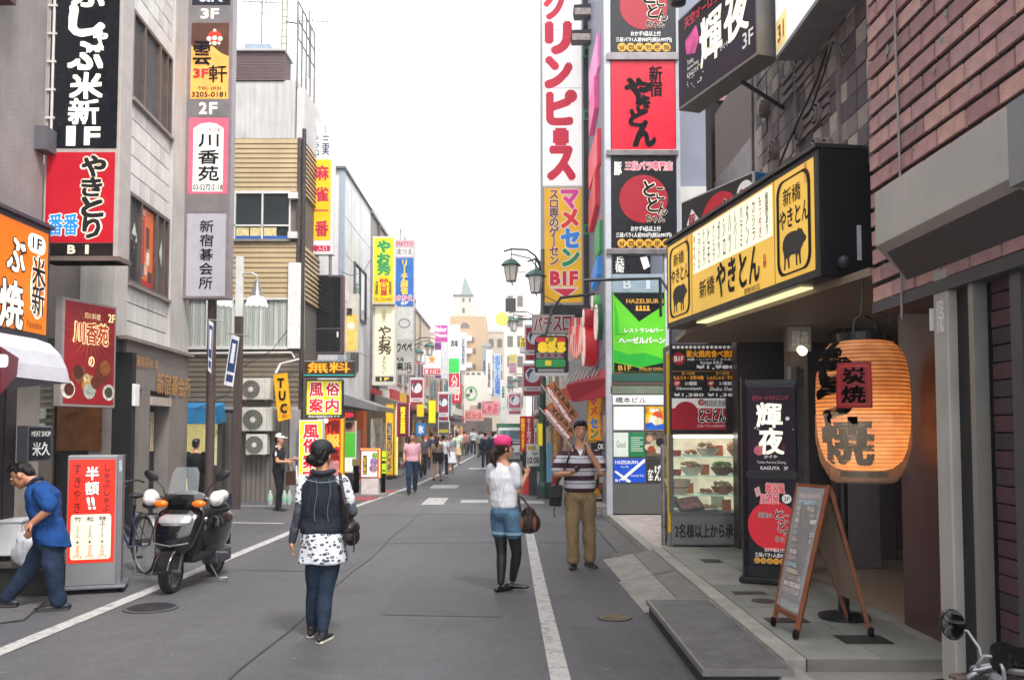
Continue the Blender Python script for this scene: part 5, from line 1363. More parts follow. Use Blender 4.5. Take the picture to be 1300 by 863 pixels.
shape(t,f_,[(.02,.88),(.5,.95),(.98,.88),(.98,.998),(.02,.998)],bk,'black_foot',.008); text(t,f_,'B1F',(.1,.92,.34,.98),GOLD,bold=.03,out=.012); text(t,f_,'PM6:00 OPEN',(.5,.945,.95,.985),GOLD,out=.012)
cb(776,474,846,484,M('#2b5a4e',.5,.1),'green_band'); cb(776,485,846,489,M('#5b4a42',.5,.1),'band'); cb(775,490,846,500,M('#75806c',.5,.12,streak=.3),'olive_band',0,.3)
DG = M('#6f6f6c',.45,.12,2,metal=.3)
f_ = cb(775,500.5,846,652,DG,'directory_case',-.01,.3)
def dp(x0,y0,x1,y1,mat,nm='directory_panel'): f2 = front(x0,y0,x1,y1,SY); t.part(nm,slab(f2,FULL,.02,.006),mat); return f2
f2 = dp(778,501.5,844,513.5,LIT('#eeeeea',.4)); text(t,f2,'橋本ビル',(.05,.2,.64,.82),INK,bold=.01)
dp(779,516,817,545.5,LIT('#e4e3da',.4));
f2 = dp(819.5,516,844,546,M('#e0a018',.4,.8,7,emit=.3)); text(t,f2,'NARI',(.25,.08,.7,.24),TXW,bold=.04); shape(t,f2,[(.0,.72),(.3,.66),(.5,.8),(1,.7),(1,.98),(0,.98)],M('#1c58b0',.4,.3,9,emit=.2),'print',.012); disc(t,f2,.62,.42,.1,M('#d8502c',.4,.1),'print',.011); disc(t,f2,.4,.58,.09,M('#f0ead8',.4,.1),'print',.0115); disc(t,f2,.68,.62,.07,M('#e8d8b0',.4,.1),'print',.0118)
f2 = dp(779,549,797.5,579.5,LIT('#d3dace',.3)); text(t,f2,'Good',(.2,.35,.8,.62),M('#4c6a50',.5,0),brush=.04)
f2 = dp(798,549,818,579.5,LIT('#1f7a48',.3))
for k in range(7): t.part('text_line',slab(f2,(.15,.2 + k * .09,.9 - .2 * (k % 3 == 1),.225 + k * .09),.002,.008),TXW)
f2 = dp(819.5,549,844,579.5,M('#6a5a48',.5,.9,9,emit=.1))
for (u,v,r_,c_) in ((.2,.25,.06,'#d8a080'),(.5,.5,.09,'#c8c0a0'),(.3,.7,.07,'#a85030'),(.75,.4,.08,'#201c18'),(.7,.75,.06,'#d8d4c0'),(.12,.6,.06,'#e0c8a8')): disc(t,f2,u,v,r_,M(c_,.5,.4,14),'print',.01 + .001 * R.random(),16)
f2 = dp(779.5,582,819,612,LIT('#0f4cc0',.35)); shape(t,f2,[(0,.55),(.06,.5),(.55,.95),(.5,1.0),(.44,1.0)],TXW,'white_cross',.008); shape(t,f2,[(.18,.88),(.95,.02),(1,.02),(1,.14),(.30,.92)],TXW,'white_cross',.009)
text(t,f2,'HAZELBURN',(.04,.08,.76,.22),TXW,bold=.03); text(t,f2,'Since 1985',(.22,.3,.46,.38),TXW); text(t,f2,'Scottish Pub',(.54,.66,.95,.76),TXW); text(t,f2,'B1',(.04,.86,.18,.97),TXW,bold=.03,out=.012)
f2 = dp(820.5,582,844,612,M('#3a322c',.5,.1)); text(t,f2,'げん',(.45,.28,.8,.92),TXW,True,.04,brush=.05); text(t,f2,'かま',(.08,.45,.38,.92),TXW,True,.04,brush=.05)
# ---- grey wall behind the column
t = Thing('grey_panel_building','plain blue-grey panel wall behind the tall frontal sign column','building',(5,17,0))
t.part('wall',MB().box(at(772,300,17.2).x,8,17.2,22,0,16),M('#7d8290',.5,.06,1,streak=.15))
t.part('wall_band',MB().box(at(861,300,17.2).x,8,17.05,17.195,at(880,290,17).z,at(880,236,17).z),M('#c9c6c0',.5,.06))
t.part('dark_shop',MB().box(at(846,300,16.9).x,6,16.4,17.19,0,3.6),M('#3d3c42',.5,.2))
t.part('railing',MB().tube([at(741,356,15.6),at(838,353,15.6),at(852,374,14.6)],.03,6),BLACK)
t.part('railing',MB().tube([at(838,353,15.6),at(839,402,15.6)],.03,6),BLACK)
# ---- yellow tape post and silver pole next to showcase
t = Thing('warning_post','slim post wrapped in yellow tape at the corner of display case','post',gnd(851,688,.1))
p = at(850,600,11.6)
t.part('post',MB().box(p.x - .028,p.x + .028,11.55,11.62,.1,at(850,450,11.6).z),YEL,bevel=.006)
t.part('foot',MB().box(p.x - .03,p.x + .03,11.545,11.625,.1,.32),M('#7d7b78',.5,.2)); t.part('cap',MB().box(p.x - .03,p.x + .03,11.545,11.625,at(850,450,11.6).z,at(850,446,11.6).z),M('#d8d2c8',.5,.1))
t.part('tape_print',MB().box(p.x - .006,p.x + .006,11.546,11.55,.9,2.3),M('#6b5508',.6,.9,60))
t = Thing('steel_bollard','dented silver steel pole on the pavement before the tenant directory','bollard',gnd(842,690,.1))
p = at(842.5,600,11.9)
t.part('pole',MB().tube([(p.x,11.9,.1),(p.x,11.9,at(842,566,11.9).z)],.04,14),M('#a19d9c',.3,.3,9,bump=.3,metal=.7),smooth=True); t.part('cap',MB().lathe([(0,0),(.042,0),(.03,.02),(0,.025)],(p.x,11.9,at(842,566,11.9).z),14),STEEL)
# ---- food display case
SY = 11.5
t = Thing('food_display_case','tall grey display case with menu boards and plastic food on glass shelves','display case',at(900,690,SY))
def cb2(x0,y0,x1,y1,mat,nm='panel',out=.006,depth=.02): f_ = front(x0,y0,x1,y1,SY); t.part(nm,slab(f_,FULL,depth,out),mat); return f_
CG = M('#77777a',.4,.12,2,metal=.4)
x0_,x1_ = at(852,600,SY).x,at(986,600,SY).x
zt_,zb_ = at(900,437,SY).z,at(900,692,SY).z
zs0,zs1 = at(890,650,SY).z,at(890,551,SY).z
t.part('back',MB().box(x0_,x1_,SY + .5,SY + .54,zb_,zt_),CG)
t.part('top_box',MB().box(x0_,x1_,SY,SY + .498,zs1,zt_),M('#2b2a2c',.4,.2),bevel=.006)
t.part('plinth',MB().box(x0_,x1_,SY,SY + .498,zb_ - .0,zs0),CG,bevel=.006)
for a in (851.5,984): xx = at(a,600,SY).x; t.part('corner_post',MB().box(xx - .02,xx + .035,SY - .01,SY + .03,zs0,zs1),CG)
t.part('lining',MB().box(x0_ + .04,x1_,SY + .46,SY + .49,zs0,zs1),M('#e6dcc0',.6,.25,6,emit=.25))
for k in range(3):
    zz = zs0 + (zs1 - zs0) * (k + 1) / 4 - .05
    t.part('glass_shelf',MB().box(x0_ + .03,x1_,SY + .04,SY + .45,zz,zz + .012),M('#bfe0c8',.2,.1,emit=.12))
t.part('lamp_tube',MB().tube([(x0_ + .05,SY + .12,zs1 - .03),(x1_,SY + .12,zs1 - .03)],.015,8),LIT('#fff6e0',9.0))
t.part('front_glass',MB().box(x0_ + .02,x1_,SY - .006,SY - .002,zs0,zs1),M('#e8f2ec',.02,0,alpha=.08))
f_ = cb2(853,439.5,939,470,BLACK,'menu_board');
for k in range(16): disc(t,f_,.03 + k * .062,.04,.022,TXW,'bulb_mark',.008,10)
disc(t,f_,.10,.52,.085,RED,'floor_disc',.007); text(t,f_,'B1F',(.035,.42,.165,.63),TXW,bold=.04,out=.012)
text(t,f_,'炭火焼肉食べ放題',(.21,.16,.94,.46),LIT('#f0a018',.4),bold=.03); text(t,f_,'肉類・シーフード・サラダetc',(.23,.5,.93,.6),TXW,bold=.02); text(t,f_,'Korean B.B.Q',(.42,.62,.74,.76),TXW,bold=.02,shear=.2); text(t,f_,'¥1,980',(.36,.79,.94,.95),TXW,bold=.04)
for (xa,xb,t1,t2,fl) in ((853,894.5,'もんじゃ・お好み焼','Okonomiyaki','5F'),(895.5,939,'しゃぶしゃぶ・すき焼き','Shabu Shabu','4F')):
    f_ = cb2(xa,471,xb,504.5,BLACK,'menu_board'); text(t,f_,'食べ放題',(.3,.03,.7,.14),GOLD,bold=.01); text(t,f_,t1,(.05,.17,.96,.32),LIT('#f0a018',.4),bold=.03); disc(t,f_,.15,.46,.05,RED,'floor_disc',.007); text(t,f_,fl,(.09,.41,.22,.52),TXW,bold=.03,out=.012); text(t,f_,'31種類',(.4,.40,.76,.54),TXW,bold=.02); text(t,f_,t2,(.12,.6,.9,.74),TXW,bold=.02,shear=.2); text(t,f_,'¥1,380',(.06,.84,.96,.97),TXW,bold=.03)
    t.part('gold_line',slab(f_,(.0,.0,1,.012),.002,.008),GOLD)
f_ = cb2(853,505.5,921,545,LIT('#b5102a',.15),'menu_board'); t.part('white_band',slab(f_,(.0,.0,1,.32),.002,.008),TXW); disc(t,f_,.26,.5,.165,RED,'red_disc',.012)
disc(t,f_,.55,.13,.045,RED,'floor_disc',.013,14); text(t,f_,'2F',(.52,.08,.59,.18),TXW,out=.018); text(t,f_,'韓国居酒屋',(.61,.06,1.0,.26),CHAR,bold=.01,out=.012)
text2(t,f_,'とことん',(.5,.36,.99,.76),INK,TXW,False,.04,.05,out=.01,brush=.05); text(t,f_,'三段バラ1人前900円',(.46,.84,.98,.93),TXW,out=.012)
f_ = cb2(922,505.5,938,545,M('#3a3032',.4,.3),'menu_board')
f_ = cb2(940,441,979,487,LIT('#b80f24',.2),'menu_board'); text(t,f_,'食べ放題',(.05,.14,.55,.30),TXW,bold=.03); text(t,f_,'もんじゃ・お好み焼',(.1,.40,.95,.56),LIT('#f0701c',.4),bold=.02); disc(t,f_,.2,.7,.06,BLACK,'floor_disc',.007); text(t,f_,'5F',(.12,.63,.28,.77),TXW,out=.012); text(t,f_,'31種類',(.65,.62,.9,.76),TXW,bold=.02)
f_ = cb2(853,655,932,690,M('#8a898a',.4,.1,metal=.4),'notice_panel'); text(t,f_,'2名様以上から承ります',(.05,.28,1.35,.78),M('#1d1d22',.5,0),bold=.035)
def food(t,x,y,z,kind,s=1.0):
    bw = lambda r,h,col: t.part('bowl',MB().lathe([(0,0),(r * .5,0),(r * .85,h * .6),(r,h),(r * .93,h),(0,h * .7)],(x,y,z),18),M(col,.3,.15),smooth=True)
    if kind == 'hotpot':
        o = bw(.13 * s,.09 * s,R.choice(['#b8785c','#7a3a2c','#d8cbb8','#a85a40'])); mb = MB()
        for k in range(14): mb.ball((x + R.uniform(-.09,.09) * s,y + R.uniform(-.07,.07) * s,z + .09 * s + R.uniform(0,.05) * s),(R.uniform(.02,.045) * s,.03 * s,.02 * s),8)
        t.part('salad',mb,M(R.choice(['#9ab85c','#c8b870','#d0a078','#b8c890']),.5,.7,18),o,smooth=True)
    elif kind == 'plate':
        o = t.part('plate',MB().lathe([(0,0),(.07 * s,0),(.13 * s,.02 * s),(.125 * s,.022 * s),(0,.008)],(x,y,z),18),WHITE,smooth=True); mb = MB()
        for k in range(10): mb.ball((x + R.uniform(-.07,.07) * s,y + R.uniform(-.05,.05) * s,z + .03 * s + R.uniform(0,.03) * s),(.03 * s,.03 * s,.018 * s),8)
        t.part('meat',mb,M(R.choice(['#b8604c','#c89058','#a8483c','#d0b080']),.4,.7,22),o,smooth=True)
    elif kind == 'tub':
        o = t.part('tub',MB().lathe([(0,0),(.10 * s,0),(.15 * s,.17 * s),(.14 * s,.17 * s),(.1 * s,.1 * s),(0,.1 * s)],(x,y,z),22),M('#d9c6a8',.5,.15),smooth=True)
        t.part('tub_band',MB().lathe([(0,0),(.128 * s,0),(.13 * s,.012),(0,.012)],(x,y,z + .08 * s),22),M('#8a2a24',.5,.1),o)
    elif kind == 'beef':
        m3 = MR(.6,3,'X') @ MR(.25,3,'Z')
        o = t.part('box',MB().cbox((x,y,z + .08),(.26 * s,.2 * s,.05),mat=m3),BLACK)
        for k in range(5): t.part('beef_slice',MB().cbox(Vector((x,y,z + .08)) + m3 @ V(-.1 * s + k * .05 * s,0,.035),(.045 * s,.18 * s,.025),mat=m3),M('#a8606a',.5,.6,12),o)
    elif kind == 'card': t.part('price_card',MB().box(x - .06,x + .06,y - .01,y,z,z + .14),M('#d0682c',.5,.3,10))
    elif kind == 'can': t.part('dish',MB().lathe([(0,0),(.05,0),(.06,.08),(0,.08)],(x,y,z),14),M('#b83a34',.4,.3),smooth=True)
zz = [zs0] + [zs0 + (zs1 - zs0) * (k + 1) / 4 - .038 for k in range(3)]
for k,row in enumerate((('beef','plate','card'),('tub','card','plate','hotpot','plate','card'),('can','hotpot','card','hotpot','plate','hotpot'),('can','plate','hotpot','card','hotpot','plate'))):
    for i,kd in enumerate(row):
        food(t,x0_ + .11 + i * (.205 if k else .27) + (.16 if k == 0 else 0),SY + .16 + (.18 if kd == 'card' else 0) + .06 * (i % 2),zz[k] + .002,kd,1.2 if k else 1.25)
t.part('inner_poster',MB().box(x0_ + .05,x0_ + .16,SY + .42,SY + .43,zs0 + .02,zs0 + .25),M('#7fa090',.5,.3,8)); t.part('inner_poster',MB().box(x0_ + .62,x0_ + .8,SY + .42,SY + .43,zs0 + .02,zs0 + .25),M('#d8e8d4',.5,.2))
# ---- black totem sign
fr = slant(947,8.75,1013,8.55,485,716)
t = Thing('totem_sign','black lit totem sign on a wheeled base with white characters and red disc','sign',(fr.pt(.5,1).x,8.9,.155))
fs = Fr(fr.pt(0,0,-.0) - fr.U * .012 + fr.N * -.30,fr.N,.30,fr.h)   # left side face
fs.N = -fr.U
t.part('core',slab(fr,(.0,.0,1,1),.30,-.004),M('#101014',.3,.15),bevel=.006)
fp = M('#17171b',.3,.2,metal=.3)
mb = MB()
for u,o_ in ((-.03,.02),(1.03,.02),(-.03,-.32),(1.03,-.32)): p = fr.pt(u,1,o_); mb = MB().box(p.x - .022,p.x + .022,p.y - .022,p.y + .022,.22,fr.O.z + (.14 if u > .5 else .05)); t.part('frame_post',mb,fp)
for v_ in (-.01,.49,1.0): t.part('frame_rail',slab(fr,(-.05,v_,1.05,v_ + .03),.36,.035),fp)
t.part('base',slab(fr,(-.12,1.06,1.15,1.085),.6,.14),fp,bevel=.006); t.part('lower_frame',slab(fr,(-.03,1.03,1.03,1.058),.34,.02),fp)
for u,o_ in ((-.08,.1),(1.1,.1),(-.08,-.42),(1.1,-.42)): p = fr.pt(u,1,o_); t.part('caster',MB().lathe([(0,-.012),(.026,-.012),(.028,0),(.026,.012),(0,.012)],(p.x,p.y,.186),12,MR(pi / 2,3,'Y')),INK)
fa,fb = fr.sub((.03,.03,.97,.485)),fr.sub((.03,.53,.97,.99))
face(t,fr,(.03,.03,.97,.485),NIGHTP,'upper_panel',.006); face(t,fr,(.03,.53,.97,.99),NIGHTP,'lower_panel',.006)
WL = LIT('#f2eed8',.9)
text(t,fa,'天空オーロラダイニング',(.12,.10,.86,.16),LIT('#a01c28',.3),bold=.02,brush=.02,out=.014)
text(t,fa,'輝',(.22,.20,.72,.48),WL,bold=.035,brush=.05,out=.014); text(t,fa,'夜',(.26,.50,.74,.80),WL,bold=.04,brush=.05,out=.014)
text(t,fa,'かぐや',(.36,.815,.62,.855),TXW,bold=.02,out=.014); text(t,fa,'Tenku Aurora Dining',(.2,.885,.8,.925),TXW,out=.014); text(t,fa,'KAGUYA   3F',(.28,.95,.84,.99),TXW,bold=.02,out=.014)
disc(t,fa,.25,.76,.05,M('#a8505c',.5,.5,9,emit=.3),'glow_print',.012); text(t,fa,'印',(.72,.70,.78,.76),TXR,out=.014)
for k in range(14): disc(t,fa,R.uniform(.1,.95),R.uniform(.3,.6),R.uniform(.003,.009),TXW,'star',.012,8)
disc(t,fa,.84,.38,.02,TXW,'star',.0125,10)
text2(t,fb,'韓国風',(.38,.05,.76,.17),LIT('#d82c44',.4),TXW,False,.03,.04,out=.012); text2(t,fb,'居酒屋',(.26,.18,.64,.29),LIT('#d82c44',.4),TXW,False,.03,.04,out=.012); shape(t,fb,[(.14,.12),(.24,.09),(.28,.19),(.18,.22)],M('#e8b8b8',.5,.1),'tag',.012)
disc(t,fb,.80,.23,.045,TXW,'floor_disc',.012); text(t,fb,'2F',(.74,.205,.86,.255),TXK,out=.016)
disc(t,fb,.52,.55,.245,LIT('#c80f24',.35),'red_disc',.011)
for s_,bb in (('と',(.56,.36,.72,.47)),('こ',(.72,.42,.84,.50)),('と',(.62,.5,.76,.62)),('ん',(.74,.56,.88,.66)),('ちゃん',(.56,.67,.84,.74)),('国産の',(.22,.40,.5,.46))): text2(t,fb,s_,bb,INK,TXW,False,.02,.04,out=.014,brush=.03)
text(t,fb,'おかず4品以上付',(.34,.81,.74,.855),TXW,out=.014,bold=.02); text(t,fb,'三段バラ1人前950円',(.14,.87,.86,.92),TXW,out=.014,bold=.02)
for i in range(6): disc(t,fb,.18 + i * .13,.965,.03,GOLD,'gold_disc',.012,14); text(t,fb,'삼겹살전문점'[i],(.135 + i * .13,.945,.225 + i * .13,.985),M('#5c3408',.5,0),out=.016)
for v0_,v1_ in ((.03,.485),(.53,.99)): face(t,fs,(.12,v0_,.9,v1_),NIGHTP,'side_panel',.006)
text(t,fs,'輝夜',(.3,.12,.85,.38),WL,True,.03,out=.012); text(t,fs,'韓国風居酒屋',(.35,.55,.8,.68),LIT('#d82c44',.4),True,.02,out=.012)
disc(t,fs,.55,.78,.13,LIT('#c80f24',.35),'red_disc',.01,squash=1.3)
t.part('edge_light',slab(fr,(.985,.05,1.0,.95),.01,.008),LIT('#b8d0b0',.4))
# ---- A-frame menu board
t = Thing('menu_easel','leaning wooden easel menu board with handwritten menu under clear plastic','menu board',(2.15,6.5,.155))
wood = M('#7c4526',.45,.25,8,bump=.15)
def fpnt(px,py,z=None,Y=None): return gnd(px,py,.157) if Y is None else at(px,py,Y)
f0,f1 = gnd(982,794,.157),gnd(1010,811,.157)
tl,tr = at(1014,613,6.85),at(1052,616,6.62)
r0,r1 = gnd(1078,790,.157),gnd(1106,808,.157)
up = lambda a,b_,k: a.lerp(b_,k)
t.part('leg',MB().bar(f0,tl,.035,.028),wood,bevel=.003); t.part('leg',MB().bar(f1,tr,.035,.028),wood,bevel=.003)
hb_,ht_ = up(f0,tl,.93) + V(.02,.05,0),up(f1,tr,.93) + V(.03,.05,0)
t.part('rear_leg',MB().bar(r0,up(f0,tl,.985) + V(.03,.04,0),.03,.024),wood,bevel=.003); t.part('rear_leg',MB().bar(r1,up(f1,tr,.985) + V(.03,.04,0),.03,.024),wood,bevel=.003)
for k in (.12,.985): t.part('crossbar',MB().bar(up(f0,tl,k),up(f1,tr,k),.03,.03),wood)
for a in (f0,f1,r0,r1): t.part('rubber_foot',MB().caps(a + V(0,0,.018),a + V(0,0,.05),.022,.022,10),INK)
u_ = (f1 - f0).normalized(); w_ = (f1 - f0).length
P0,P1,P2,P3 = up(f0,tl,.2),up(f1,tr,.2),up(f1,tr,.97),up(f0,tl,.97)
nn = (P1 - P0).cross(P3 - P0).normalized()
if nn.y > 0: nn = -nn
def qp(u,v,o_=0): return P0.lerp(P1,u).lerp(P3.lerp(P2,u),1 - v) + nn * o_
def eslab(b_,d0,d1): u0,v0,u1,v1 = b_; return MB().hexa([qp(u0,v1,d1),qp(u1,v1,d1),qp(u1,v1,d0),qp(u0,v1,d0),qp(u0,v0,d1),qp(u1,v0,d1),qp(u1,v0,d0),qp(u0,v0,d0)])
t.part('board',eslab((.06,0,.94,1),-.012,.0),M('#5a4840',.5,.35,14))
mcol = [M(c_,.6,.6,40) for c_ in ('#a8867a','#8a9aa0','#b09a80','#927868','#c0b4a8')]
for k in range(16): t.part('menu_line',eslab((.12,.05 + k * .056,.60 + .28 * R.random(),.09 + k * .056),.001,.003),mcol[k % 5])
t.part('plastic_cover',eslab((.0,-.02,1,1.06),.012,.014),M('#e8eef2',.06,.1,alpha=.16))
t.part('back_panel',MB().quad(up(r0,hb_,.22),up(r1,ht_,.22),up(r1,ht_,.95),up(r0,hb_,.95)),M('#7e6a58',.5,.15))
# ================================================================== MIDDLE AND FAR STREET
def sg(x0,y0,x1,y1,Y,label,case,faces,texts=(),depth=.2,name='blade_sign',base=None,group=None):
    """frontal sign from pixel boxes; faces (box,mat),texts (string,box,mat,kwargs)"""
    fr = front(x0,y0,x1,y1,Y); B_ = pxbox((x0,y0,x1,y1))
    bs = fr.pt(.5,1) if base is None else V(fr.pt(.5,1).x,Y,0)
    t = Thing(name,label,'sign',bs,group)
    t.part('case',slab(fr,FULL,depth,0),case,bevel=.006)
    for f_ in faces: face(t,fr,B_(*f_[0]),f_[1],'panel',f_[2] if len(f_) > 2 else .004)
    for x_ in texts:
        k = dict(x_[3]) if len(x_) > 3 else {}
        k.setdefault('bold',.03); oc = k.pop('o',None)
        if oc is not None: text2(t,fr,x_[0],B_(*x_[1]),x_[2],oc,**k)
        else: text(t,fr,x_[0],B_(*x_[1]),x_[2],**k)
    if base is not None: t.part('stand',MB().box(fr.O.x + fr.w * .2,fr.O.x + fr.w * .8,Y + .02,Y + depth - .02,0,fr.O.z - fr.h + .002),CHAR)
    t.fr,t.B = fr,B_
    return t
VT = dict(vert=True)
PKR = LIT('#d4183c',.25)
t = sg(686,-40,742,388,22,'huge white and yellow blade sign with big red katakana over the street',M('#b9b5b2',.4,.1),
   [((689,-38,738.5,239),M('#e6e4e2',.35,.05,emit=.25)),((691,241,738,384),LIT('#f6b908',.3))],
   [('グ',(692,-14,720,25),PKR,dict(bold=.06)),('リ',(695,32,723,68),PKR,dict(bold=.08)),('ン',(694,76,724,112),PKR,dict(bold=.08)),('ピ',(696,119,730,159),PKR,dict(bold=.07)),('丨',(707,166,717,186),PKR,dict(bold=.08)),('ス',(697,190,728,229),PKR,dict(bold=.07)),
    ('マ',(713,244,733,266),LIT('#e03a94',.3),dict(o=TXW,bold=.06,edge=.05)),('メ',(713,268,733,290),LIT('#e63228',.3),dict(o=TXW,bold=.06,edge=.05)),('セ',(713,293,734,315),LIT('#2a86d8',.3),dict(o=TXW,bold=.06,edge=.05)),('ン',(714,318,734,338),LIT('#1f8a4c',.3),dict(o=TXW,bold=.06,edge=.05)),
    ('スロ専のゲーセン',(697,244,709,337),M('#7c2430',.5,0),dict(vert=True,o=TXW,bold=.03,edge=.04)),('B1F',(699,346,732,362),LIT('#d4183c',.3),dict(o=TXW,bold=.06,edge=.05))],.3)
shape(t,t.fr,[t.B(x,y,x,y)[:2] for x,y in ((697,365),(735,365),(718,380))],TXW,'arrow',.008); shape(t,t.fr,[t.B(x,y,x,y)[:2] for x,y in ((701,367),(731,367),(718,377.5))],LIT('#d4183c',.3),'arrow',.012)
mb = MB()
for y_ in (40,114,238): mb.v and None; face(t,t.fr,t.B(689,y_ - .4,738.5,y_ + .4),M('#c8c4c2',.5,0),'panel_joint',.007)
t.part('bracket',MB().box(at(741,200,22.2).x,2.4,22.1,22.25,7.0,7.15),CHAR); t.part('bracket',MB().box(at(741,200,22.2).x,2.4,22.1,22.25,11.0,11.15),CHAR)
t.part('under_frame',slab(t.fr,(0,1.0,1.3,1.05),.3,-.0),CHAR)
t = Thing('games_hall','games hall building with dark corner mast and red awning on the right','building',(2.2,21,0))
t.part('wall',MB().box(2.02,8,22.3,31,0,10),M('#8d8a8c',.6,.15,2,streak=.3))
t.part('mast',MB().box(at(741,200,21.5).x,at(752,200,21.5).x,21.5,21.8,4,14),M('#26282a',.4,.2))
for y_ in (140,285,60): f_ = front(741,y_,748,y_ + 13,21.48); t.part('green_box',slab(f_,FULL,.05,.02),M('#1f8f58',.5,.1)); t.part('box_inner',slab(f_,(.2,.2,.8,.8),.03,.03),CHAR)
for y_ in (8,40): f_ = front(727 - y_ * .1,y_,755 - y_ * .1,y_ + 20,21.0); t.part('floodlight',MB().hexa([f_.pt(0,.9,.3),f_.pt(.9,1.0,.3),f_.pt(1,.8,-.1),f_.pt(.1,.8,-.1),f_.pt(.05,.3,.3),f_.pt(.95,.2,.3),f_.pt(1,0,-.1),f_.pt(.1,.1,-.1)]),M('#2d3030',.5,.2)); t.part('floodlight_glass',slab(f_,(.08,.5,.9,.9),.01,.31),M('#c8bcb0',.3,.3,12))
t.part('step',MB().box(1.5,6,17.3,22.3,0,.16),M('#a8a098',.7,.2))
t.part('shop_interior',MB().box(2.6,6,21.5,22.2,.16,3.4),M('#6a5c4c',.5,.5,3,emit=.12))
t.part('pier',MB().box(2.0,2.3,17.6,17.9,.1,4),M('#7d7d7a',.5,.2))
t.part('dark_beam',MB().box(at(700,380,20).x,2.6,20.6,20.8,at(740,398,20.6).z,at(740,387,20.6).z),CHAR)
A = [at(719,490,18.9),at(787,478,16.6),at(787,500,16.6),at(727,510,18.9)]
t.part('awning_front',MB().prism([A[3],A[2],A[1],A[0]],(.05,.1,0)),M('#b81030',.6,.08))
t.part('awning_top',MB().hexa([A[0],A[1],A[1] + V(.6,.2,.0),A[0] + V(1.1,.2,.0),A[0] + V(0,0,.03),A[1] + V(0,0,.03),A[1] + V(.6,.2,.5),A[0] + V(1.1,.2,.5)]),M('#a80e2c',.6,.1))
t.part('awning_end',MB().prism([at(714,500,19.2),at(728,510,18.92),at(720,491,18.92),at(712,494,19.2)],(.05,.1,0)),M('#e0604c',.6,.1))
mb = MB()
for k in range(9): mb.tube([at(716 + k * 5,487 - k * 1.2,18.8 - k * .2),at(724 + k * 5,470 - k,20.2)],.015,5)
t.part('awning_rod',mb,M('#b9b3b0',.5,.1,metal=.4))
t.part('stay_wire',MB().tube([at(772,445,17.5),at(740,484,18.5)],.012,5),STEEL)
NX = 2.02
t = Thing('neon_board','white neon letter board seen edge-on beside the red and black boards','sign',(NX,19.5,5))
zt_,zb_ = at(770,-30,18.2).z,at(770,362,18.2).z
t.part('board',MB().box(NX,NX + .12,18.1,21.2,zb_,zt_),M('#ece8e6',.5,.1,5,emit=.2))
def nblock(y0_,y1_,col,d=.16,ya=18.5,yb=20.6,rot=0):
    z1,z0 = at(762,y0_,19.3).z,at(762,y1_,19.3).z
    return t.part('neon_letter',MB().hexa([(NX - d,ya,z0),(NX - .002,ya,z0),(NX - .002,yb,z0 + rot),(NX - d,yb,z0 + rot),(NX - d,ya,z1),(NX - .002,ya,z1),(NX - .002,yb,z1 + rot),(NX - d,yb,z1 + rot)]),M(col,.4,.1,emit=.15),bevel=.02)
nblock(62,104,'#e07ab4'); nblock(106,146,'#d4508c',.2,18.9,20.2,-.2); nblock(178,222,'#d43444',.18); nblock(226,268,'#c42838',.2,18.8,20.4,-.25); nblock(292,330,'#1f8a4a',.16,18.3,19.4); nblock(335,358,'#2f86d0',.2,18.4,19.8,-.1); nblock(282,292,'#c43848',.1,18.4,19.4)
for k in range(14): nblock(20 + k * 22,28 + k * 22,R.choice(['#d88a90','#e4c8a0','#d4b0b4']),.03,20.4,21.0)
t = sg(675,399,730,424,21.2,'grey board with dark red slot katakana below the huge blade sign',M('#b0aaa8',.5,.15),[((676.5,400.5,728.5,422.5),M('#bdb6b3',.5,.15,8))],[(c_,(678 + i * 12.2,402,688.5 + i * 12.2,420),M('#a01c2c',.5,0),dict(o=TXW,bold=.04,edge=.03)) for i,c_ in enumerate('パチスロ')],.12)
Y = 20.6
fr = front(676,426,725,478,Y); B_ = pxbox((676,426,725,478))
t = Thing('slot_machine_sign','cut-out sign shaped like a green slot machine with yellow letters','sign',fr.pt(.5,1))
t.part('body',MB().prism([fr.pt(u,v) for u,v in rrect((.06,.0,.94,.96),.14,5,.95)][::-1],(0,.14,0)),M('#15171a',.5,.1))
def bb_(x0,y0,x1,y1,m_,nm,out=.006,r=.05): return shape(t,fr,rrect(B_(x0,y0,x1,y1),r,4,.95),m_,nm,out)
bb_(680,428,718,434.5,LIT('#d4202c',.2),'red_band'); bb_(692.5,428.5,707,434,LIT('#f2d81c',.2),'yellow_tab',.009,.02); text(t,fr,'EP',B_(697,429,703,433.5),M('#1f7a3c',.5,0),bold=.04,out=.014)
text(t,fr,'855',B_(684,435.5,717,446),LIT('#f6cf1c',.4),bold=.09,out=.01)
bb_(681,447,716,455,M('#8f8f90',.5,.1),'grey_band',.006,.03)
for k in range(4): disc(t,fr,*B_(688.5 + k * 8.5,451,689,451)[:2],.045,M('#a01c2c',.5,.1),'dot',.01,14)
bb_(680,456,718,466,LIT('#1f9a4c',.2),'green_band',.006,.05); bb_(692,457.5,700,464,LIT('#f2d81c',.2),'yellow_tab',.01,.02)
bb_(683,468,716,472,M('#a7a6a6',.5,.1),'grey_base',.006,.02); bb_(679,473,721,477,M('#e2dcdc',.5,.1),'pale_base',.006,.03)
t.part('pole',MB().tube([fr.pt(.32,1,-.1),fr.pt(.32,1.4,-.1)],.03,8),M('#1f5a44',.5,.2))
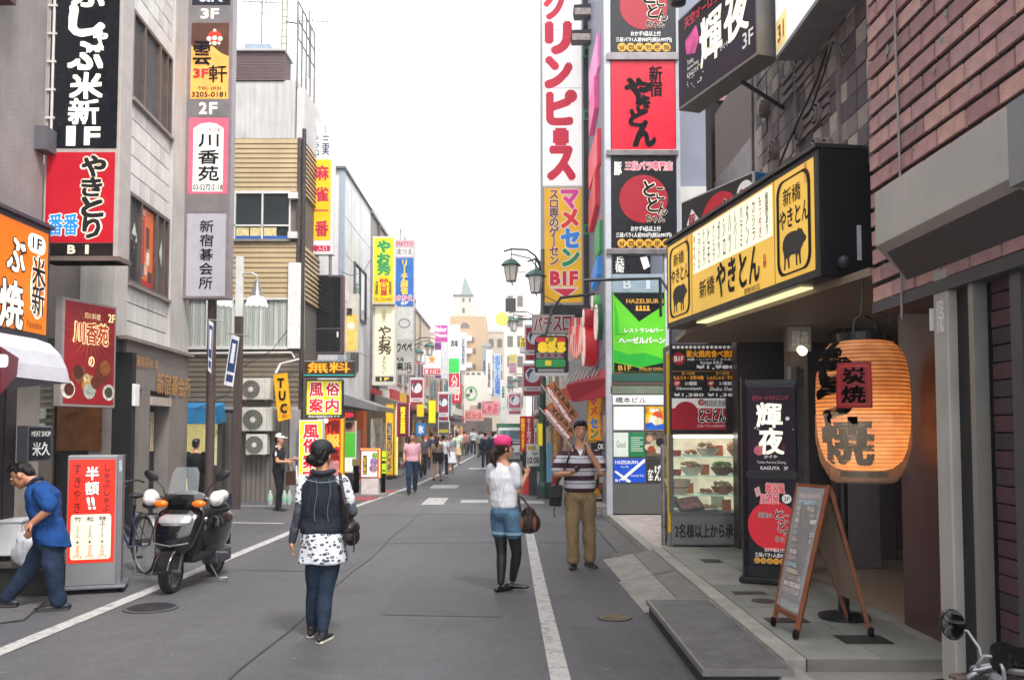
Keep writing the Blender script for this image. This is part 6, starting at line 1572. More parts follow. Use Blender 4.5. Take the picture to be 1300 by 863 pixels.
def drum(px0,py0,px1,py1,Y,col,label,L=.5):
    a,b_ = at(px0,(py0 + py1) / 2,Y),at(px1,(py0 + py1) / 2,Y); r = (at(px0,py0,Y).z - at(px0,py1,Y).z) / 2
    c = (a + b_) / 2; t = Thing('neon_drum',label,'sign',c - V(0,0,r),group='round drum signs on the games hall')
    hw = (b_.x - a.x) / 2; ax = MR(pi / 2,3,'Y')
    t.part('drum',MB().lathe([(0,-hw),(r * .96,-hw),(r,-hw * .9),(r,hw * .9),(r * .96,hw),(0,hw)],c,36,ax),M(col,.4,.1,emit=.1),smooth=True)
    t.part('rim',MB().lathe([(r * .7,-hw - .02),(r * .97,-hw - .02),(r * .97,-hw + .01),(r * .7,-hw + .01)],c,36,ax),M('#e6cfc4',.5,.3,12,emit=.2))
    t.part('drum_face',MB().lathe([(0,-hw - .012),(r * .68,-hw - .012),(r * .68,-hw),(0,-hw)],c,36,ax),M(col,.5,.2))
drum(741,414,757,465,19.6,'#c41c2c','large red drum sign seen edge-on above the red awning')
drum(741,392,756,414,19.4,'#b4202e','smaller red drum sign on top of the large red one')
drum(757,386,773,432,18.6,'#1a5a3c','dark green drum sign behind the railing')
drum(752,375,765,394,18.9,'#5cae5c','pale green drum sign above the dark green one')
t = Thing('neon_spray','cluster of red and white neon tubes beside the red drums','sign',at(730,455,19.9))
for k in range(13):
    x_ = 723 + k * 1.3; t.part('neon_tube',MB().tube([at(x_,455 - abs(k - 6) * 1.5,19.9 - .02 * k),at(x_ + 1,420 + 12 * sin(k * 2.1) - 6,19.8)],.03,6),LIT('#e8bcb0',.25) if k % 2 else LIT('#d85a50',.25))
t.part('backing',MB().prism([at(721,458,20.1),at(741,455,20.1),at(741,412,20.1),at(722,415,20.1)],(0,.05,0)),M('#c8c0bc',.5,.2))
LGR = M('#2f5a50',.5,.2); LIR = M('#4a4a4a',.5,.2,metal=.4)
def hex_lantern(t,c,s):
    r6 = lambda r,z: [c + V(r * cos(pi / 3 * k + .3),r * sin(pi / 3 * k + .3),z) for k in range(6)]
    o = t.part('lantern_glass',MB().rings([r6(.15 * s,0),r6(.24 * s,.50 * s)]),M('#cfc9c0',.3,.15,emit=.08))
    t.part('lantern_roof',MB().rings([r6(.34 * s,.50 * s),r6(.34 * s,.53 * s),r6(.2 * s,.66 * s),r6(.04 * s,.74 * s)]),LGR,o)
    mb = MB()
    for k in range(6): a,b_ = r6(.15 * s,0)[k],r6(.24 * s,.5 * s)[k]; mb.bar(a,b_,.022 * s)
    for z,r in ((0,.15),(.5,.24)):
        q = r6(r * s,z * s)
        for k in range(6): mb.bar(q[k],q[(k + 1) % 6],.025 * s)
    t.part('lantern_frame',mb,LIR,o)
    t.part('lantern_finial',MB().tube([c,c + V(.02,0,-.06 * s),c + V(.05 * s,0,-.14 * s)],.018 * s,6),LIR,o)
def lantern_lamp(px,Y,lamps,ztop,label,col=LGR,arms=True):
    bx = at(px,500,Y).x; t = Thing('lantern_street_lamp',label,'street lamp',(bx,Y,0),group='lantern street lamps')
    t.part('post',MB().tube([(bx,Y,0),(bx,Y,2.6)],[.085,.075],12),M('#2b4a3c',.5,.2),smooth=True)
    t.part('upper_post',MB().tube([(bx,Y,2.58),(bx,Y,ztop)],.055,10),M('#77736f',.5,.2),smooth=True)
    t.part('base',MB().lathe([(0,0),(.15,0),(.15,.3),(.09,.42),(0,.42)],(bx,Y,0),14),M('#2b4a3c',.5,.2))
    for (lx,ly,dY,s) in lamps:
        c = at(lx,ly,Y + dY); top = c + V(0,0,.74 * s)
        hex_lantern(t,c,s)
        mid = V((c.x + bx) / 2,(c.y + Y) / 2,top.z + .28 * s)
        t.part('arm',MB().tube([V(bx,Y,top.z - .25 * s),V(bx * .75 + c.x * .25,Y * .75 + c.y * .25,top.z + .1 * s),mid,V(c.x,c.y,top.z + .30 * s),V(c.x - .25 * s * (1 if c.x < bx else -1),c.y,top.z + .22 * s)],.025,8),LIR,smooth=True)
        t.part('arm_brace',MB().tube([V(bx,Y,top.z - .5 * s),V(bx * .6 + c.x * .4,Y * .6 + c.y * .4,top.z - .0 * s),V(c.x,c.y,top.z + .14 * s)],.018,6),LIR)
        t.part('hanger',MB().tube([top - V(0,0,.02),top + V(0,0,.30 * s)],.016,6),LIR)
    return t
lantern_lamp(689,21.5,((649,357,0,.78),(680,372,-1.2,.78)),6.2,'green lantern street lamp nearest on the right with two lanterns')
lantern_lamp(686,36,((652,420,0,.78),),6.4,'second lantern street lamp on the right with one lantern showing')
lantern_lamp(676,60,((648,500,0,.9),(655,492,0,.9)),5,'third lantern street lamp on the right, low against pale signs')
lantern_lamp(521,40,((545,451,0,.8),(531,459,-1,.8)),6,'green lantern street lamp on the left beside the pub sign column')
lantern_lamp(556,62,((572,475,0,.9),),6,'distant lantern street lamp on the left near the green sign')
def disc_banner(x0,y0,x1,y1,Y,label,c1='#8e2238'):
    t = sg(x0,y0,x1,y1,Y,label,M('#d8d2d4',.6,.1),[((x0 + (x1 - x0) * .08,y0 + (y1 - y0) * .08,x1 - (x1 - x0) * .08,y0 + (y1 - y0) * .70),M(c1,.6,.1)),((x0 + (x1 - x0) * .08,y0 + (y1 - y0) * .84,x1 - (x1 - x0) * .08,y1 - (y1 - y0) * .03),M(c1,.6,.1))],(),.03,'street_banner',None,'maroon street banners')
    t.o['category'] = 'banner'
    disc(t,t.fr,.5,.36,t.fr.w * .36,M('#dfe2ea',.6,.1),'pale_disc',.01); shape(t,t.fr,[(.22,.28),(.4,.16),(.55,.2),(.36,.34),(.3,.5)],M('#3a4250',.6,.3),'print',.014)
    t.part('text_line',slab(t.fr,(.2,.755,.8,.785),.002,.008),M('#8a8086',.6,.2))
disc_banner(520,479,538,516,38,'maroon street banner with pale disc on the left lamp post'); disc_banner(556,497,570,535,48,'farther maroon street banner with pale disc on the left')
disc_banner(663,461,689,503,24,'larger maroon street banner with pale disc beside slot machine sign','#a81c34'); disc_banner(666,412,690,458,25,'maroon banner half hidden behind the slot machine sign','#a81c34')
disc_banner(645,498,662,526,46,'pink and maroon banner with pale disc far on the right','#b8546c')
GRN = M('#1f8a4c',.5,0,emit=.1)
t = sg(473,300,501,386,28,'lime and yellow blade sign with green characters in the left row',M('#d8d6ca',.4,.1),[((474.5,302,499.5,349.5),LIT('#d8dc10',.25)),((474.5,350,499.5,384),LIT('#f4cc10',.25))],
   [('や',(479,306,495,320),GRN,dict(bold=.06)),('お',(479,322,495,335),GRN,dict(bold=.06)),('秀',(479,335.5,496,349),GRN,dict(bold=.05)),('88',(482,354,493,358.5),TXR,{}),('八百屋',(483,359,492,375),TXR,VT),('市場直結',(476.5,357,480.5,374),INK,dict(vert=True,bold=.01)),('産地直送',(493.5,357,497.5,374),INK,dict(vert=True,bold=.01)),('TEL 3200-8802',(475.5,378,498.5,382),M('#8a6a10',.5,0),dict(bold=.01))])
t = sg(473,387,503,489,28.2,'cream blade sign with brown brush characters below the lime one',M('#d4cfc2',.4,.1),[((476,389,500,476),LIT('#eee3c0',.35)),((477,478,499.5,484),M('#2c2622',.5,.1))],[('やお秀',(480,414,497,450),M('#4a3420',.5,0),dict(vert=True,brush=.05)),('八百屋の',(484,391,490,410),M('#8a7448',.5,0),dict(vert=True,bold=0)),('まかない',(485,452,491,474),M('#4a3420',.5,0),dict(vert=True,bold=0)),('1F',(483,479.3,494,483),LIT('#f2d060',.4),{})])
t = sg(501,304,526,476,31,'stacked sign column with a blue mahjong panel between grey ones',M('#b9aeb0',.4,.1),[((502.5,306,524.5,313),M('#e6b6bc',.4,.1)),((502.5,314.5,524.5,326),M('#d9d4d2',.4,.1)),((502.5,327.5,524.5,389),M('#1d5a9c',.4,.25,3,emit=.3)),((502.5,390.5,524.5,431),M('#cfd0ca',.4,.12)),((502.5,432,524.5,452),M('#b4b4aa',.4,.1)),((502.5,453,524.5,474),M('#bdbcb2',.4,.1))],
   [('PIATTO',(503,307,524,312),M('#a84a5c',.5,0),{}),('リーチ麻雀',(508.5,330,518,374),LIT('#f6c030',.4),dict(vert=True,bold=.04)),('さかえ',(503,375,524,382),LIT('#e04a64',.4),dict(o=TXW,bold=.03)),('6F',(509,383,518,387),TXW,{}),('ウペペ',(504,435,523,447),INK,{}),('PUB',(503.5,454,513,458.5),INK,{}),('高浜',(503.5,460,523,470),INK,dict(brush=.03)),('2F',(517,471,523,473.6),INK,dict(bold=.01)),('まつえ',(504,316,523,323),M('#4a4446',.5,0),dict(bold=.01))])
ring_shape(t,t.fr,[(.5 + .3 * cos(tau*k/ 20),.62 + .035 * sin(tau*k/ 20)) for k in range(20)],[(.5 + .25 * cos(tau*k/ 20),.62 + .028 * sin(tau*k/ 20)) for k in range(20)],M('#6a6e68',.5,0),'hat_emblem')
t = sg(437,373,455,447,25.8,'pale bar sign with a beer glass picture beside dark sign box',M('#c9c4b8',.4,.1),[((438,375,453.5,398),M('#cfcabf',.4,.15,6)),((438,399,453.5,445),M('#ddb35c',.4,.3,5,emit=.2))],[('健',(439,391,447,401),INK,{})]); disc(t,t.fr,.5,.55,.12,M('#efe6d4',.5,.2),'foam_print',.012)
t = sg(489,512,500,604,30,'tall yellow lit sign with dark characters and bulb edging on the left',M('#a8842c',.5,.1),[((490,514,499,602),M('#d8a41c',.4,.2,6,emit=.4))],[('無料案内所どうぞ',(491,536,498,598),INK,dict(vert=True,bold=.02,o=TXW,edge=.04))],.2,base=1)
t = sg(497,514,505,604,30.6,'narrow bright yellow bulb panel next to the tall yellow sign',M('#c8921c',.5,.1),[((498,516,504,602),LIT('#f2c41c',.5))],(),.2,base=1)
mb = MB()
for k in range(40): mb.ball(t.fr.pt(.9,.02 + k * .0245,.015),.022,6)
t.part('bulb_row',mb,LIT('#fff2c0',1.5)); t.o.children[-1]['kind'] = 'stuff'
t = sg(503,512,520,554,29,'maroon electronic sign with yellow characters and bulb border on the left',M('#7c1c3c',.5,.1),[((504.5,514,518.5,552),M('#8e1a3a',.5,.2,20)),((508,515,515,551),M('#5a1020',.5,.1),.007)],[('喫茶楽園',(508.5,516,514.5,550),LIT('#f6d820',.7),dict(vert=True,bold=.04,out=.012))])
mb = MB()
for k in range(20):
    for u in (.03,.97): mb.ball(t.fr.pt(u,.02 + k * .05,.01),.018,6)
t.part('bulb_row',mb,LIT('#f6e0e0',1.0)); t.o.children[-1]['kind'] = 'stuff'
sg(528,537,541,553,31,'small blue cloth sign with white character on the left',M('#2a78c0',.6,.1),[((528.5,537.5,540.5,552.5),M('#2f80c8',.6,.1))],[('氷',(531,540,538,550),TXW,dict(bold=.05,brush=.04))],.03)
sg(529,513,538,529,33,'plain small yellow hanging sign on the left',M('#d8b020',.5,.1),[((529.5,513.5,537.5,528.5),LIT('#f2c818',.3))],(),.1)
sg(544,508,553,537,40,'bright yellow vertical sign in the left row',M('#d8c020',.5,.1),[((544.7,509,552.3,536),LIT('#f6e00c',.4))],(),.12)
sg(536,552,543,592,34,'orange nobori banner standing on the left side',M('#c8541c',.6,.1),[((536.5,553,542.5,591),M('#e0601c',.6,.15,8))],[('大売出し',(538,556,541.5,588),TXW,VT)],.03,'nobori_banner',base=1)
t = sg(537,444,560,476,42,'white and red corner sign with an orange star on the left',M('#d9d4d2',.5,.1),[((538,445,559,467),M('#e4e2e2',.5,.1)),((538.5,468,559,475),LIT('#c42434',.2))],[('酒 たばこ',(539.5,469,558,474),TXW,{})]); shape(t,t.fr,[(.5 + (.22 if k % 2 == 0 else .09) * cos(k * pi / 5 - 1.57),.38 + (.2 if k % 2 == 0 else .08) * sin(k * pi / 5 - 1.57)) for k in range(10)],LIT('#f0901c',.3),'star',.01)
sg(526,449,540,462,41,'pink and white small sign beside lantern lamp on the left',M('#c8a8a8',.5,.1),[((527,450,533,461),LIT('#e07a84',.3)),((534,451,539,459),LIT('#e8e4e4',.3))])
sg(551,411,569,481,52,'tall magenta blade sign with pale panel in the left row',M('#c8c4c8',.5,.1),[((552,413,568,434),M('#a83a88',.5,.25,2,emit=.2)),((552,435,560,480),M('#7a3a80',.5,.4,2)),((561,435,568,480),M('#cfd0d6',.5,.2))],[('Baker',(553,415,567,421),TXW,{}),('Moon',(553,423,567,428),TXW,{})])
sg(569,412,584,500,58,'white, green and red stacked blade sign in the left row',M('#d4d6d4',.5,.1),[((570,414,583,454),M('#dfe4e2',.5,.1)),((570,455,583,473),LIT('#2fc04c',.3)),((570,474,583,491),LIT('#c4142c',.2)),((570,492,583,499),M('#d8d4c8',.5,.3))],[('八方',(573,476,581,490),TXW,VT),('酒場',(572,432,581,440),INK,{})])
sg(584,422,592,470,66,'narrow white vertical sign far down the left row',M('#dcdad8',.5,.1),[((584.5,423,591.5,469),M('#e6e4e0',.5,.1))],[('居酒屋',(586,430,590,462),M('#4a5a7a',.5,0),VT)])
sg(566,482,573,528,60,'teal and white flag-like sign in the left row',M('#c8d8da',.5,.1),[((566.5,483,572.5,527),M('#3a90a0',.5,.6,1.4))])
sg(574,486,586,512,64,'red small sign with white characters far on the left',M('#b81c30',.5,.1),[((574.5,487,585.5,511),LIT('#c4203a',.2))],[('入口',(577,490,583,508),TXW,VT)])
sg(556,534,571,553,45,'small framed menu board with yellow line far on the left',M('#d4d0d8',.5,.1),[((557,535,570,552),M('#4a4a4c',.5,.4,5)),((557.5,545,569,549),M('#b8b020',.5,.1),.008)])
t = sg(457,569,483,607,22.2,'white floor sign with yellow letters and a border of orange bulbs',M('#8a4a2c',.5,.2),[((459,572,479,605),LIT('#e6dede',.6)),((460.5,578,466,602),M('#3a2c14',.5,.1),.008)],[('いらっしゃい',(461,579,465.5,601),LIT('#f2c81c',.6),dict(vert=True,out=.014))],.25,'floor_sign',base=1)
for k in range(14): t.part('bulb',MB().ball(t.fr.pt(.96,.04 + k * .07,.02),.025,8),LIT('#ffb060',2.0))
for k in range(10): t.part('bulb',MB().ball(t.fr.pt(.06 + k * .095,.03,.02),.025,8),LIT('#ff8a40',1.6))
disc(t,t.fr,.68,.45,.1,M('#9a7ab0',.5,.7,20),'print',.01); disc(t,t.fr,.66,.66,.11,M('#b890a8',.5,.7,20),'print',.0105); disc(t,t.fr,.74,.24,.08,M('#8fbc50',.5,.5,20),'print',.011)
t.part('skirt',MB().box(t.fr.O.x + .04,t.fr.O.x + t.fr.w - .04,22.18,22.4,.06,t.fr.O.z - t.fr.h),M('#cfc4c2',.4,.2)); t.part('base',MB().box(t.fr.O.x - .15,t.fr.O.x + t.fr.w + .15,21.9,22.7,0,.06),M('#8d8a88',.4,.2,metal=.4))
for i,(y0_,c_) in enumerate(((572,'#c8e818'),(588,'#b4e414'))): sg(482,y0_,491,y0_ + 13,23.4,('upper' if i == 0 else 'lower') + ' lime green notice on the stand by the bulb-bordered sign',M('#8aa010',.5,.1),[((482.5,y0_ + .5,490.5,y0_ + 12.5),LIT(c_,.35)),((483,y0_ + 8,490,y0_ + 10),M('#5c7010',.5,.1),.008)],(),.05,'notice_board',base=1)
for i,(x0_,y0_,c_) in enumerate(((447,582,'#8a7a50'),(448,590,'#8a5aa0'),(448,600,'#a08850'))): sg(x0_,y0_,x0_ + 10,y0_ + 9,22.8 + .1 * i,('olive','purple','tan')[i] + ' small poster stuck beside the bulb-bordered floor sign',M(c_,.6,.4,14),[((x0_ + .5,y0_ + .5,x0_ + 9.5,y0_ + 8.5),M(c_,.6,.5,20))],(),.04,'poster',base=1)
far_building('pale building behind the lantern lamps in the right row',1,31.02,40,8.0,'#c9c2b6',2,3,'#a84038')
far_building('ochre building with yellow round sign in the right row',1,40.02,50,9.6,'#c8b49a',2,3,'#3c5a74')
far_building('white narrow building in the right row',1,50.02,62,8.2,'#d6d2cc',2,3,'#803038')
far_building('cream building far down the right row',1,62.02,82,10.4,'#d2c4ae',3,4,None,.4)
far_building('grey tall building far down the right row',1,82.02,110,13,'#b8b2aa',3,4,None,.4)
t = Thing('round_sign','round yellow sign on the ochre building behind lantern lamps','sign',at(635,420,46))
c = at(637,405,46); t.part('disc',MB().lathe([(0,-.1),(.36,-.1),(.36,.1),(0,.1)],c,24,MR(pi / 2,3,'X')),M('#d8d468',.5,.2)); t.part('frame',MB().box(c.x + .2,c.x + .75,45.9,46.1,c.z + .4,c.z + 1.1),CHAR); t.part('arm',MB().box(c.x,2.4,46,46.1,c.z - .05,c.z + .05),CHAR)
sg(660,428,669,448,33,'yellow and white sign with black letters beside slot machine sign',M('#d8d4c8',.5,.1),[((660.5,428.5,668.5,440),LIT('#f2d81c',.3)),((660.5,441,668.5,447),M('#dedede',.5,.2))],[('Yl',(661.5,429.5,667.5,434),INK,{}),('OL',(661.5,434.5,667.5,439.5),INK,{})])
sg(627,449,636,503,52,'white vertical sign with blue characters in the right row',M('#c8d0dc',.5,.1),[((627.6,450,635.4,502),M('#a8c0e0',.5,.2))],[('生ビール酒場',(628.5,452,634.5,500),LIT('#2c62c0',.2),VT)])
sg(617,444,625,500,60,'white vertical sign with small dark characters in the right row',M('#dad8d4',.5,.1),[((617.6,445,624.4,499),M('#e2e0da',.5,.1))],[('お食事処',(619,460,623,492),M('#5a4a4a',.5,0),VT)])
sg(635,482,642,536,44,'white tall sign with green dots far on the right',M('#d4d6d2',.5,.1),[((635.6,483,641.4,535),M('#e0e2de',.5,.3,2))],[('和食',(637,490,640.5,505),M('#3a6a5a',.5,0),VT)])
sg(646,449,656,474,40,'cream sign with a yellow triangle in the right row',M('#d0c8bc',.5,.1),[((646.5,450,655.5,460),M('#cabc70',.5,.4,4)),((646.5,461,655.5,473),M('#b88aa0',.5,.5,3))])
sg(611,508,634,528,70,'pink and red shop sign across the far street',M('#d8c0c0',.5,.1),[((611.5,509,633.5,527),M('#d89098',.5,.5,1.2))],[('しゃぶ',(613,512,631,524),TXR,{})])
sg(590,520,614,534,80,'red and white shop sign below the round clock wall',M('#c8a8a0',.5,.1),[((590.5,521,613.5,533),M('#d8908a',.5,.4,.8))],[('ビック',(592,523,612,531),TXR,{})])
t = sg(660,528,676,573,27,'red and yellow nobori banner with white and yellow characters',M('#c8202c',.6,.1),[((660.5,528.5,667,572),LIT('#d8281c',.15)),((667.5,528.5,675.5,572),LIT('#c81c3a',.15))],[('喫煙できます',(661.5,531,666,570),LIT('#f6d01c',.4),VT),('ミートホワイト',(669,531,674,568),TXW,VT)],.03,'nobori_banner',base=1)
t = sg(668,563,685,592,22.5,'white price board with dark figures on the right pavement',M('#c8c6c0',.5,.1),[((669,564,684,591),M('#dedcd4',.5,.3,10)),((670,566,680,571),M('#c8a84c',.5,.3),.007)],[('10.00',(670,580,684,588),CHAR,{}),('1pt',(676,573,683,578),CHAR,{})],.06,'price_board',base=1)
sg(694,562,701,612,21.2,'narrow light blue upright panel beside green lamp post',M('#5a94b8',.5,.1),[((694.5,563,700.5,611),M('#6aa6c8',.5,.15))],(),.08,'upright_panel',base=1)
sg(683,537,689,566,21.0,'narrow bright yellow panel strapped to the green lamp post',M('#d8b81c',.5,.1),[((683.5,538,688.5,565),LIT('#f2d81c',.3))],(),.05,'upright_panel')
t = sg(746,504,768,562,18.6,'yellow floor-standing panel with multicoloured katakana beside man in stripes',M('#c88a1c',.5,.1),[((747,505,767,558),LIT('#f0a010',.3))],[('マ',(749.5,507,757,514),LIT('#d8308a',.2),dict(bold=.06)),('メ',(749.5,516,758,527),LIT('#e4502c',.2),dict(bold=.06)),('セ',(749.5,531,758.5,543),LIT('#2a86d8',.2),dict(bold=.06)),('ン',(750,545,758.5,556),LIT('#1f8a6c',.2),dict(bold=.06)),('スロ専のゲーセン',(761,513,764.5,555),M('#7c2430',.5,0),VT)],.12,'floor_sign',base=1)
sg(768,512,773,640,18.2,'slim green upright post panel next to yellow katakana panel',M('#1f6a34',.5,.1),[((768.4,513,772.6,638),M('#2a8a3c',.5,.1))],(),.1,'upright_panel',base=1)
sg(771,512,777,548,17.8,'small yellow notice strip beside the tenant directory',M('#d8b41c',.5,.1),[((771.4,513,776.6,547),LIT('#f2cc18',.3))],(),.08,'upright_panel')
sg(766,527,777,552,17.6,'cream notice paper fixed to the posts beside tenant directory',M('#d8b890',.6,.2),[((766.5,527.5,776.5,551.5),M('#e0c09c',.6,.3,12))],(),.03,'notice_board')
sg(770,553,777,642,17.4,'red and pink slim post panel beside the tenant directory',M('#a83040',.5,.1),[((770.5,554,776.5,580),M('#d88a84',.5,.2)),((770.5,581,776.5,640),M('#b4283c',.5,.1))],(),.08,'upright_panel',base=1)
sg(757,560,768,572,18.1,'black panel reading OK behind the man in stripes',M('#141618',.5,.1),[((757.5,560.5,767.5,571.5),M('#17191b',.5,.1))],[('OK',(759,563,766.5,570),TXW,{})],.06,'upright_panel')
t = Thing('goods_rack','cluttered low rack of orange and yellow goods behind man in stripes','rack',(gnd(762,640).x,18.0,.1))
for k in range(9): x_ = 753 + R.uniform(0,14); y_ = 590 + k * 5; f_ = front(x_,y_,x_ + 7,y_ + 8,18.3 + .03 * k); t.part('goods',slab(f_,FULL,.12,0),M(R.choice(['#d84a24','#e8a01c','#c8b090','#8a5a3a','#d8d0c0']),.5,.4,9))
t.part('frame',MB().tube([at(752,640,18.25),at(760,575,18.25),at(774,640,18.25)],.025,6),M('#d8cdb8',.5,.1))
def flag(P,label):
    t = Thing('slanted_flag',label,'banner',P[3],group='slanted promotional flags')
    def q(u,v): return P[0].lerp(P[1],u).lerp(P[3].lerp(P[2],u),v)
    def sl(u0,v0,u1,v1,m_,nm,o_): t.part(nm,MB().prism([q(u0,v1) + V(0,-o_,0),q(u1,v1) + V(0,-o_,0),q(u1,v0) + V(0,-o_,0),q(u0,v0) + V(0,-o_,0)],(0,.003,0)),m_)
    sl(0,0,1,1,M('#d88a5c',.6,.15,5),'cloth',0); sl(.0,.0,.45,1,M('#d0301c',.6,.1),'red_stripe',.004)
    U = (P[3] - P[0]).normalized(); W = (P[1] - P[0])
    for s_,u0,u1,m_ in (('のSEVEN',.10,.38,TXW),('スロット',.52,.92,M('#4a3a1c',.5,0))):
        text(t,Fr((0,0,0),(1,0,0),.3,1),s_,FULL,m_,bold=.02,fn=(lambda u,v,e,a=u0,b=u1: q(b + (a - b) * v if False else a + (b - a) * (1 - v) * 1.0,.06 + .88 * u) + V(0,-.008 - e,0)))
    t.part('pole',MB().tube([P[0] + (P[0] - P[3]) * .1,P[3] + (P[3] - P[0]) * .35],.012,6),WHITE)
flag([at(690,492,20),at(704,483,20),at(735,527,20),at(722,540,20)],'upper slanted red and orange flag behind the man in stripes')
flag([at(688,521,19.6),at(702,512,19.6),at(733,548,19.6),at(720,560,19.6)],'lower slanted red and orange flag behind the man in stripes')
def cone(px,py,label,h=.7):
    g = gnd(px,py); t = Thing('traffic_cone',label,'traffic cone',g,group='red traffic cones')
    t.part('cone',MB().lathe([(0,.02),(.17,.02),(.15,.1),(.045,h),(.03,h + .02),(0,h + .02)],g,18),M('#d0201c',.5,.1),smooth=True); t.part('foot',MB().cbox(g + V(0,0,.012),(.38,.38,.024)),M('#b01c18',.5,.1),bevel=.005)
cone(671,627,'red traffic cone standing just right of the woman in white'); cone(702,614,'red traffic cone farther back beside the light blue panel')
t = Thing('spired_building','beige block with a pale pointed turret closing the street','building',V(-7,140,0))
YT = 140; X_ = lambda px: at(px,450,YT).x; Z_ = lambda py: at(590,py,YT).z
BE = M('#b3946f',.7,.1,.3); PA = M('#b9b2a8',.7,.06,.3)
t.part('block',MB().box(X_(571),X_(617),YT,YT + 12,0,Z_(401)),BE)
t.part('turret',MB().box(X_(574),X_(602),YT + 1,YT + 6,Z_(401),Z_(373)),PA)
cx = (X_(583) + X_(600)) / 2; hw = (X_(600) - X_(583)) / 2
t.part('spire',MB().rings([[V(cx + sx * hw,YT + 3.2 + sy * hw,Z_(373)) for sx,sy in ((-1,-1),(1,-1),(1,1),(-1,1))],[V(cx - hw * .35 + sx * .05,YT + 3.2 + sy * .05,Z_(346)) for sx,sy in ((-1,-1),(1,-1),(1,1),(-1,1))]]),M('#6f7f76',.6,.1))
t.part('eaves',MB().box(X_(574),X_(601),YT + .8,YT + 6.2,Z_(374),Z_(372.4)),M('#6a6c66',.6,.1))
dk = M('#5d554f',.5,.2)
for x0,y0,x1,y1 in ((586.5,377,589,382),(595,377,597,382),(586.5,390,589.5,396)): t.part('window',MB().box(X_(x0),X_(x1),YT + .93,YT + 1.02,Z_(y1),Z_(y0)),dk)
n = 14
t.part('arch',MB().prism([V(X_(590) + (X_(596) - X_(584)) / 2 * cos(pi * k / n),YT - .02,Z_(417) + 1.0 * sin(pi * k / n)) for k in range(n + 1)],(0,.1,0)),M('#6d5c50',.6,.2))
for x0,y0 in ((599,428),(601,442),(613,444),(601,462)): t.part('window',MB().box(X_(x0),X_(x0 + 3),YT - .1,YT + .05,Z_(y0 + 7),Z_(y0)),dk)
for y0 in (427,443,461): t.part('balcony',MB().box(X_(588),X_(599),YT - 1.0,YT,Z_(y0 + 6),Z_(y0)),M('#e6e0d8',.6,.05))
t = Thing('clock_wall_building','pale low building with a green ring emblem on its blank wall','building',V(-4,112,0))
YT = 112; X_ = lambda px: at(px,450,YT).x; Z_ = lambda py: at(600,py,YT).z
t.part('wall',MB().box(X_(588),X_(622),YT,YT + 8,0,Z_(476)),M('#cfc9bd',.7,.08,.5)); fr = front(590,490,606,508,YT - .05); n = 26
ring_shape(t,fr,[(.5 + .5 * cos(tau*k/n),.5 + .5 * sin(tau*k/n)) for k in range(n)],[(.5 + .40 * cos(tau*k/n),.5 + .40 * sin(tau*k/n)) for k in range(n)],M('#5aa860',.6,.1),'green_ring')
t.part('mark',slab(fr,(.4,.2,.6,.45),.02,.03),CHAR); t.part('mark',slab(fr,(.15,.55,.4,.7),.02,.03),CHAR); t.part('upper_box',MB().box(X_(590),X_(612),YT + 1,YT + 7,Z_(476),Z_(471)),M('#d8d4cc',.6,.1))
for k in range(3): t.part('window',MB().box(X_(591 + k * 7),X_(596 + k * 7),YT + .9,YT + 1.02,Z_(475.5),Z_(472)),dk)
t.part('shopfront',MB().box(X_(586),X_(625),YT - .3,YT,0,3.4),M('#54463c',.5,.6,.6,emit=.1))
t.part('brown_panel',MB().box(X_(597),X_(622),YT - .2,YT,Z_(534),Z_(514)),M('#b89a84',.5,.3,.6)); t.part('dark_screen',MB().box(X_(607),X_(618),YT - .4,YT - .2,Z_(518),Z_(511)),CHAR)
for i,(px0,px1,py,Y,c_) in enumerate(((617,641,422,150,'#b5aa98'),(612,622,440,128,'#aab2aa'),(556,572,425,150,'#b4a898'),(640,668,345,120,'#c4bcb2'))):
    t = Thing('distant_building',('pale cream block right of the turret','pale green narrow block right of the turret','pale block left of the turret','tall pale hazy block behind the right lantern lamps')[i],'building',(at(px0,500,Y).x,Y,0),group='hazy blocks at the street end')
    x0,x1 = at(px0,450,Y).x,at(px1,450,Y).x; h = at(px0,py,Y).z; t.part('wall',MB().box(x0,x1,Y,Y + 10,0,h),M(c_,.7,.06,.3)); t.part('parapet',MB().box(x0 - .1,x1 + .1,Y - .1,Y + 10.1,h + .002,h + .5),M('#bdb6ac',.6,.1))
    for r_ in range(6):
        for k in range(2): t.part('window',MB().box(x0 + (x1 - x0) * (.15 + .45 * k),x0 + (x1 - x0) * (.4 + .45 * k),Y - .05,Y + .02,5 + r_ * 2.8,6.5 + r_ * 2.8),dk) if 6.6 + r_ * 2.8 < h else None
t = Thing('parked_truck','small green and white truck parked behind the woman in the pink cap','truck',gnd(648,585))
p = t.loc; Y = p.y
t.part('cab',MB().hexa([(p.x - .75,Y,.35),(p.x + .75,Y,.35),(p.x + .75,Y + 1.3,.35),(p.x - .75,Y + 1.3,.35),(p.x - .7,Y + .3,1.85),(p.x + .7,Y + .3,1.85),(p.x + .7,Y + 1.3,1.85),(p.x - .7,Y + 1.3,1.85)]),M('#cfd6d2',.3,.05,coat=.4),bevel=.06)
t.part('windscreen',MB().hexa([(p.x - .66,Y + .12,1.05),(p.x + .66,Y + .12,1.05),(p.x + .66,Y + .2,1.05),(p.x - .66,Y + .2,1.05),(p.x - .62,Y + .27,1.7),(p.x + .62,Y + .27,1.7),(p.x + .62,Y + .33,1.7),(p.x - .62,Y + .33,1.7)]),M('#4a6a74',.1,.2,coat=1))
t.part('roof_board',MB().box(p.x - .8,p.x + .8,Y + .5,Y + 3.4,1.88,2.1),M('#3c7a5c',.5,.1)); t.part('cargo_bed',MB().box(p.x - .78,p.x + .78,Y + 1.35,Y + 3.5,.5,1.86),M('#d4d6d2',.4,.1))
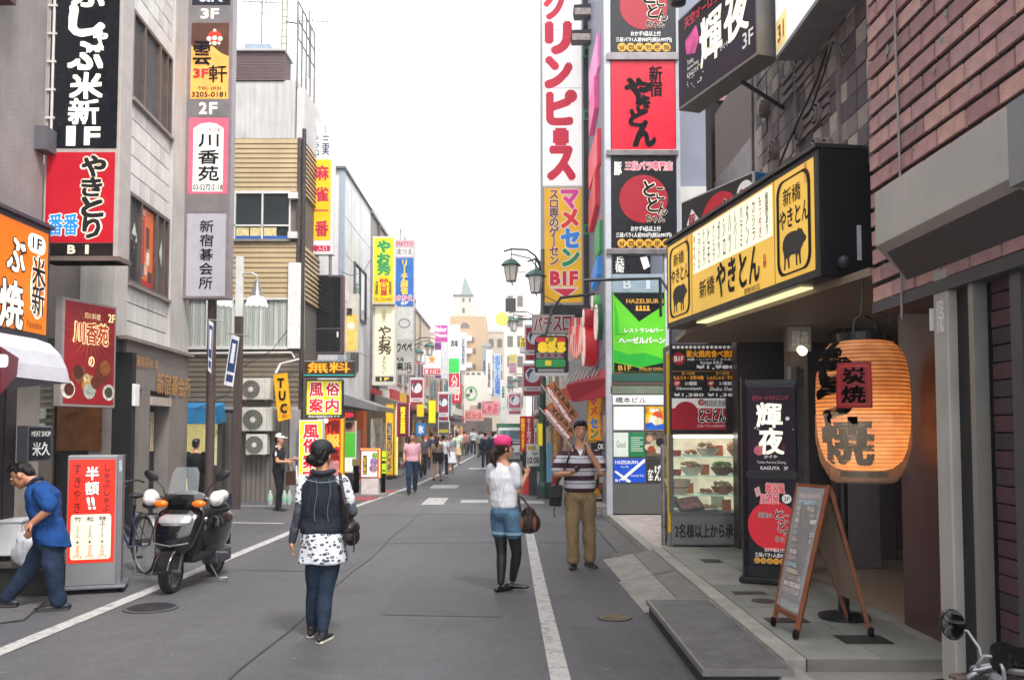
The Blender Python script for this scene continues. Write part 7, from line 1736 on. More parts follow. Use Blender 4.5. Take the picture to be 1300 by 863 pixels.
for sx in (-.55,.55):
    t.part('headlight',MB().ball((p.x + sx,Y - .01,.7),(.12,.04,.1),10),M('#e8eef0',.2,.1));
    for dy in (.6,2.8): t.part('wheel',MB().lathe([(0,-.09),(.27,-.09),(.29,0),(.27,.09),(0,.09)],(p.x + sx * 1.2,Y + dy,.29),18,MR(pi / 2,3,'Y')),INK)
t.part('bumper',MB().box(p.x - .74,p.x + .74,Y - .08,Y + .05,.35,.5),M('#8a8d8c',.5,.1))
def wire(pts,label,r=.012):
    p = [at(*q) for q in pts]; t = Thing('overhead_cable',label,'cable',p[0]); t.part('cable',MB().tube(p,r,5),BLACK)
wire([(322,20,22),(340,15,24),(345,0,26)],'thin cable rising past the roof of the tan building')
wire([(434,345,24),(445,350,24.5),(462,345,27),(470,330,30)],'black cable drooping from the dark sign box to white wall')
wire([(247,520,19.8),(290,500,19.8),(300,470,19.8),(345,445,20.3),(368,415,20.5)],'grey cable running up the dark siding',.01)
wire([(693,425,20),(700,395,20.2),(712,378,20.4),(772,371,20)],'thick black cable swooping below the huge blade sign',.035)
wire([(690,375,21.4),(720,390,21),(776,392,17)],'thin cable behind the huge blade sign',.012)
# ================================================================== PEOPLE
FOLD = bpy.data.textures.new('cloth_folds','CLOUDS'); FOLD.noise_scale = .16; FOLD.noise_depth = 1
CLOTH = {}
def cloth(m):
    if m.name in CLOTH: return CLOTH[m.name]
    c = m.copy(); CLOTH[m.name] = c; n,l = c.node_tree.nodes,c.node_tree.links
    tc = n.new('ShaderNodeTexCoord'); mp = n.new('ShaderNodeMapping'); mp.inputs['Scale'].default_value = (1,1,.4); mp.inputs['Rotation'].default_value = (.35,.25,0); l.new(tc.outputs['Object'],mp.inputs[0])
    t1 = n.new('ShaderNodeTexNoise'); t1.inputs['Scale'].default_value = 11; t1.inputs['Detail'].default_value = 2; t1.inputs['Distortion'].default_value = 1.2; l.new(mp.outputs[0],t1.inputs['Vector'])
    bp = n.new('ShaderNodeBump'); bp.inputs['Strength'].default_value = .55; bp.inputs['Distance'].default_value = .05; l.new(t1.outputs['Fac'],bp.inputs['Height'])
    b = n['Principled BSDF']
    if b.inputs['Normal'].links: l.new(b.inputs['Normal'].links[0].from_socket,bp.inputs['Normal'])
    l.new(bp.outputs[0],b.inputs['Normal']); b.inputs['Specular IOR Level'].default_value = .25
    return c
def blob(t,name,mb,mat,vox=.012,sm=6,fold=0.0,under=None,label=None):
    if fold: mat = cloth(mat)
    o = t.part(name,mb,mat,under)
    o.data.polygons.foreach_set('use_smooth',[True] * len(o.data.polygons))
    m = o.modifiers.new('remesh','REMESH'); m.mode = 'VOXEL'; m.voxel_size = vox; m.use_smooth_shade = True
    if sm: s = o.modifiers.new('smooth','SMOOTH'); s.factor = .5; s.iterations = sm
    if fold:
        d = o.modifiers.new('folds','DISPLACE'); d.texture = FOLD; d.strength = fold * 1.7; d.mid_level = .5; d.texture_coords = 'GLOBAL'
    if label: o['label'] = label
    return o
SKIN = M('#c08a6a',.5,.08,14,bump=.03); SKIN2 = M('#b87f60',.5,.08,14); HAIR = M('#120d0c',.35,.3,30,bump=.3,bscale=200)
def chain(mb,pts,rs,n=12):
    for i in range(len(pts) - 1): mb.caps(pts[i],pts[i + 1],rs[i],rs[i + 1],n)
    return mb
def oriented(fwd,up=V(0,0,1)):
    f = fwd.normalized(); r = f.cross(up).normalized(); u = r.cross(f)
    return Matrix((r,f,u)).transposed()        # columns: right,forward,up
def add_head(mb,c,look,s=1.0,ears=True):
    m = oriented(look)
    P = lambda x,y,z: c + m @ (V(x,y,z) * s)
    mb.ball(P(0,-.012,.03),(.076 * s,.094 * s,.092 * s),18,m); mb.ball(P(0,.022,-.03),(.064 * s,.07 * s,.085 * s),16,m)
    mb.ball(P(0,.055,-.085),(.036 * s,.032 * s,.03 * s),10,m)
    mb.caps(P(0,.088,.012),P(0,.104,-.028),.010 * s,.016 * s,8)
    mb.ball(P(0,.086,-.062),(.026 * s,.014 * s,.013 * s),8,m)
    if ears:
        for sx in (-1,1): mb.ball(P(sx * .077,-.008,-.008),(.012 * s,.022 * s,.034 * s),8,m)
    return P
def face_bits(t,P,s=1.0):
    mb = MB(); mw = MB(); br = MB(); lp = MB()
    for sx in (-1,1):
        mw.ball(P(sx * .031,.079,.008),(.014 * s,.008 * s,.007 * s),8); mb.ball(P(sx * .031,.086,.008),.0065 * s,8)
        br.caps(P(sx * .016,.089,.029),P(sx * .048,.077,.031),.0055 * s,.004 * s,6)
    lp.caps(P(-.022,.094,-.062),P(.022,.094,-.062),.0055 * s,.0055 * s,6)
    t.part('eye_whites',mw,M('#d8d0c8',.3,0)); t.part('irises',mb,INK); t.part('eyebrows',br,HAIR); t.part('lips',lp,M('#9a5a50',.5,0))
def add_hand(mb,wr,d,pal,s=1.0,curl=.5,thumb=1):
    """wr wrist,d hand direction,pal palm normal"""
    d = d.normalized(); pal = (pal - d * pal.dot(d)).normalized(); sd = d.cross(pal)
    m = Matrix((sd,d,pal)).transposed()
    mb.ball(wr + d * .045 * s,(.04 * s,.05 * s,.017 * s),10,m)
    mb.caps(wr - d * .02 * s,wr + d * .03 * s,.024 * s,.026 * s,8)
    for i,(o_,L) in enumerate(((-.03,.062),(-.0105,.072),(.0105,.068),(.03,.052))):
        a = wr + d * .085 * s + sd * o_ * s; c1 = (d * cos(curl * .8) + pal * sin(curl * .8)); c2 = (d * cos(curl * 2) + pal * sin(curl * 2))
        b = a + c1 * L * .5 * s; e = b + c2 * L * .5 * s
        mb.caps(a,b,.0092 * s,.0085 * s,6); mb.caps(b,e,.0085 * s,.007 * s,6)
    a = wr + d * .03 * s + sd * .036 * thumb * s; b = a + (d * .7 + sd * thumb * .6 + pal * .35).normalized() * .035 * s; e = b + (d * .9 + pal * .5).normalized() * .028 * s
    mb.caps(a,b,.0115 * s,.010 * s,6); mb.caps(b,e,.010 * s,.008 * s,6)
def torso_rings(mb,pel,ch,neck,lat,fw,wid,dep,grow=0.0,bottom=None,waist=.88,hipw=1.0):
    """elliptical rings from pelvis to neck; lat/fw unit vectors of chest"""
    pts = [(pel + (pel - ch) * .12,.90 * hipw,.98),(pel,1.0 * hipw,1.0),(pel.lerp(ch,.35),waist,.9),(pel.lerp(ch,.7),.95,1.0),(ch,1.0,1.02),(ch.lerp(neck,.45),.96,.88),(ch.lerp(neck,.8),.60,.64),(neck,.36,.5)]
    rs = []
    for p,a,b in pts:
        rs.append([p + lat * (wid * a + grow) * math.copysign(abs(cos(q)) ** .85,cos(q)) + fw * (dep * b + grow) * sin(q) for q in [tau*k/ 20 for k in range(20)]])
    return mb.rings(rs)
def shoe(mb,ank,toe,s=1.0,h=.05):
    d = (toe - ank); d.z = 0; d.normalize(); z0 = min(ank.z - .05,toe.z); heel = V(ank.x,ank.y,0) - d * .05 * s
    m = oriented(d)
    for f,w,hh in ((.02,.038,.062),(.07,.042,.058),(.11,.045,.05),(.15,.046,.043),(.175,.043,.038)):
        c = heel + d * f * s; mb.ball(V(c.x,c.y,toe.z + hh * .5 * s + .006),(w * s,.085 * s,hh * .62 * s),12,m)
    return mb
def sole(mb,ank,toe,s=1.0):
    d = (toe - ank); d.z = 0; d.normalize(); sd = V(-d.y,d.x,0); heel = V(ank.x,ank.y,0) - d * .09 * s
    pts = [heel + d * (f * s) + sd * (w * s) for f,w in ((0,-.025),(.02,.035),(.02,-.035))]
    prof = [(.0,.02),(.015,.034),(.1,.037),(.19,.047),(.25,.04),(.285,.018)]
    P = [heel + d * f * s + sd * w * s for f,w in prof] + [heel + d * f * s - sd * w * s for f,w in reversed(prof)]
    return mb.prism([V(p.x,p.y,toe.z + .022) for p in P][::-1],(0,0,-.018))
# ---------- the woman in the denim vest,seen from behind
Y = 7.0
W = lambda x,y,d=0.0: at(x,y,Y + d)
t = Thing('person','person in dark cap and denim vest over printed tunic walking away with shoulder bag','person',V(W(404,800).x,Y,0))
hd,nk,chs,pel = W(409,578,.02),W(409,598),W(410,628),W(411,692)
lat,fw = V(1,.08,0).normalized(),V(-.08,1,0).normalized()
shl,ell,wrl = W(386,611),W(379,648,-.02),W(371,686,.06)
shr,elr,wrr = W(434,611),W(448,649,.02),W(436,662,.24)
hl,hr = W(402,700),W(420,700)
kl,kr = W(399,752,.04),W(413,756,-.03)
al,ar = W(396,793,.10),W(410,801,-.10)
al.z = .09; ar.z = .09
tl_,tr_ = V(al.x - .01,al.y + .15,.0),V(ar.x + .03,ar.y + .15,.0)
mb = MB(); P = add_head(mb,hd,V(.35,1,-.05),.95)
chain(mb,[nk + V(0,0,-.03),hd + V(0,-.01,-.05)],[.052,.05]); torso_rings(mb,pel,chs,nk,lat,fw,.145,.095)
chain(mb,[shl,ell,wrl],[.045,.036,.025]); chain(mb,[shr,elr,wrr],[.045,.036,.025])
add_hand(mb,wrl,V(-.1,.1,-1),V(1,.2,0),.92,.5,1); add_hand(mb,wrr,V(-.5,.6,.1),V(0,0,-1),.92,.6,-1)
chain(mb,[hl,kl,al],[.075,.05,.036]); chain(mb,[hr,kr,ar],[.075,.05,.036])
body = blob(t,'body',mb,SKIN,.009,4)
m_,n_,l_,b_ = nodes_mat('printed_cotton')
tc = n_.new('ShaderNodeTexCoord'); mp = n_.new('ShaderNodeMapping'); mp.inputs['Scale'].default_value = (1.0,1.0,1.5); mp.inputs['Rotation'].default_value = (0,.5,0); l_.new(tc.outputs['Object'],mp.inputs[0])
vo = n_.new('ShaderNodeTexVoronoi'); vo.inputs['Scale'].default_value = 21; vo.inputs['Randomness'].default_value = .75; l_.new(mp.outputs[0],vo.inputs['Vector'])
rp = n_.new('ShaderNodeValToRGB'); rp.color_ramp.interpolation = 'CONSTANT'; e = rp.color_ramp.elements
e[0].position = 0; e[0].color = (.62,.62,.64,1); e[1].position = .12; e[1].color = (.05,.055,.07,1); x_ = e.new(.36); x_.color = (.60,.61,.64,1)
l_.new(vo.outputs['Distance'],rp.inputs[0]); l_.new(rp.outputs[0],b_.inputs['Base Color']); b_.inputs['Roughness'].default_value = .8
mb = MB(); torso_rings(mb,pel,chs,nk + V(0,0,-.03),lat,fw,.15,.10,.012)
chain(mb,[shl,shl.lerp(ell,.62)],[.062,.058]); chain(mb,[shr,shr.lerp(elr,.62)],[.062,.058])
hem = W(410,714); mb.rings([[p + lat * wx * cos(q) + fw * wy * sin(q) for q in [tau*k/ 24 for k in range(24)]] for p,wx,wy in ((W(410,660),.155,.115),(W(410,685),.178,.135),(W(411,705),.192,.15),(hem,.198,.155))])
blob(t,'tunic',mb,m_,.010,4,.012)
DEN = M('#1b222c',.8,.35,9,bump=.25,bscale=90)
mb = MB(); torso_rings(mb,W(410,672),chs,nk + V(0,0,-.012),lat,fw,.168,.115,.014,waist=1.0)
vest = blob(t,'denim_vest',mb,DEN,.010,4,.010)
fb_ = Fr(W(383,600,-.146),(1,.08,0),.345,.46)
for u in (.33,.64): t.part('vest_seam',MB().tube([W(383 + 54 * u + 2 * sin(k),608 + k * 9,-.128 - .006 * min(k,2)) for k in range(7)],.0025,5),M('#5d6470',.8,.1),vest)
t.part('vest_seam',MB().tube([W(385 + k * 6.2,609 + 3.2 * cos((k - 4) * .5),-.135 + .012 * abs(k - 4) ** 1.3 * .5) for k in range(9)],.003,5),M('#7c8796',.8,.1),vest)
t.part('waistband',MB().rings([[W(410,yy) + lat * r1 * cos(q) + fw * r2 * sin(q) for q in [tau*k/ 28 for k in range(28)]] for yy,r1,r2 in ((671,.178,.130),(663,.176,.128))],caps=False),M('#161b23',.8,.2),vest)
t.part('vest_collar',MB().tube([nk + V(-.085,.05,.0),nk + V(-.06,-.075,-.005),nk + V(0,-.095,-.012),nk + V(.06,-.075,-.005),nk + V(.085,.05,.0)],.02,8),DEN,vest)
for q,(sh,el,wr) in enumerate(((shl,ell,wrl),(shr,elr,wrr))):
    mb = MB(); a = sh.lerp(el,.78); chain(mb,[a,el,wr],[.042,.041,.032]); blob(t,'arm_warmer',mb,M('#4a4c58',.8,.15,30),.008,3,.006)
JEAN = M('#1f2d3e',.8,.3,7,bump=.2,bscale=80)
mb = MB(); chain(mb,[hl,kl,al + V(0,0,.02)],[.095,.066,.05]); chain(mb,[hr,kr,ar + V(0,0,.02)],[.095,.066,.05]); mb.ball(pel + V(0,0,-.05),(.15,.115,.12),16)
blob(t,'jeans',mb,JEAN,.010,4,.012)
for a_,to in ((al,tl_),(ar,tr_)): o = blob(t,'shoe',chain(shoe(MB(),a_,to,.9),[a_ + V(0,0,-.03),a_ + V(0,0,.03)],[.042,.042]),M('#17171a',.6,.15),.008,3); t.part('sole',sole(MB(),a_,to,.9),M('#c8c2b4',.7,.2),o)
mb = MB(); mb.ball(P(0,-.03,.02),(.083,.09,.088),16); mb.ball(P(0,-.06,-.045),(.062,.045,.05),12); mb.ball(P(-.045,-.11,-.035),(.042,.042,.042),12)
for k in range(5): mb.caps(P(-.06 + .03 * k,-.09,-.06),P(-.05 + .025 * k,-.085,-.1),.014,.004,6)
blob(t,'hair',mb,HAIR,.008,2,.006)
mb = MB(); m3 = oriented(V(.35,1,-.05)); mb.ball(P(0,-.012,.06),(.089,.104,.078),18,m3); mb.caps(P(-.05,.1,.045),P(.05,.1,.045),.022,.022,8); mb.ball(P(0,.12,.035),(.07,.06,.01),12,m3)
blob(t,'cap',mb,M('#14161d',.7,.2,8),.008,3)
bg = Thing('shoulder_bag','dark brown shoulder bag hanging at the hip of woman in denim vest','bag',W(446,695,.02))
mb = MB(); c0 = W(445,674,.0); mb.ball(c0,(.062,.12,.105),14); mb.ball(c0 + V(.005,0,-.04),(.068,.13,.075),14); blob(bg,'pouch',mb,M('#231a1d',.5,.3,12),.01,3,.012)
bg.part('strap',MB().tube([c0 + V(.0,-.08,.06),W(438,640,-.13),W(433,612,-.10),shr + V(-.01,-.02,.06),shr + V(-.02,.09,.02),c0 + V(0,.12,.1)],.014,8),M('#2a1d1e',.5,.2))
bg.part('flap',MB().ball(c0 + V(.01,-.015,.03),(.066,.122,.06),14),M('#1c1517',.45,.2),smooth=True)
bg.part('tassel',MB().tube([c0 + V(.05,-.1,.0),c0 + V(.055,-.13,-.08),c0 + V(.05,-.13,-.15)],.006,5),M('#2a1d1e',.5,.2))
# ---------- the woman in white with the pink cap
Y = 9.05
W = lambda x,y,d=0.0: at(x,y,Y + d)
t = Thing('person','person in pink cap, white top and denim shorts with black stockings','person',V(W(645,740).x,Y,0))
hd,nk,chs,pel = W(640,568),W(638,583,.03),W(638,606),W(642,650)
fw = V(.62,.78,0).normalized(); lat = V(.78,-.62,0).normalized()
shl,ell,wrl = W(624,594,.1),W(622,622,.16),W(632,640,.2)
shr,elr,wrr = W(653,594,-.09),W(657,624,-.06),W(668,603,.08)
hl,hr = W(634,655,.05),W(650,656,-.05)
kl,kr = W(637,702,.03),W(656,703,-.02)
al,ar = W(636,737,-.03),W(651,735,.04); al.z = .1; ar.z = .12
tl_,tr_ = V(al.x + .09,al.y + .08,.0),V(ar.x + .12,ar.y - .02,.02)
mb = MB(); look = V(1,.35,.02); P = add_head(mb,hd,look,.95)
chain(mb,[nk + V(0,0,-.02),hd + V(-.01,0,-.06)],[.05,.046]); torso_rings(mb,pel,chs,nk,lat,fw,.14,.09)
chain(mb,[shl,ell,wrl],[.043,.034,.024]); chain(mb,[shr,elr,wrr],[.045,.036,.025]); add_hand(mb,wrr,V(.35,.35,.9),V(-.6,.6,0),.9,.9,1); add_hand(mb,wrl,V(.5,.3,-.5),V(0,-1,0),.9,.6,1)
chain(mb,[hl,kl,al],[.078,.05,.035]); chain(mb,[hr,kr,ar],[.078,.05,.035])
blob(t,'body',mb,SKIN,.009,4); face_bits(t,P,.95)
mb = MB(); torso_rings(mb,W(640,640),chs,nk + V(0,0,-.035),lat,fw,.152,.105,.014,waist=1.02); chain(mb,[shl,shl.lerp(ell,.55)],[.06,.06]); chain(mb,[shr,shr.lerp(elr,.62)],[.062,.066])
mb.rings([[W(640,y_) + lat * a * cos(q) + fw * b2 * sin(q) for q in [tau*k/ 20 for k in range(20)]] for y_,a,b2 in ((622,.165,.12),(634,.168,.125),(643,.15,.112))])
blob(t,'white_top',mb,M('#d9d9de',.8,.06,5),.010,4,.016)
mb = MB(); mb.ball(pel + V(0,0,.0),(.165,.14,.11),16); chain(mb,[hl,hl.lerp(kl,.42)],[.1,.092]); chain(mb,[hr,hr.lerp(kr,.42)],[.1,.092])
sh_ = blob(t,'denim_shorts',mb,M('#4f6e86',.8,.25,12,bump=.2,bscale=90),.010,3,.010)
for h_,k_ in ((hl,kl),(hr,kr)): a = h_.lerp(k_,.44); t.part('turned_hem',MB().lathe([(.09,-.014),(.1,-.012),(.1,.012),(.09,.014)],a,24),M('#7c98aa',.8,.2,20),sh_)
ST = M('#101115',.45,.2)
mb = MB(); chain(mb,[hl.lerp(kl,.4),kl,kl.lerp(al,.35),al],[.078,.054,.055,.038]); chain(mb,[hr.lerp(kr,.4),kr,kr.lerp(ar,.35),ar],[.078,.054,.055,.038]); blob(t,'stockings',mb,ST,.009,3)
for a_,to in ((al,tl_),(ar,tr_)): blob(t,'shoe',shoe(MB(),a_ ,to,.85),M('#0d0d10',.25,.1),.008,3)
mb = MB(); mb.ball(P(0,-.02,.015),(.08,.092,.09),16); mb.ball(P(0,-.05,-.03),(.066,.06,.06),12); chain(mb,[P(0,-.10,-.01),P(.01,-.14,-.06),P(.02,-.13,-.14),P(.02,-.11,-.2)],[.03,.034,.03,.012])
for sx in (-1,1): chain(mb,[P(sx * .07,.02,.0),P(sx * .07,.03,-.06)],[.016,.008])
blob(t,'hair',mb,M('#2a1812',.4,.3,30,bump=.3,bscale=180),.008,2,.008)
m3 = oriented(look); mb = MB(); mb.ball(P(0,-.012,.058),(.09,.104,.082),18,m3); cap = blob(t,'cap',mb,M('#d02a6c',.7,.15,25),.008,3)
mb = MB(); mb.ball(P(0,.125,.035),(.068,.075,.011),14,m3); mb.caps(P(-.06,.06,.06),P(.06,.06,.06),.018,.018,8); blob(t,'cap_visor',mb,M('#14141a',.6,.1),.007,2)
bg = Thing('hand_bag','large brown leather handbag on the arm of woman in white top','bag',W(671,676,-.05))
mb = MB(); c0 = W(671,660,-.02); mb.ball(c0 + V(0,0,-.03),(.135,.075,.115),16); mb.ball(c0 + V(.0,0,.05),(.085,.055,.09),14)
blob(bg,'bag_body',mb,M('#2c1f1b',.4,.5,5),.01,4,.014); bg.part('handle',MB().tube([c0 + V(-.08,-.05,.09),c0 + V(-.1,-.06,.2),elr + V(.01,-.06,-.04),elr + V(.05,.0,-.06),c0 + V(.02,-.05,.12)],.011,8),M('#3a241a',.4,.3))
for dx in (-.075,.06): bg.part('leather_patch',MB().ball(c0 + V(dx,-.062,-.03),(.022,.022,.075),8),M('#7a4a34',.5,.3),smooth=True)
# ---------- the man in the striped polo shirt
Y = 10.65
W = lambda x,y,d=0.0: at(x,y,Y + d)
t = Thing('person','person in maroon and white striped polo shirt on the phone, khaki trousers','person',V(W(738,715).x,Y,0))
hd,nk,chs,pel = W(737,546),W(736,567,.02),W(735,588),W(736,625)
fw,lat = V(-.1,-1,0).normalized(),V(-1,.1,0).normalized()
shR,elR,wrR = W(714,578),W(706,602,-.02),W(724,601,-.26)
shL,elL,wrL = W(757,578),W(764,600,-.12),W(748,573,-.16)
hR,hL = W(727,632),W(746,632); kR,kL = W(727,668,-.05),W(748,670,.02); aR,aL = W(728,706,-.08),W(748,704,.06); aR.z = .09; aL.z = .09
tR,tL = V(aR.x - .03,aR.y - .17,0),V(aL.x + .06,aL.y - .17,0)
look = V(.05,-1,-.08)
mb = MB(); P = add_head(mb,hd,look,1.0); chain(mb,[nk + V(0,0,-.04),hd + V(0,.02,-.07)],[.062,.058]); torso_rings(mb,pel,chs,nk,lat,fw,.17,.115)
chain(mb,[shR,elR,wrR],[.055,.043,.031]); chain(mb,[shL,elL,wrL],[.055,.045,.032])
add_hand(mb,wrR,V(.75,-.4,.35),V(0,.3,1),1.0,.8,1); add_hand(mb,wrL,V(-.25,.1,.95),V(-.8,.5,0),1.0,.6,-1)
chain(mb,[hR,kR,aR],[.085,.058,.04]); chain(mb,[hL,kL,aL],[.085,.058,.04]); blob(t,'body',mb,SKIN,.009,4); face_bits(t,P)
m_,n_,l_,b_ = nodes_mat('striped_knit')
tc = n_.new('ShaderNodeTexCoord'); sp_ = n_.new('ShaderNodeSeparateXYZ'); l_.new(tc.outputs['Object'],sp_.inputs[0])
nz_ = n_.new('ShaderNodeTexNoise'); nz_.inputs['Scale'].default_value = 4; l_.new(tc.outputs['Object'],nz_.inputs['Vector'])
ad = n_.new('ShaderNodeMath'); ad.operation = 'MULTIPLY_ADD'; ad.inputs[1].default_value = .02; l_.new(nz_.outputs['Fac'],ad.inputs[0]); l_.new(sp_.outputs['Z'],ad.inputs[2])
mo = n_.new('ShaderNodeMath'); mo.operation = 'MODULO'; mo.inputs[1].default_value = .152; l_.new(ad.outputs[0],mo.inputs[0])
rp = n_.new('ShaderNodeValToRGB'); rp.color_ramp.interpolation = 'CONSTANT'; e = rp.color_ramp.elements; e[0].position = 0; e[0].color = (.055,.02,.03,1); e[1].position = .062; e[1].color = (.50,.50,.55,1); x_ = e.new(.112); x_.color = (.055,.02,.03,1); x2 = e.new(.122); x2.color = (.5,.5,.55,1)
x2.position = .118
l_.new(mo.outputs[0],rp.inputs[0]); l_.new(rp.outputs[0],b_.inputs['Base Color']); b_.inputs['Roughness'].default_value = .85
STR = m_
mb = MB(); torso_rings(mb,W(736,620),chs,nk + V(0,0,-.025),lat,fw,.18,.128,.012,waist=1.0); chain(mb,[shR,shR.lerp(elR,.75)],[.072,.08]); chain(mb,[shL,shL.lerp(elL,.75)],[.072,.08]); sh_ = blob(t,'polo_shirt',mb,STR,.010,4,.014)
t.part('collar',MB().tube([nk + V(0,.08,.01),nk + V(-.08,.02,.0),nk + V(-.06,-.075,-.04),nk + V(0,-.10,-.10),nk + V(.06,-.075,-.04),nk + V(.08,.02,0),nk + V(0,.08,.01)],.017,8),M('#2c1018',.8,.1),sh_)
KH = M('#8c7656',.85,.15,6,bump=.15,bscale=60)
mb = MB(); mb.ball(pel + V(0,0,-.04),(.178,.135,.12),16); chain(mb,[hR,kR,aR + V(0,0,.0)],[.112,.086,.075]); chain(mb,[hL,kL,aL + V(0,0,.0)],[.112,.086,.075]); blob(t,'trousers',mb,KH,.010,4,.02)
for a_,to in ((aR,tR),(aL,tL)): o = blob(t,'shoe',shoe(MB(),a_,to,1.0),M('#16151a',.45,.15),.008,3); t.part('sole',sole(MB(),a_,to,1.0),M('#4a3c30',.7,.2),o)
mb = MB(); mb.ball(P(0,-.025,.045),(.084,.092,.083),16,oriented(look)); mb.ball(P(0,-.06,-.01),(.074,.05,.07),12); mb.ball(P(0,.018,.086),(.078,.072,.048),14,oriented(look)); mb.caps(P(-.045,.06,.085),P(.05,.062,.08),.018,.016,8)
for sx in (-1,1): mb.caps(P(sx * .074,.012,.05),P(sx * .077,.012,.005),.014,.008,6)
blob(t,'hair',mb,HAIR,.008,2,.006)
t.part('earphone_cord',MB().tube([P(.078,.02,-.02),nk + V(.06,-.1,-.02),nk + V(.02,-.14,-.14),nk + V(-.03,-.15,-.16),P(-.078,.02,-.02)],.0022,5),WHITE)
t.part('undershirt',MB().prism([nk + V(-.035,-.105,-.045),nk + V(0,-.125,-.115),nk + V(.035,-.105,-.045)],(0,.01,0)),WHITE)
c0 = wrR + V(.09,-.07,.07)
ph = Thing('phone','dark phone in the hand of the man in striped polo shirt','phone',c0 - V(0,0,.05)); ph.part('body',MB().cbox(c0,(.05,.014,.11),mat=MR(.7,3,'Y') @ MR(.3,3,'X')),BLACK,bevel=.006); ph.part('screen',MB().cbox(c0 + V(0,-.009,.002),(.042,.002,.09),mat=MR(.7,3,'Y') @ MR(.3,3,'X')),M('#2a3038',.1,.1))
bg = Thing('messenger_bag','black messenger bag slung at the side of man in striped shirt','bag',W(705,644)); c0 = W(706,629,.02)
blob(bg,'bag_body',MB().cbox(c0,(.15,.1,.26),mat=MR(.08,3,'Y')),M('#141418',.6,.2),.014,5,.01); bg.part('strap',MB().tube([c0 + V(.0,-.03,.13),W(715,600,-.14),W(722,580,-.13),W(724,571,-.03),W(722,574,.1),c0 + V(0,.05,.13)],.013,6),BLACK); bg.part('flap',MB().cbox(c0 + V(0,-.052,.05),(.14,.012,.14)),M('#1b1b20',.6,.2),bevel=.01)
bg.part('strap_end',MB().tube([c0 + V(-.02,-.05,-.12),c0 + V(-.03,-.05,-.2),c0 + V(-.02,-.05,-.26)],.006,5),BLACK)
# ---------- the man bending forward at the left
Y = 8.15
W = lambda x,y,d=0.0: at(x,y,Y + d)
t = Thing('person','person in blue short-sleeved shirt and jeans stooping forward at the left edge','person',V(W(60,770).x,Y,0))
hd,nk,chs,pel = W(27,603),W(43,612),W(55,632),W(64,682)
fw = V(-.95,-.25,-.35).normalized(); lat = V(-.25,.97,0).normalized()
shR,elR,wrR = W(52,622,-.17),W(64,645,-.24),W(43,662,-.25)       # near arm
shL,elL,wrL = W(52,620,.17),W(44,650,.22),W(46,670,.2)
hF,hB = W(60,688,.06),W(66,688,-.06); kF,kB = W(37,722,.05),W(68,728,-.08); aF,aB = W(10,752,.02),W(75,760,-.05); aF.z = .11; aB.z = .09
tF,tB = V(aF.x - .18,aF.y,.02),V(aB.x - .17,aB.y - .06,.0)
look = V(-.9,-.15,-.55)
mb = MB(); P = add_head(mb,hd,look,1.0); chain(mb,[nk + V(.02,0,-.02),hd + V(.06,0,-.03)],[.06,.056]); torso_rings(mb,pel,chs,nk,lat,fw,.165,.11)
chain(mb,[shR,elR,wrR],[.054,.044,.031]); chain(mb,[shL,elL,wrL],[.054,.042,.03]); add_hand(mb,wrR,V(-.55,-.1,-.45),V(.4,.6,-.4),1.05,1.2,1); add_hand(mb,wrL,V(-.5,-.1,-.5),V(0,-1,0),1.0,.8,1)
chain(mb,[hF,kF,aF],[.085,.06,.042]); chain(mb,[hB,kB,aB],[.085,.06,.042]); blob(t,'body',mb,SKIN2,.009,4); face_bits(t,P)
BLU = M('#14417c',.85,.15,6,bump=.15,bscale=60)
mb = MB(); torso_rings(mb,W(62,676),chs,nk + V(.02,0,-.01),lat,fw,.178,.125,.014,waist=1.05); chain(mb,[shR,shR.lerp(elR,.8)],[.074,.08]); chain(mb,[shL,shL.lerp(elL,.8)],[.074,.078])
mb.rings([[p + lat * a * cos(q) + V(-1,0,.15).normalized() * b2 * sin(q) for q in [tau*k/ 20 for k in range(20)]] for p,a,b2 in ((W(60,655),.18,.15),(W(63,675),.19,.175),(W(66,690),.195,.185))])
sh_ = blob(t,'blue_shirt',mb,BLU,.010,4,.022); t.part('collar',MB().tube([nk + V(-.02,-.08,-.03),nk + V(.04,-.07,.03),nk + V(.06,0,.045),nk + V(.04,.07,.03),nk + V(-.02,.08,-.03)],.018,8),M('#0c1a38',.8,.1),sh_)
mb = MB(); mb.ball(pel + V(0,0,-.05),(.15,.17,.12),16); chain(mb,[hF,kF,aF + V(0,0,0)],[.11,.083,.066]); chain(mb,[hB,kB,aB + V(0,0,0)],[.112,.086,.074]); blob(t,'jeans',mb,M('#1d2c42',.85,.25,7,bump=.2,bscale=80),.010,4,.022)
for a_,to in ((aF,tF),(aB,tB)): o = blob(t,'shoe',shoe(MB(),a_,to,1.0),M('#16161a',.5,.15),.008,3); t.part('sole',sole(MB(),a_,to,1.0),M('#3a3632',.7,.2),o)
mb = MB(); m3 = oriented(look); mb.ball(P(0,-.03,.045),(.086,.093,.085),16,m3); mb.ball(P(0,-.075,-.01),(.074,.048,.07),12,m3); mb.ball(P(0,.018,.086),(.078,.072,.048),14,m3); mb.caps(P(-.05,.058,.085),P(.05,.058,.085),.018,.018,8)
for sx in (-1,1): mb.caps(P(sx * .075,.0,.05),P(sx * .08,.0,.0),.016,.01,6)
blob(t,'hair',mb,HAIR,.008,2,.008)
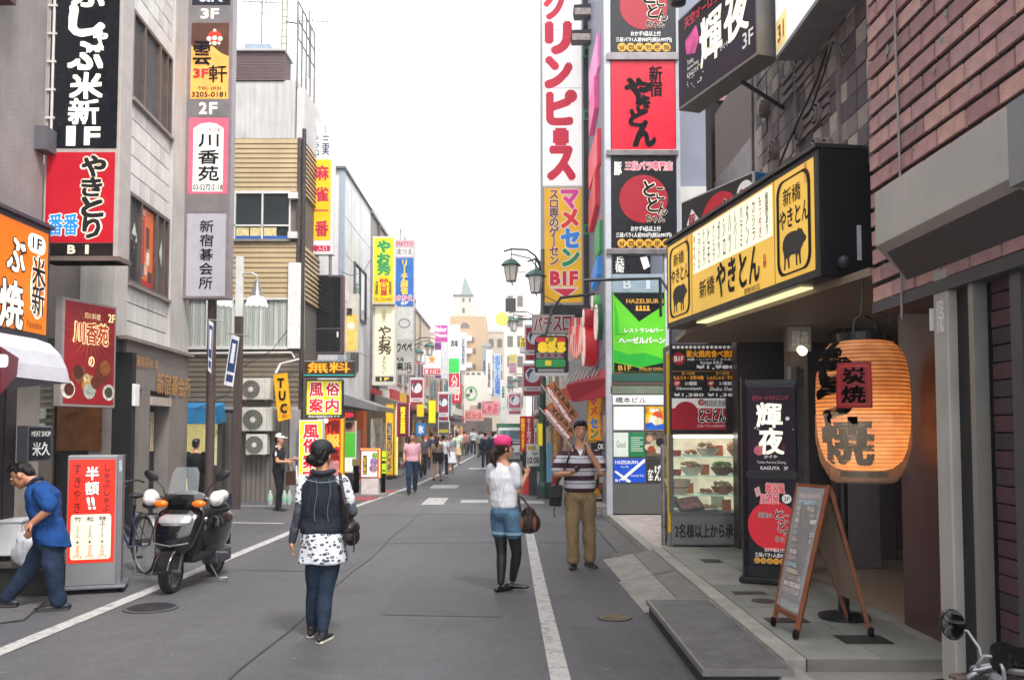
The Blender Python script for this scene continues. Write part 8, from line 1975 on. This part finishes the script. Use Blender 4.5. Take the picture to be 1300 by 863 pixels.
# ---------- simpler figures farther away
def walker(px,fy,hpx,yaw,label,top,legs,hair='#17110f',shoes='#17171a',skirt=None,bare=0,long_hair=False,cap=None,stride=.2,phase=1,arm=(0,0),group=None,vox=.016,sleeves=.55,stripe=None,wide=1.0,fold=.012,far=False):
    g = gnd(px,fy); Y = g.y; H = hpx * Y / F
    t = Thing('person',label,'person',g,group)
    Rz = MR(yaw,3,'Z'); S = H / 1.7
    def L(x,y,z): return g + Rz @ (V(x,y,z) * S)
    fw,lat = Rz @ V(0,-1,0),Rz @ V(1,0,0)
    hd,nk,ch,pel = L(0,-.02,1.575),L(0,.0,1.42),L(0,.0,1.24),L(0,0,.92)
    hr,hl = L(-.085,0,.88),L(.085,0,.88); s = stride * phase
    kr,kl = L(-.09,-s * .8 - .03,.48),L(.09,s * .5 - .03,.48); ar,al = L(-.085,-s,.09),L(.085,s,.09 + .05 * (stride > .1))
    sr,sl_ = L(-.175,0,1.36),L(.175,0,1.36)
    def armp(sd,a):
        el = L(sd * .225,.05 - a * .12 + .08 * phase * sd * stride,1.09); wr = L(sd * (.235 - .08 * a),-.04 - .27 * a + .16 * phase * sd * stride,.86 + .30 * a); return el,wr
    (er,wr_),(el_,wl) = armp(-1,arm[0]),armp(1,arm[1])
    mb = MB(); P = add_head(mb,hd,fw + V(0,0,-.05),S * .98); chain(mb,[nk - V(0,0,.03),hd - V(0,0,.06 * S)],[.052 * S,.05 * S]); torso_rings(mb,pel,ch,nk,lat,fw,.15 * S * wide,.10 * S * wide)
    chain(mb,[sr,er,wr_],[.046 * S,.038 * S,.027 * S]); chain(mb,[sl_,el_,wl],[.046 * S,.038 * S,.027 * S])
    for w_,e_,th in ((wr_,er,1),(wl,el_,-1)):
        if not far: add_hand(mb,w_,w_ - e_,-lat * th,S,.6,1)
        else: mb.ball(w_ + (w_ - e_).normalized() * .05 * S,.035 * S,8)
    chain(mb,[hr,kr,ar],[.08 * S,.056 * S,.04 * S]); chain(mb,[hl,kl,al],[.08 * S,.056 * S,.04 * S])
    blob(t,'body',mb,SKIN,vox * .75,3)
    mb = MB(); torso_rings(mb,L(0,0,.93),ch,nk + V(0,0,-.03 * S),lat,fw,.158 * S * wide,.115 * S * wide,.012,waist=.98); chain(mb,[sr,sr.lerp(er,sleeves)] if sleeves <= 1 else [sr,er,wr_],[.056 * S,.056 * S,.043 * S]); chain(mb,[sl_,sl_.lerp(el_,sleeves)] if sleeves <= 1 else [sl_,el_,wl],[.056 * S,.056 * S,.043 * S])
    o = blob(t,'shirt',mb,top if not isinstance(top,str) else M(top,.8,.15,6),vox,3,fold)
    if stripe: t.part('shoulder_stripe',MB().tube([nk + lat * -.02 + V(0,0,-.03),sr + V(0,0,.066 * S),sr.lerp(er,.55) + fw * -.0 - lat * .066 * S],.018,6),M(stripe,.8,.05),o)
    if skirt:
        mb = MB().rings([[c + lat * a * cos(q) + fw * a * .75 * sin(q) for q in [tau*k/ 18 for k in range(18)]] for c,a in ((L(0,0,.98),.13 * S),(L(0,0,.85),.19 * S),(L(0,0,skirt[1]),(.19 + (.88 - skirt[1]) * .22) * S))]); blob(t,'skirt',mb,M(skirt[0],.8,.15,9),vox,2,fold)
    if legs:
        mb = MB(); mb.ball(pel - V(0,0,.04 * S),(.15 * S * wide,.13 * S,.11 * S),12); f = bare if bare else 1
        for h_,k_,a_ in ((hr,kr,ar),(hl,kl,al)): chain(mb,[h_,h_.lerp(k_,f)] if bare else [h_,k_,a_],[.1 * S,.075 * S,.062 * S])
        blob(t,'trousers' if not bare else 'shorts',mb,M(legs,.85,.2,7),vox,3,fold)
    for a_,dz in ((ar,0),(al,0)): toe = a_ + fw * .17; toe.z = max(0,a_.z - .09 * S); blob(t,'shoe',shoe(MB(),a_,toe,S),M(shoes,.5,.15),vox * .7,2)
    mb = MB(); mb.ball(P(0,-.028,.04),(.086 * S,.094 * S,.084 * S),14,oriented(fw)); mb.ball(P(0,-.065,-.02),(.074 * S,.048 * S,.07 * S),10); mb.ball(P(0,.018,.086),(.078 * S,.072 * S,.048 * S),12,oriented(fw)); mb.caps(P(-.045,.058,.085),P(.045,.058,.085),.018 * S,.018 * S,6)
    if long_hair: chain(mb,[P(0,-.075,0),P(0,-.1,-.15),P(0,-.09,-.32)],[.07 * S,.075 * S,.05 * S])
    blob(t,'hair',mb,M(hair,.4,.3,20),vox * .7,2)
    if cap: mb = MB(); mb.ball(P(0,-.01,.06),(.092 * S,.106 * S,.08 * S),14,oriented(fw)); mb.ball(P(0,.12,.04),(.07 * S,.075 * S,.012 * S),10,oriented(fw)); blob(t,'cap',mb,M(cap,.7,.1),vox * .6,2)
    if not far: face_bits(t,P,S)
    return t,L
t,L = walker(523,627,78,0.12,'person in pink polo shirt and jeans walking towards the viewer','#d8a4b0','#20344e',arm=(.25,.15),wide=1.12)
bg = Thing('clutch_bag','small black bag in the hand of the person in pink polo','bag',L(.27,-.05,.68)); blob(bg,'bag_body',MB().cbox(L(.26,-.06,.74),(.16,.1,.2)),BLACK,.012,3,.01); bg.part('strap',MB().tube([L(.22,-.06,.83),L(.24,-.05,.93),L(.3,-.06,.83)],.012,6),BLACK)
t,L = walker(353,648,97,1.5,'person in cream cap and black polo standing by the tan building','#23252a','#17181b',cap='#e4ddd0',stride=.04,arm=(.75,.9),stripe='#d0d4dc',shoes='#1a1a1c')
bg = Thing('tote_bag','brown bag hanging from the arm of the person in cream cap','bag',L(.1,-.28,.55)); blob(bg,'bag_body',MB().cbox(L(.1,-.26,.72),(.2,.16,.3)),M('#4a3024',.6,.3),.015,3,.01); bg.part('handle',MB().tube([L(.1,-.2,.86),L(.1,-.25,1.08),L(.1,-.32,.86)],.012,6),M('#3a241c',.6,.2))
um = Thing('umbrella','thin folded white umbrella held by the person in cream cap','umbrella',L(.0,-.42,.2)); um.part('canopy',MB().tube([L(0,-.40,1.0),L(0,-.42,.7),L(0,-.43,.3)],[.015,.028,.008],8),M('#d8d8d4',.6,.1)); um.part('handle',MB().tube([L(0,-.40,1.0),L(0,-.40,1.12)],.012,6),CHAR)
walker(247,655,98,3.1,'person in black suit standing at the lit booth, seen from behind','#121316','#121316',stride=.03,sleeves=1.5,vox=.018)
walker(428,628,74,-1.8,'person in blue work shirt partly hidden behind woman in denim vest','#3a4c74','#2a2c34',hair='#4a4644',stride=.1)
walker(555,611,58,3.0,'person with long brown hair, beige top and bare legs walking away','#a08a74','#4a3a2e',hair='#3a241a',bare=.5,long_hair=True,stride=.22,shoes='#101012')
bg = Thing('shoulder_bag','black shoulder bag of the long-haired person walking away','bag',at(556,585,28)); c0 = at(556,579,28.05); blob(bg,'bag_body',MB().cbox(c0,(.34,.14,.26)),BLACK,.02,3,.01); bg.part('strap',MB().tube([c0 + V(-.12,0,.12),c0 + V(.0,.1,.5),c0 + V(.14,0,.12)],.015,6),BLACK)
walker(563,605,54,2.9,'person in white shirt and blue trousers beside the long-haired walker','#d4d6dc','#24344e',stride=.12,far=True,shoes='#c8ccd4')
walker(572,600,50,.1,'person in striped top and long white skirt walking towards viewer','#8a8c98',None,skirt=('#d8d8e2',.42),stride=.1,far=True,shoes='#a04a2c')
walker(580,590,42,3.0,'person in mint top with beige skirt further down the street','#b8d4c0',None,skirt=('#c8b090',.5),stride=.12,far=True)
walker(601,577,34,3.1,'person in white shirt with dark vest near the middle of street','#c4c8d4','#1c2030',stride=.2,far=True)
walker(616,595,47,3.1,'person in dark suit walking away in mid street','#1b2130','#171a24',stride=.18,sleeves=1.5,far=True)
walker(626,597,50,3.0,'person in navy jacket partly hidden by woman in pink cap','#1c2438','#1a1c26',stride=.15,sleeves=1.5,far=True)
walker(537,606,56,.2,'person in pale cap behind the person in pink polo','#55505a','#2c2a30',cap='#c8d4dc',stride=.12,far=True)
walker(548,596,48,3.0,'person in dark blue shirt behind the long-haired walker','#28344c','#22252e',stride=.15,far=True)
cols = {'white': '#d8d8da','navy': '#2a3040','sand': '#c8bca8','slate': '#44505e','brick red': '#b0645c','cream': '#e4e0d8','black': '#1d2028','light blue': '#8a96a8','lilac': '#d0c8d4'}
bots = {'black': '#1c2028','denim blue': '#2a3444','brown': '#3a3632','khaki': '#50483e'}
combo = [(a,b_) for a in cols for b_ in bots]; R.shuffle(combo)
for k in range(20):
    px_ = R.uniform(582,646); fy_ = R.uniform(567.5,582); hp = 1.66 * F / (1815 / (fy_ - 547)); a,b_ = combo[k]
    walker(px_,fy_,hp,R.choice([0,3.1,.3,2.8]),'distant pedestrian in %s top and %s trousers in the far crowd' % (a,b_),cols[a],bots[b_],hair=R.choice(['#17110f','#2a1a14','#100c0c']),stride=R.uniform(.08,.25),far=True,group='crowd at the far end of the street',vox=.03,fold=0)
# ================================================================== VEHICLES AND SMALL THINGS
def wheel(t,c,ax,r,w,spokes=0,tyre=M('#17171a',.8,.2,20),rimc=STEEL,name='wheel'):
    """c centre,ax axle unit vector"""
    m = ax.to_track_quat('Z','Y').to_matrix()
    n = 32; prof = [(r - w * .55,-w * .45),(r - w * .15,-w * .5),(r,-w * .2),(r,w * .2),(r - w * .15,w * .5),(r - w * .55,w * .45)]
    mb = MB(); mb.rings([[c + m @ V(q * cos(tau*k/n),q * sin(tau*k/n),z) for k in range(n)] for q,z in prof + prof[:1]],caps=False)
    o = t.part(name,mb,tyre,smooth=True)
    q0 = r - w * .5
    mb = MB(); mb.rings([[c + m @ V(q * cos(tau*k/n),q * sin(tau*k/n),z) for k in range(n)] for q,z in ((q0,-w * .4),(q0,w * .4),(q0 - .018,w * .3),(q0 - .018,-w * .3),(q0,-w * .4))],caps=False)
    t.part('rim',mb,rimc,o,smooth=True)
    mb = MB(); mb.lathe([(0,-w),(.02,-w),(.02,w),(0,w)],c,12,m); t.part('hub',mb,rimc,o)
    mb = MB()
    for k in range(spokes):
        a = tau*k/ spokes; s = (-1) ** k * .02
        if spokes > 8: mb.tube([c + m @ V(.02 * cos(a + .8),.02 * sin(a + .8),s),c + m @ V(q0 * cos(a),q0 * sin(a),0)],.0016,4)
        else: mb.bar(c + m @ V(.02 * cos(a),.02 * sin(a),0),c + m @ V(q0 * cos(a),q0 * sin(a),0),.035,.03)
    if spokes: t.part('spokes',mb,rimc,o)['kind'] = 'stuff'
    return o
# ---- scooter
g = gnd(214,752); fx,fy = g.x,g.y
t = Thing('scooter','black motor scooter with white hand covers parked at the left edge line','scooter',(fx,fy,0))
yaw = -.035; Rz = MR(yaw,3,'Z')
def S(x,y,z): return V(fx,fy,0) + Rz @ V(x * 1.06 + .10 * z,y,z)   # leaning on its stand
def SL(rows,n=24,sup=2.4):      # loft of rings given as (y,z centre,half width,half depth)
    mb = MB(); rs = []
    for (yy,zz,hw,hd_) in rows:
        ring = []
        for k in range(n):
            a = tau*k/n; ca,sa = cos(a),sin(a); e = 2 / sup
            ring.append(S(hw * math.copysign(abs(ca) ** e,ca),yy + hd_ * math.copysign(abs(sa) ** e,sa),zz))
        rs.append(ring)
    return mb.rings(rs)
BKP = M('#07070a',.12,.1,coat=1.0); BKM = M('#141417',.55,.2)
ax = Rz @ V(1,0,0)
wheel(t,S(0,0,.215),ax,.215,.10,5,rimc=M('#6a6a6e',.4,.1,metal=.5),name='front_wheel'); wheel(t,S(0,1.2,.215),ax,.215,.10,5,rimc=M('#6a6a6e',.4,.1,metal=.5),name='rear_wheel')
n = 14
mb = MB(); mb.rings([[S(x,-.25 * cos(a) ,.235 + .25 * sin(a)) if False else S(x,(.245) * cos(a),.22 + .245 * sin(a)) for x in (-.075,-.05,.05,.075)] for a in [math.radians(20 + 160 * k / n) for k in range(n + 1)]],close=False,caps=False)
fd = t.part('front_fender',mb,BKP,smooth=True); fd.modifiers.new('thick','SOLIDIFY').thickness = .012
for sx in (-1,1): t.part('fork_leg',MB().tube([S(sx * .075,0,.215),S(sx * .07,.1,.6)],.022,10),DSTEEL,smooth=True)
cw = t.part('front_cowl',SL([(.02,.40,.11,.06),(.0,.46,.17,.09),(-.01,.54,.205,.11),(.02,.64,.225,.115),(.06,.74,.235,.11),(.1,.82,.215,.10),(.14,.875,.15,.08)]),BKP,smooth=True)
t.part('chin_trim',MB().tube([S(x,-.075 - .035 * cos(x * 7),.515 - .03 * (1 - abs(x) / .17)) for x in (-.17,-.12,-.06,0,.06,.12,.17)],.008,6),STEEL,cw,smooth=True)
hl_,hn,hk,hb_ = nodes_mat('headlight_lens'); hb_.inputs['Base Color'].default_value = (.62,.62,.62,1); hb_.inputs['Roughness'].default_value = .12; hb_.inputs['Metallic'].default_value = .6
vt = hn.new('ShaderNodeTexVoronoi'); vt.inputs['Scale'].default_value = 22; tcx = hn.new('ShaderNodeTexCoord'); hk.new(tcx.outputs['Object'],vt.inputs['Vector']); bpx = hn.new('ShaderNodeBump'); bpx.inputs['Strength'].default_value = .5; hk.new(vt.outputs['Distance'],bpx.inputs['Height']); hk.new(bpx.outputs[0],hb_.inputs['Normal'])
t.part('headlight',SL([(-.035,.690,.135,.05),(-.035,.72,.165,.06),(-.015,.765,.17,.06),(.02,.80,.13,.045)]),hl_,cw,smooth=True)
t.part('handlebar_cowl',SL([(.12,.86,.14,.07),(.1,.90,.225,.085),(.1,.95,.24,.085),(.13,1.0,.19,.07),(.16,1.03,.1,.04)]),BKP,smooth=True)
for sx in (-1,1):
    t.part('indicator',MB().ball(S(sx * .185,.03,.905),(.075,.05,.04),14),M('#d86a10',.2,.1,emit=.1),smooth=True)
    t.part('handlebar',MB().tube([S(sx * .2,.14,.95),S(sx * .36,.22,.965)],.016,8),BLACK)
    hc = MB(); hc.ball(S(sx * .33,.12,.95),(.075,.12,.085),18); hc.ball(S(sx * .36,.17,.98),(.065,.10,.065),14); o = blob(t,'hand_cover',hc,M('#d8d4d0',.5,.1),.012,3,.008)
    t.part('cover_cuff',MB().ball(S(sx * .335,.15,.885),(.09,.10,.045),14),BLACK,o,smooth=True)
    t.part('mirror_stem',MB().tube([S(sx * .2,.15,.97),S(sx * .23,.13,1.06),S(sx * .31,.12,1.15)],.007,6),BLACK)
    mm = MB(); m3 = MR(-sx * .5,3,'Y'); mm.ball(S(sx * .355,.12,1.19),(.085,.022,.05),16,Rz @ m3); t.part('mirror',mm,BKM,smooth=True)
wsm = M('#cfd6da',.04,0,alpha=.22)
mb = MB(); mb.rings([[S(.17 * sin(a) * w_,.04 + .05 * (1 - cos(a)) + zz * .12,1.0 + zz) for a in [math.radians(-60 + 120 * k / 10) for k in range(11)]] for zz,w_ in ((0,1.0),(.12,.98),(.22,.9),(.28,.7))],close=False,caps=False); t.part('windscreen',mb,wsm,smooth=True)
t.part('leg_shield',SL([(.22,.36,.17,.035),(.2,.5,.2,.035),(.19,.7,.215,.035),(.18,.85,.15,.03)]),BKM,smooth=True)
t.part('floorboard',MB().cbox(S(0,.42,.31),(.34,.46,.07),yaw),BKM,bevel=.02); t.part('rear_body',SL([(.95,.3,.13,.28),(.95,.42,.165,.34),(.98,.56,.18,.38),(1.0,.68,.17,.38),(1.0,.73,.13,.34)]),BKP,smooth=True)
t.part('seat',SL([(.95,.72,.13,.33),(.95,.77,.15,.34),(.93,.81,.13,.31),(.93,.825,.06,.2)]),M('#1a1a1c',.6,.15),smooth=True); t.part('engine',MB().cbox(S(.07,1.05,.24),(.2,.42,.16),yaw),DSTEEL,bevel=.03)
t.part('exhaust',MB().tube([S(-.14,.9,.22),S(-.15,1.1,.24),S(-.15,1.4,.28)],[.03,.05,.045],12),DSTEEL,smooth=True)
t.part('kickstand',MB().tube([S(.16,.62,.2),S(.26,.66,.02),S(.34,.66,.02),S(.36,.58,.06),S(.30,.56,.06)],.010,6),STEEL); t.part('foot_peg',MB().tube([S(.18,.8,.3),S(.27,.8,.3)],.014,8),STEEL)
t.part('tail_lamp',MB().ball(S(0,1.38,.62),(.09,.03,.04),10),M('#8e1418',.2,.1),smooth=True); t.part('rear_fender',MB().cbox(S(0,1.4,.42),(.16,.06,.2),yaw),BKM,bevel=.01)
for sx in (-1,1): t.part('brake_lever',MB().tube([S(sx * .22,.08,.95),S(sx * .38,.1,.95)],.006,6),STEEL)
# ---- bicycle
g = gnd(183,728); bx,by = g.x,g.y
t = Thing('bicycle','dark blue city bicycle half hidden behind the red floor sign','bicycle',(bx,by,0)); an = math.radians(-46)
d = V(sin(an),cos(an),0); ax = V(d.y,-d.x,0)
B = lambda f,s,z: V(bx,by,0) + d * f + ax * s + V(0,0,z)
wheel(t,B(0,0,.335),ax,.335,.035,32,name='rear_wheel'); wheel(t,B(1.06,0,.335),ax,.335,.035,32,name='front_wheel')
BL = M('#141c44',.3,.15,coat=.5)
def tb(nm,pts,r,m_): t.part(nm,MB().tube(pts,r,10),m_,smooth=True)
tb('seat_tube',[B(.42,0,.27),B(.3,0,.78)],.017,BL); tb('down_tube',[B(.42,0,.27),B(.62,0,.42),B(.93,0,.78)],.02,BL); tb('top_tube',[B(.38,0,.46),B(.62,0,.52),B(.93,0,.80)],.017,BL); tb('head_tube',[B(.96,0,.70),B(.92,0,.90)],.02,BL)
for s in (-.05,.05): tb('chain_stay',[B(.42,s * .6,.27),B(0,s,.335)],.009,BL); tb('seat_stay',[B(.33,s * .5,.65),B(0,s,.335)],.008,BL); tb('fork_blade',[B(.965,s,.68),B(1.06,s,.335)],.011,BL)
tb('seat_post',[B(.3,0,.78),B(.285,0,.86)],.013,STEEL); mb = MB(); mb.ball(B(.27,0,.89),(.09,.12,.035),14); mb.ball(B(.40,0,.89),(.03,.1,.022),10); blob(t,'saddle',mb,M('#1a1a1d',.5,.1),.01,3)
tb('handlebar',[B(.72,-.28,1.02),B(.86,-.26,1.04),B(.94,-.1,1.02),B(.94,.1,1.02),B(.86,.26,1.04),B(.72,.28,1.02)],.012,BLACK); tb('stem',[B(.92,0,.88),B(.94,0,1.02)],.013,STEEL)
mb = MB()
for k in range(4):
    z = .70 + k * .085; w_ = .13 + k * .02; q = [B(1.05 - .02,-w_,z),B(1.05 + .26 + k * .02,-w_,z),B(1.05 + .26 + k * .02,w_,z),B(1.05 - .02,w_,z)]
    for i in range(4): mb.tube([q[i],q[(i + 1) % 4]],.004,5)
t.part('front_basket',mb,STEEL)['kind'] = 'stuff'
mb = MB(); mb.tube([B(.02,-.06,.70),B(-.22,-.06,.70),B(-.22,.06,.70),B(.02,.06,.70)],.007,6); mb.tube([B(.24,0,.70),B(-.22,0,.70)],.006,6); mb.tube([B(-.16,.06,.70),B(0,.06,.335)],.006,6); mb.tube([B(-.16,-.06,.70),B(0,-.06,.335)],.006,6); t.part('rear_rack',mb,BLACK)
n = 12; mb = MB(); mb.rings([[B(.36 * cos(a),s,.335 + .365 * sin(a)) for s in (-.028,0,.028)] for a in [math.radians(35 + 160 * k / n) for k in range(n + 1)]],close=False,caps=False); o = t.part('rear_mudguard',mb,STEEL,smooth=True); o.modifiers.new('thick','SOLIDIFY').thickness = .003
t.part('crank',MB().lathe([(0,-.01),(.09,-.01),(.09,.01),(0,.01)],B(.42,.05,.27),20,ax.to_track_quat('Z','Y').to_matrix()),DSTEEL); tb('crank_arm',[B(.42,.07,.27),B(.50,.08,.13)],.01,STEEL); t.part('pedal',MB().cbox(B(.50,.13,.13),(.09,.09,.025),-an),BLACK); t.part('chain_guard',MB().bar(B(.5,.06,.3),B(.02,.06,.36),.02,.09),BLACK)
mb = MB().tube([B(.0,-.11,.335),B(-.05,-.13,.01),B(-.05,.13,.01),B(.0,.11,.335)],.008,6); t.part('kickstand',mb,STEEL)
# ---- motorcycle at the lower right corner
t = Thing('motorcycle','motorcycle handlebar with round chrome mirror at the lower right corner','motorcycle',(2.05,3.3,.07))
mc = at(1209,792,3.45)
m3 = MR(-.45,3,'Y') @ MR(pi / 2 + .28,3,'X')
def ell(c,rx,ry,th,dz=0): return MB().rings([[c + m3 @ V(rx * q * cos(tau*k/ 28),ry * q * sin(tau*k/ 28),z) for k in range(28)] for q,z in ((.98,-th + dz),(1.0,dz))])
hous = t.part('mirror_housing',MB().rings([[mc + m3 @ V(.046 * q * cos(tau*k/ 28),.066 * q * sin(tau*k/ 28),z) for k in range(28)] for q,z in ((.2,-.04),(.75,-.03),(1,-.008),(1.06,.0),(1.06,.006),(.98,.008))]),M('#0e0e10',.2,.1),smooth=True)
t.part('mirror_glass',ell(mc,.046,.066,.004,.010),M('#9a9a98',.05,.3,30,metal=1.0),hous)
e0 = at(1247,838,3.4)
t.part('mirror_stem',MB().tube([mc + V(.03,.02,-.03),at(1228,800,3.45),at(1243,822,3.42),e0],.006,8),STEEL,smooth=True)
hb0,hb1 = at(1180,868,3.35),at(1330,858,3.1)
t.part('handlebar',MB().tube([hb0,at(1225,862,3.38),at(1248,848,3.4),at(1275,850,3.35),hb1],.012,10),STEEL,smooth=True)
t.part('lever_bracket',MB().caps(at(1238,850,3.4),at(1258,846,3.38),.02,.018,10),M('#8a8a8c',.25,.1,metal=.9),smooth=True)
t.part('brake_hose',MB().tube([at(1240,845,3.38),at(1250,832,3.36),at(1268,834,3.34),at(1274,850,3.3),at(1276,880,3.3)],.008,8),STEEL,smooth=True)
p = at(1278,832,3.35); t.part('gauge',MB().lathe([(0,-.05),(.05,-.05),(.06,0),(.06,.015),(0,.02)],p,24,MR(.5,3,'X')),M('#0c0c0e',.25,.1),smooth=True)
p = at(1302,838,3.3); t.part('gauge',MB().lathe([(0,-.05),(.045,-.05),(.055,0),(.055,.015),(0,.02)],p,24,MR(.5,3,'X')),M('#0c0c0e',.25,.1),smooth=True)
t.part('grip',MB().caps(at(1196,866,3.36),at(1160,872,3.35),.017,.017,12),BLACK,smooth=True)
t.part('switch_pod',MB().cbox(at(1216,862,3.37),(.05,.05,.04),.2),M('#5a4a44',.4,.2),bevel=.008)
q = at(1290,900,3.3); t.part('headlamp',MB().ball(q,(.09,.1,.09),16),M('#a8aaac',.15,.1,metal=.8),smooth=True)
for s in (-.07,.07): t.part('fork_leg',MB().tube([q + V(s,0,.12),V(q.x + s,q.y + .25,.4)],.02,10),STEEL,smooth=True)
wheel(t,V(q.x,q.y + .25,.37),V(1,0,0),.3,.09,16,name='front_wheel'); wheel(t,V(q.x,q.y - 1.05,.37),V(1,0,0),.3,.11,16,name='rear_wheel')
t.part('tank',MB().ball(V(q.x,q.y - .4,.72),(.14,.3,.13),18),M('#1c2024',.15,.1,coat=1),smooth=True); t.part('seat',MB().ball(V(q.x,q.y - .85,.72),(.13,.35,.06),14),BLACK,smooth=True); t.part('engine',MB().cbox(V(q.x,q.y - .35,.42),(.28,.4,.3)),DSTEEL,bevel=.03)
# ---- small things along the left edge
FOAM = M('#dcdadc',.8,.08,8,bump=.2,bscale=120)
t = Thing('foam_box','white styrofoam box on the step behind the stooping man','box',at(8,705,9.0)); c = at(6,683,9.0); t.part('box',MB().cbox(c,(.42,.3,.33),.15),FOAM,bevel=.015); t.part('lid',MB().cbox(c + V(0,0,.185),(.44,.32,.035),.15),FOAM,bevel=.01)
t = Thing('plastic_bag','crumpled white plastic bag leaning behind the stooping man','bag',at(38,722,8.8)); mb = MB(); c = at(36,698,8.8); mb.ball(c,(.17,.12,.17),14); mb.ball(c + V(.06,0,-.1),(.14,.12,.1),12); blob(t,'bag',mb,M('#d0d0d4',.5,.1),.014,3,.05)
t.part('knot',MB().tube([c + V(-.03,0,.15),c + V(-.05,0,.24)],[.03,.012],8),M('#d0d0d4',.5,.1))
t = Thing('shop_step','dark worn wooden step at the shop front on the left edge','step',(-5.0,8.4,0)); t.part('tread',MB().box(-5.9,-4.6,8.75,9.6,.28,.33),M('#5a5049',.7,.3,5),bevel=.008); t.part('riser',MB().box(-5.9,-4.65,8.8,9.55,0,.278),M('#2a2524',.8,.2))
for k in range(3): t.part('plank_gap',MB().box(-5.9,-4.598,8.95 + k * .2,8.962 + k * .2,.3305,.3335),M('#1d1918',.8,.1))
g0 = [gnd(-40,765),gnd(58,764),gnd(30,788),gnd(-60,800)]
t = Thing('door_mat','grey rubber door mat on the asphalt under the stooping man','mat',gnd(10,780)); t.part('mat',MB().prism([p + V(0,0,.016) for p in g0[::-1]] if False else [V(p.x,p.y,.016) for p in (g0[3],g0[2],g0[1],g0[0])],(0,0,-.012)),M('#5c5b5e',.9,.25,30,bump=.4)); t.part('edge',MB().tube([V(p.x,p.y,.012) for p in g0],.01,5,loop=True),M('#3c3b3d',.9,.2))
for i,px_ in enumerate((343,361,367)):
    t = Thing('plastic_bottle',('clear plastic bottle left of the person in cream cap','clear water bottle just right of the person in cream cap','rightmost clear bottle on the ground by grey pillar')[i],'bottle',gnd(px_,640),group='bottles along the wall'); p = t.loc
    t.part('bottle',MB().lathe([(0,0),(.05,0),(.052,.03),(.052,.2),(.04,.25),(.018,.29),(0,.29)],p,14),M('#cfe0da',.05,.1,alpha=.45),smooth=True); t.part('cap',MB().lathe([(0,.29),(.02,.29),(.02,.315),(0,.315)],p,12),WHITE); t.part('label',MB().lathe([(.0525,.09),(.0535,.09),(.0535,.16),(.0525,.16)],p,14),M('#8ac8a0',.5,.3))
p = gnd(293,645); t = Thing('bucket','dark blue bucket beside the brown lamp post','bucket',p); t.part('pail',MB().lathe([(0,0),(.12,0),(.15,.3),(.16,.3),(.16,.31),(.14,.31),(.11,.02),(0,.02)],p,20),M('#1d2c44',.5,.15),smooth=True); t.part('handle',MB().tube([p + V(.15 * cos(a),0,.3 + .04 * sin(a)) for a in [pi * k / 8 for k in range(9)]],.005,5),STEEL)
for i,(px_,py_,yw,cl,lb) in enumerate(((497,606,.5,'#2a3a6a','dark parked bicycle by the yellow bulb signs on the left'),(511,603,.9,'#a02c34','red bicycle parked in front of the maroon electronic sign'))):
    g = gnd(px_,py_); t2 = Thing('bicycle',lb,'bicycle',g,'bicycles parked on the left'); dd = V(sin(yw),cos(yw),0); a2 = V(dd.y,-dd.x,0); B = lambda f,s,z,g=g,dd=dd,a2=a2: g + dd * f + a2 * s + V(0,0,z)
    t = t2; wheel(t,B(-.5,0,.33),a2,.33,.04,12,name='rear_wheel'); wheel(t,B(.5,0,.33),a2,.33,.04,12,name='front_wheel'); m_ = M(cl,.4,.2)
    for nm,pts in (('seat_tube',[B(-.1,0,.27),B(-.2,0,.85)]),('down_tube',[B(-.1,0,.27),B(.38,0,.8)]),('fork',[B(.5,0,.33),B(.36,0,.95)]),('chain_stay',[B(-.1,0,.27),B(-.5,0,.33)]),('handlebar',[B(.3,-.26,1.0),B(.36,0,.97),B(.3,.26,1.0)])): t.part(nm,MB().tube(pts,.018,8),m_)
    t.part('saddle',MB().ball(B(-.22,0,.88),(.1,.13,.04),10),BLACK,smooth=True); t.part('basket',MB().cbox(B(.62,0,.82),(.3,.3,.22),-yw),DSTEEL)
# ================================================================== thin summer haze
hz = MB().box(-402,402,-32,902,-1,24)
hm = bpy.data.materials.new('air'); hm.use_nodes = True
hn_ = hm.node_tree.nodes; hn_.remove(hn_['Principled BSDF'])
pv = hn_.new('ShaderNodeVolumePrincipled'); pv.inputs['Color'].default_value = (.93,.95,1,1); pv.inputs['Density'].default_value = .0015; pv.inputs['Anisotropy'].default_value = .2
hm.node_tree.links.new(pv.outputs[0],hn_['Material Output'].inputs['Volume'])
o = link('haze',hz.mesh('haze'),hm); o['kind'] = 'stuff'
run_text()
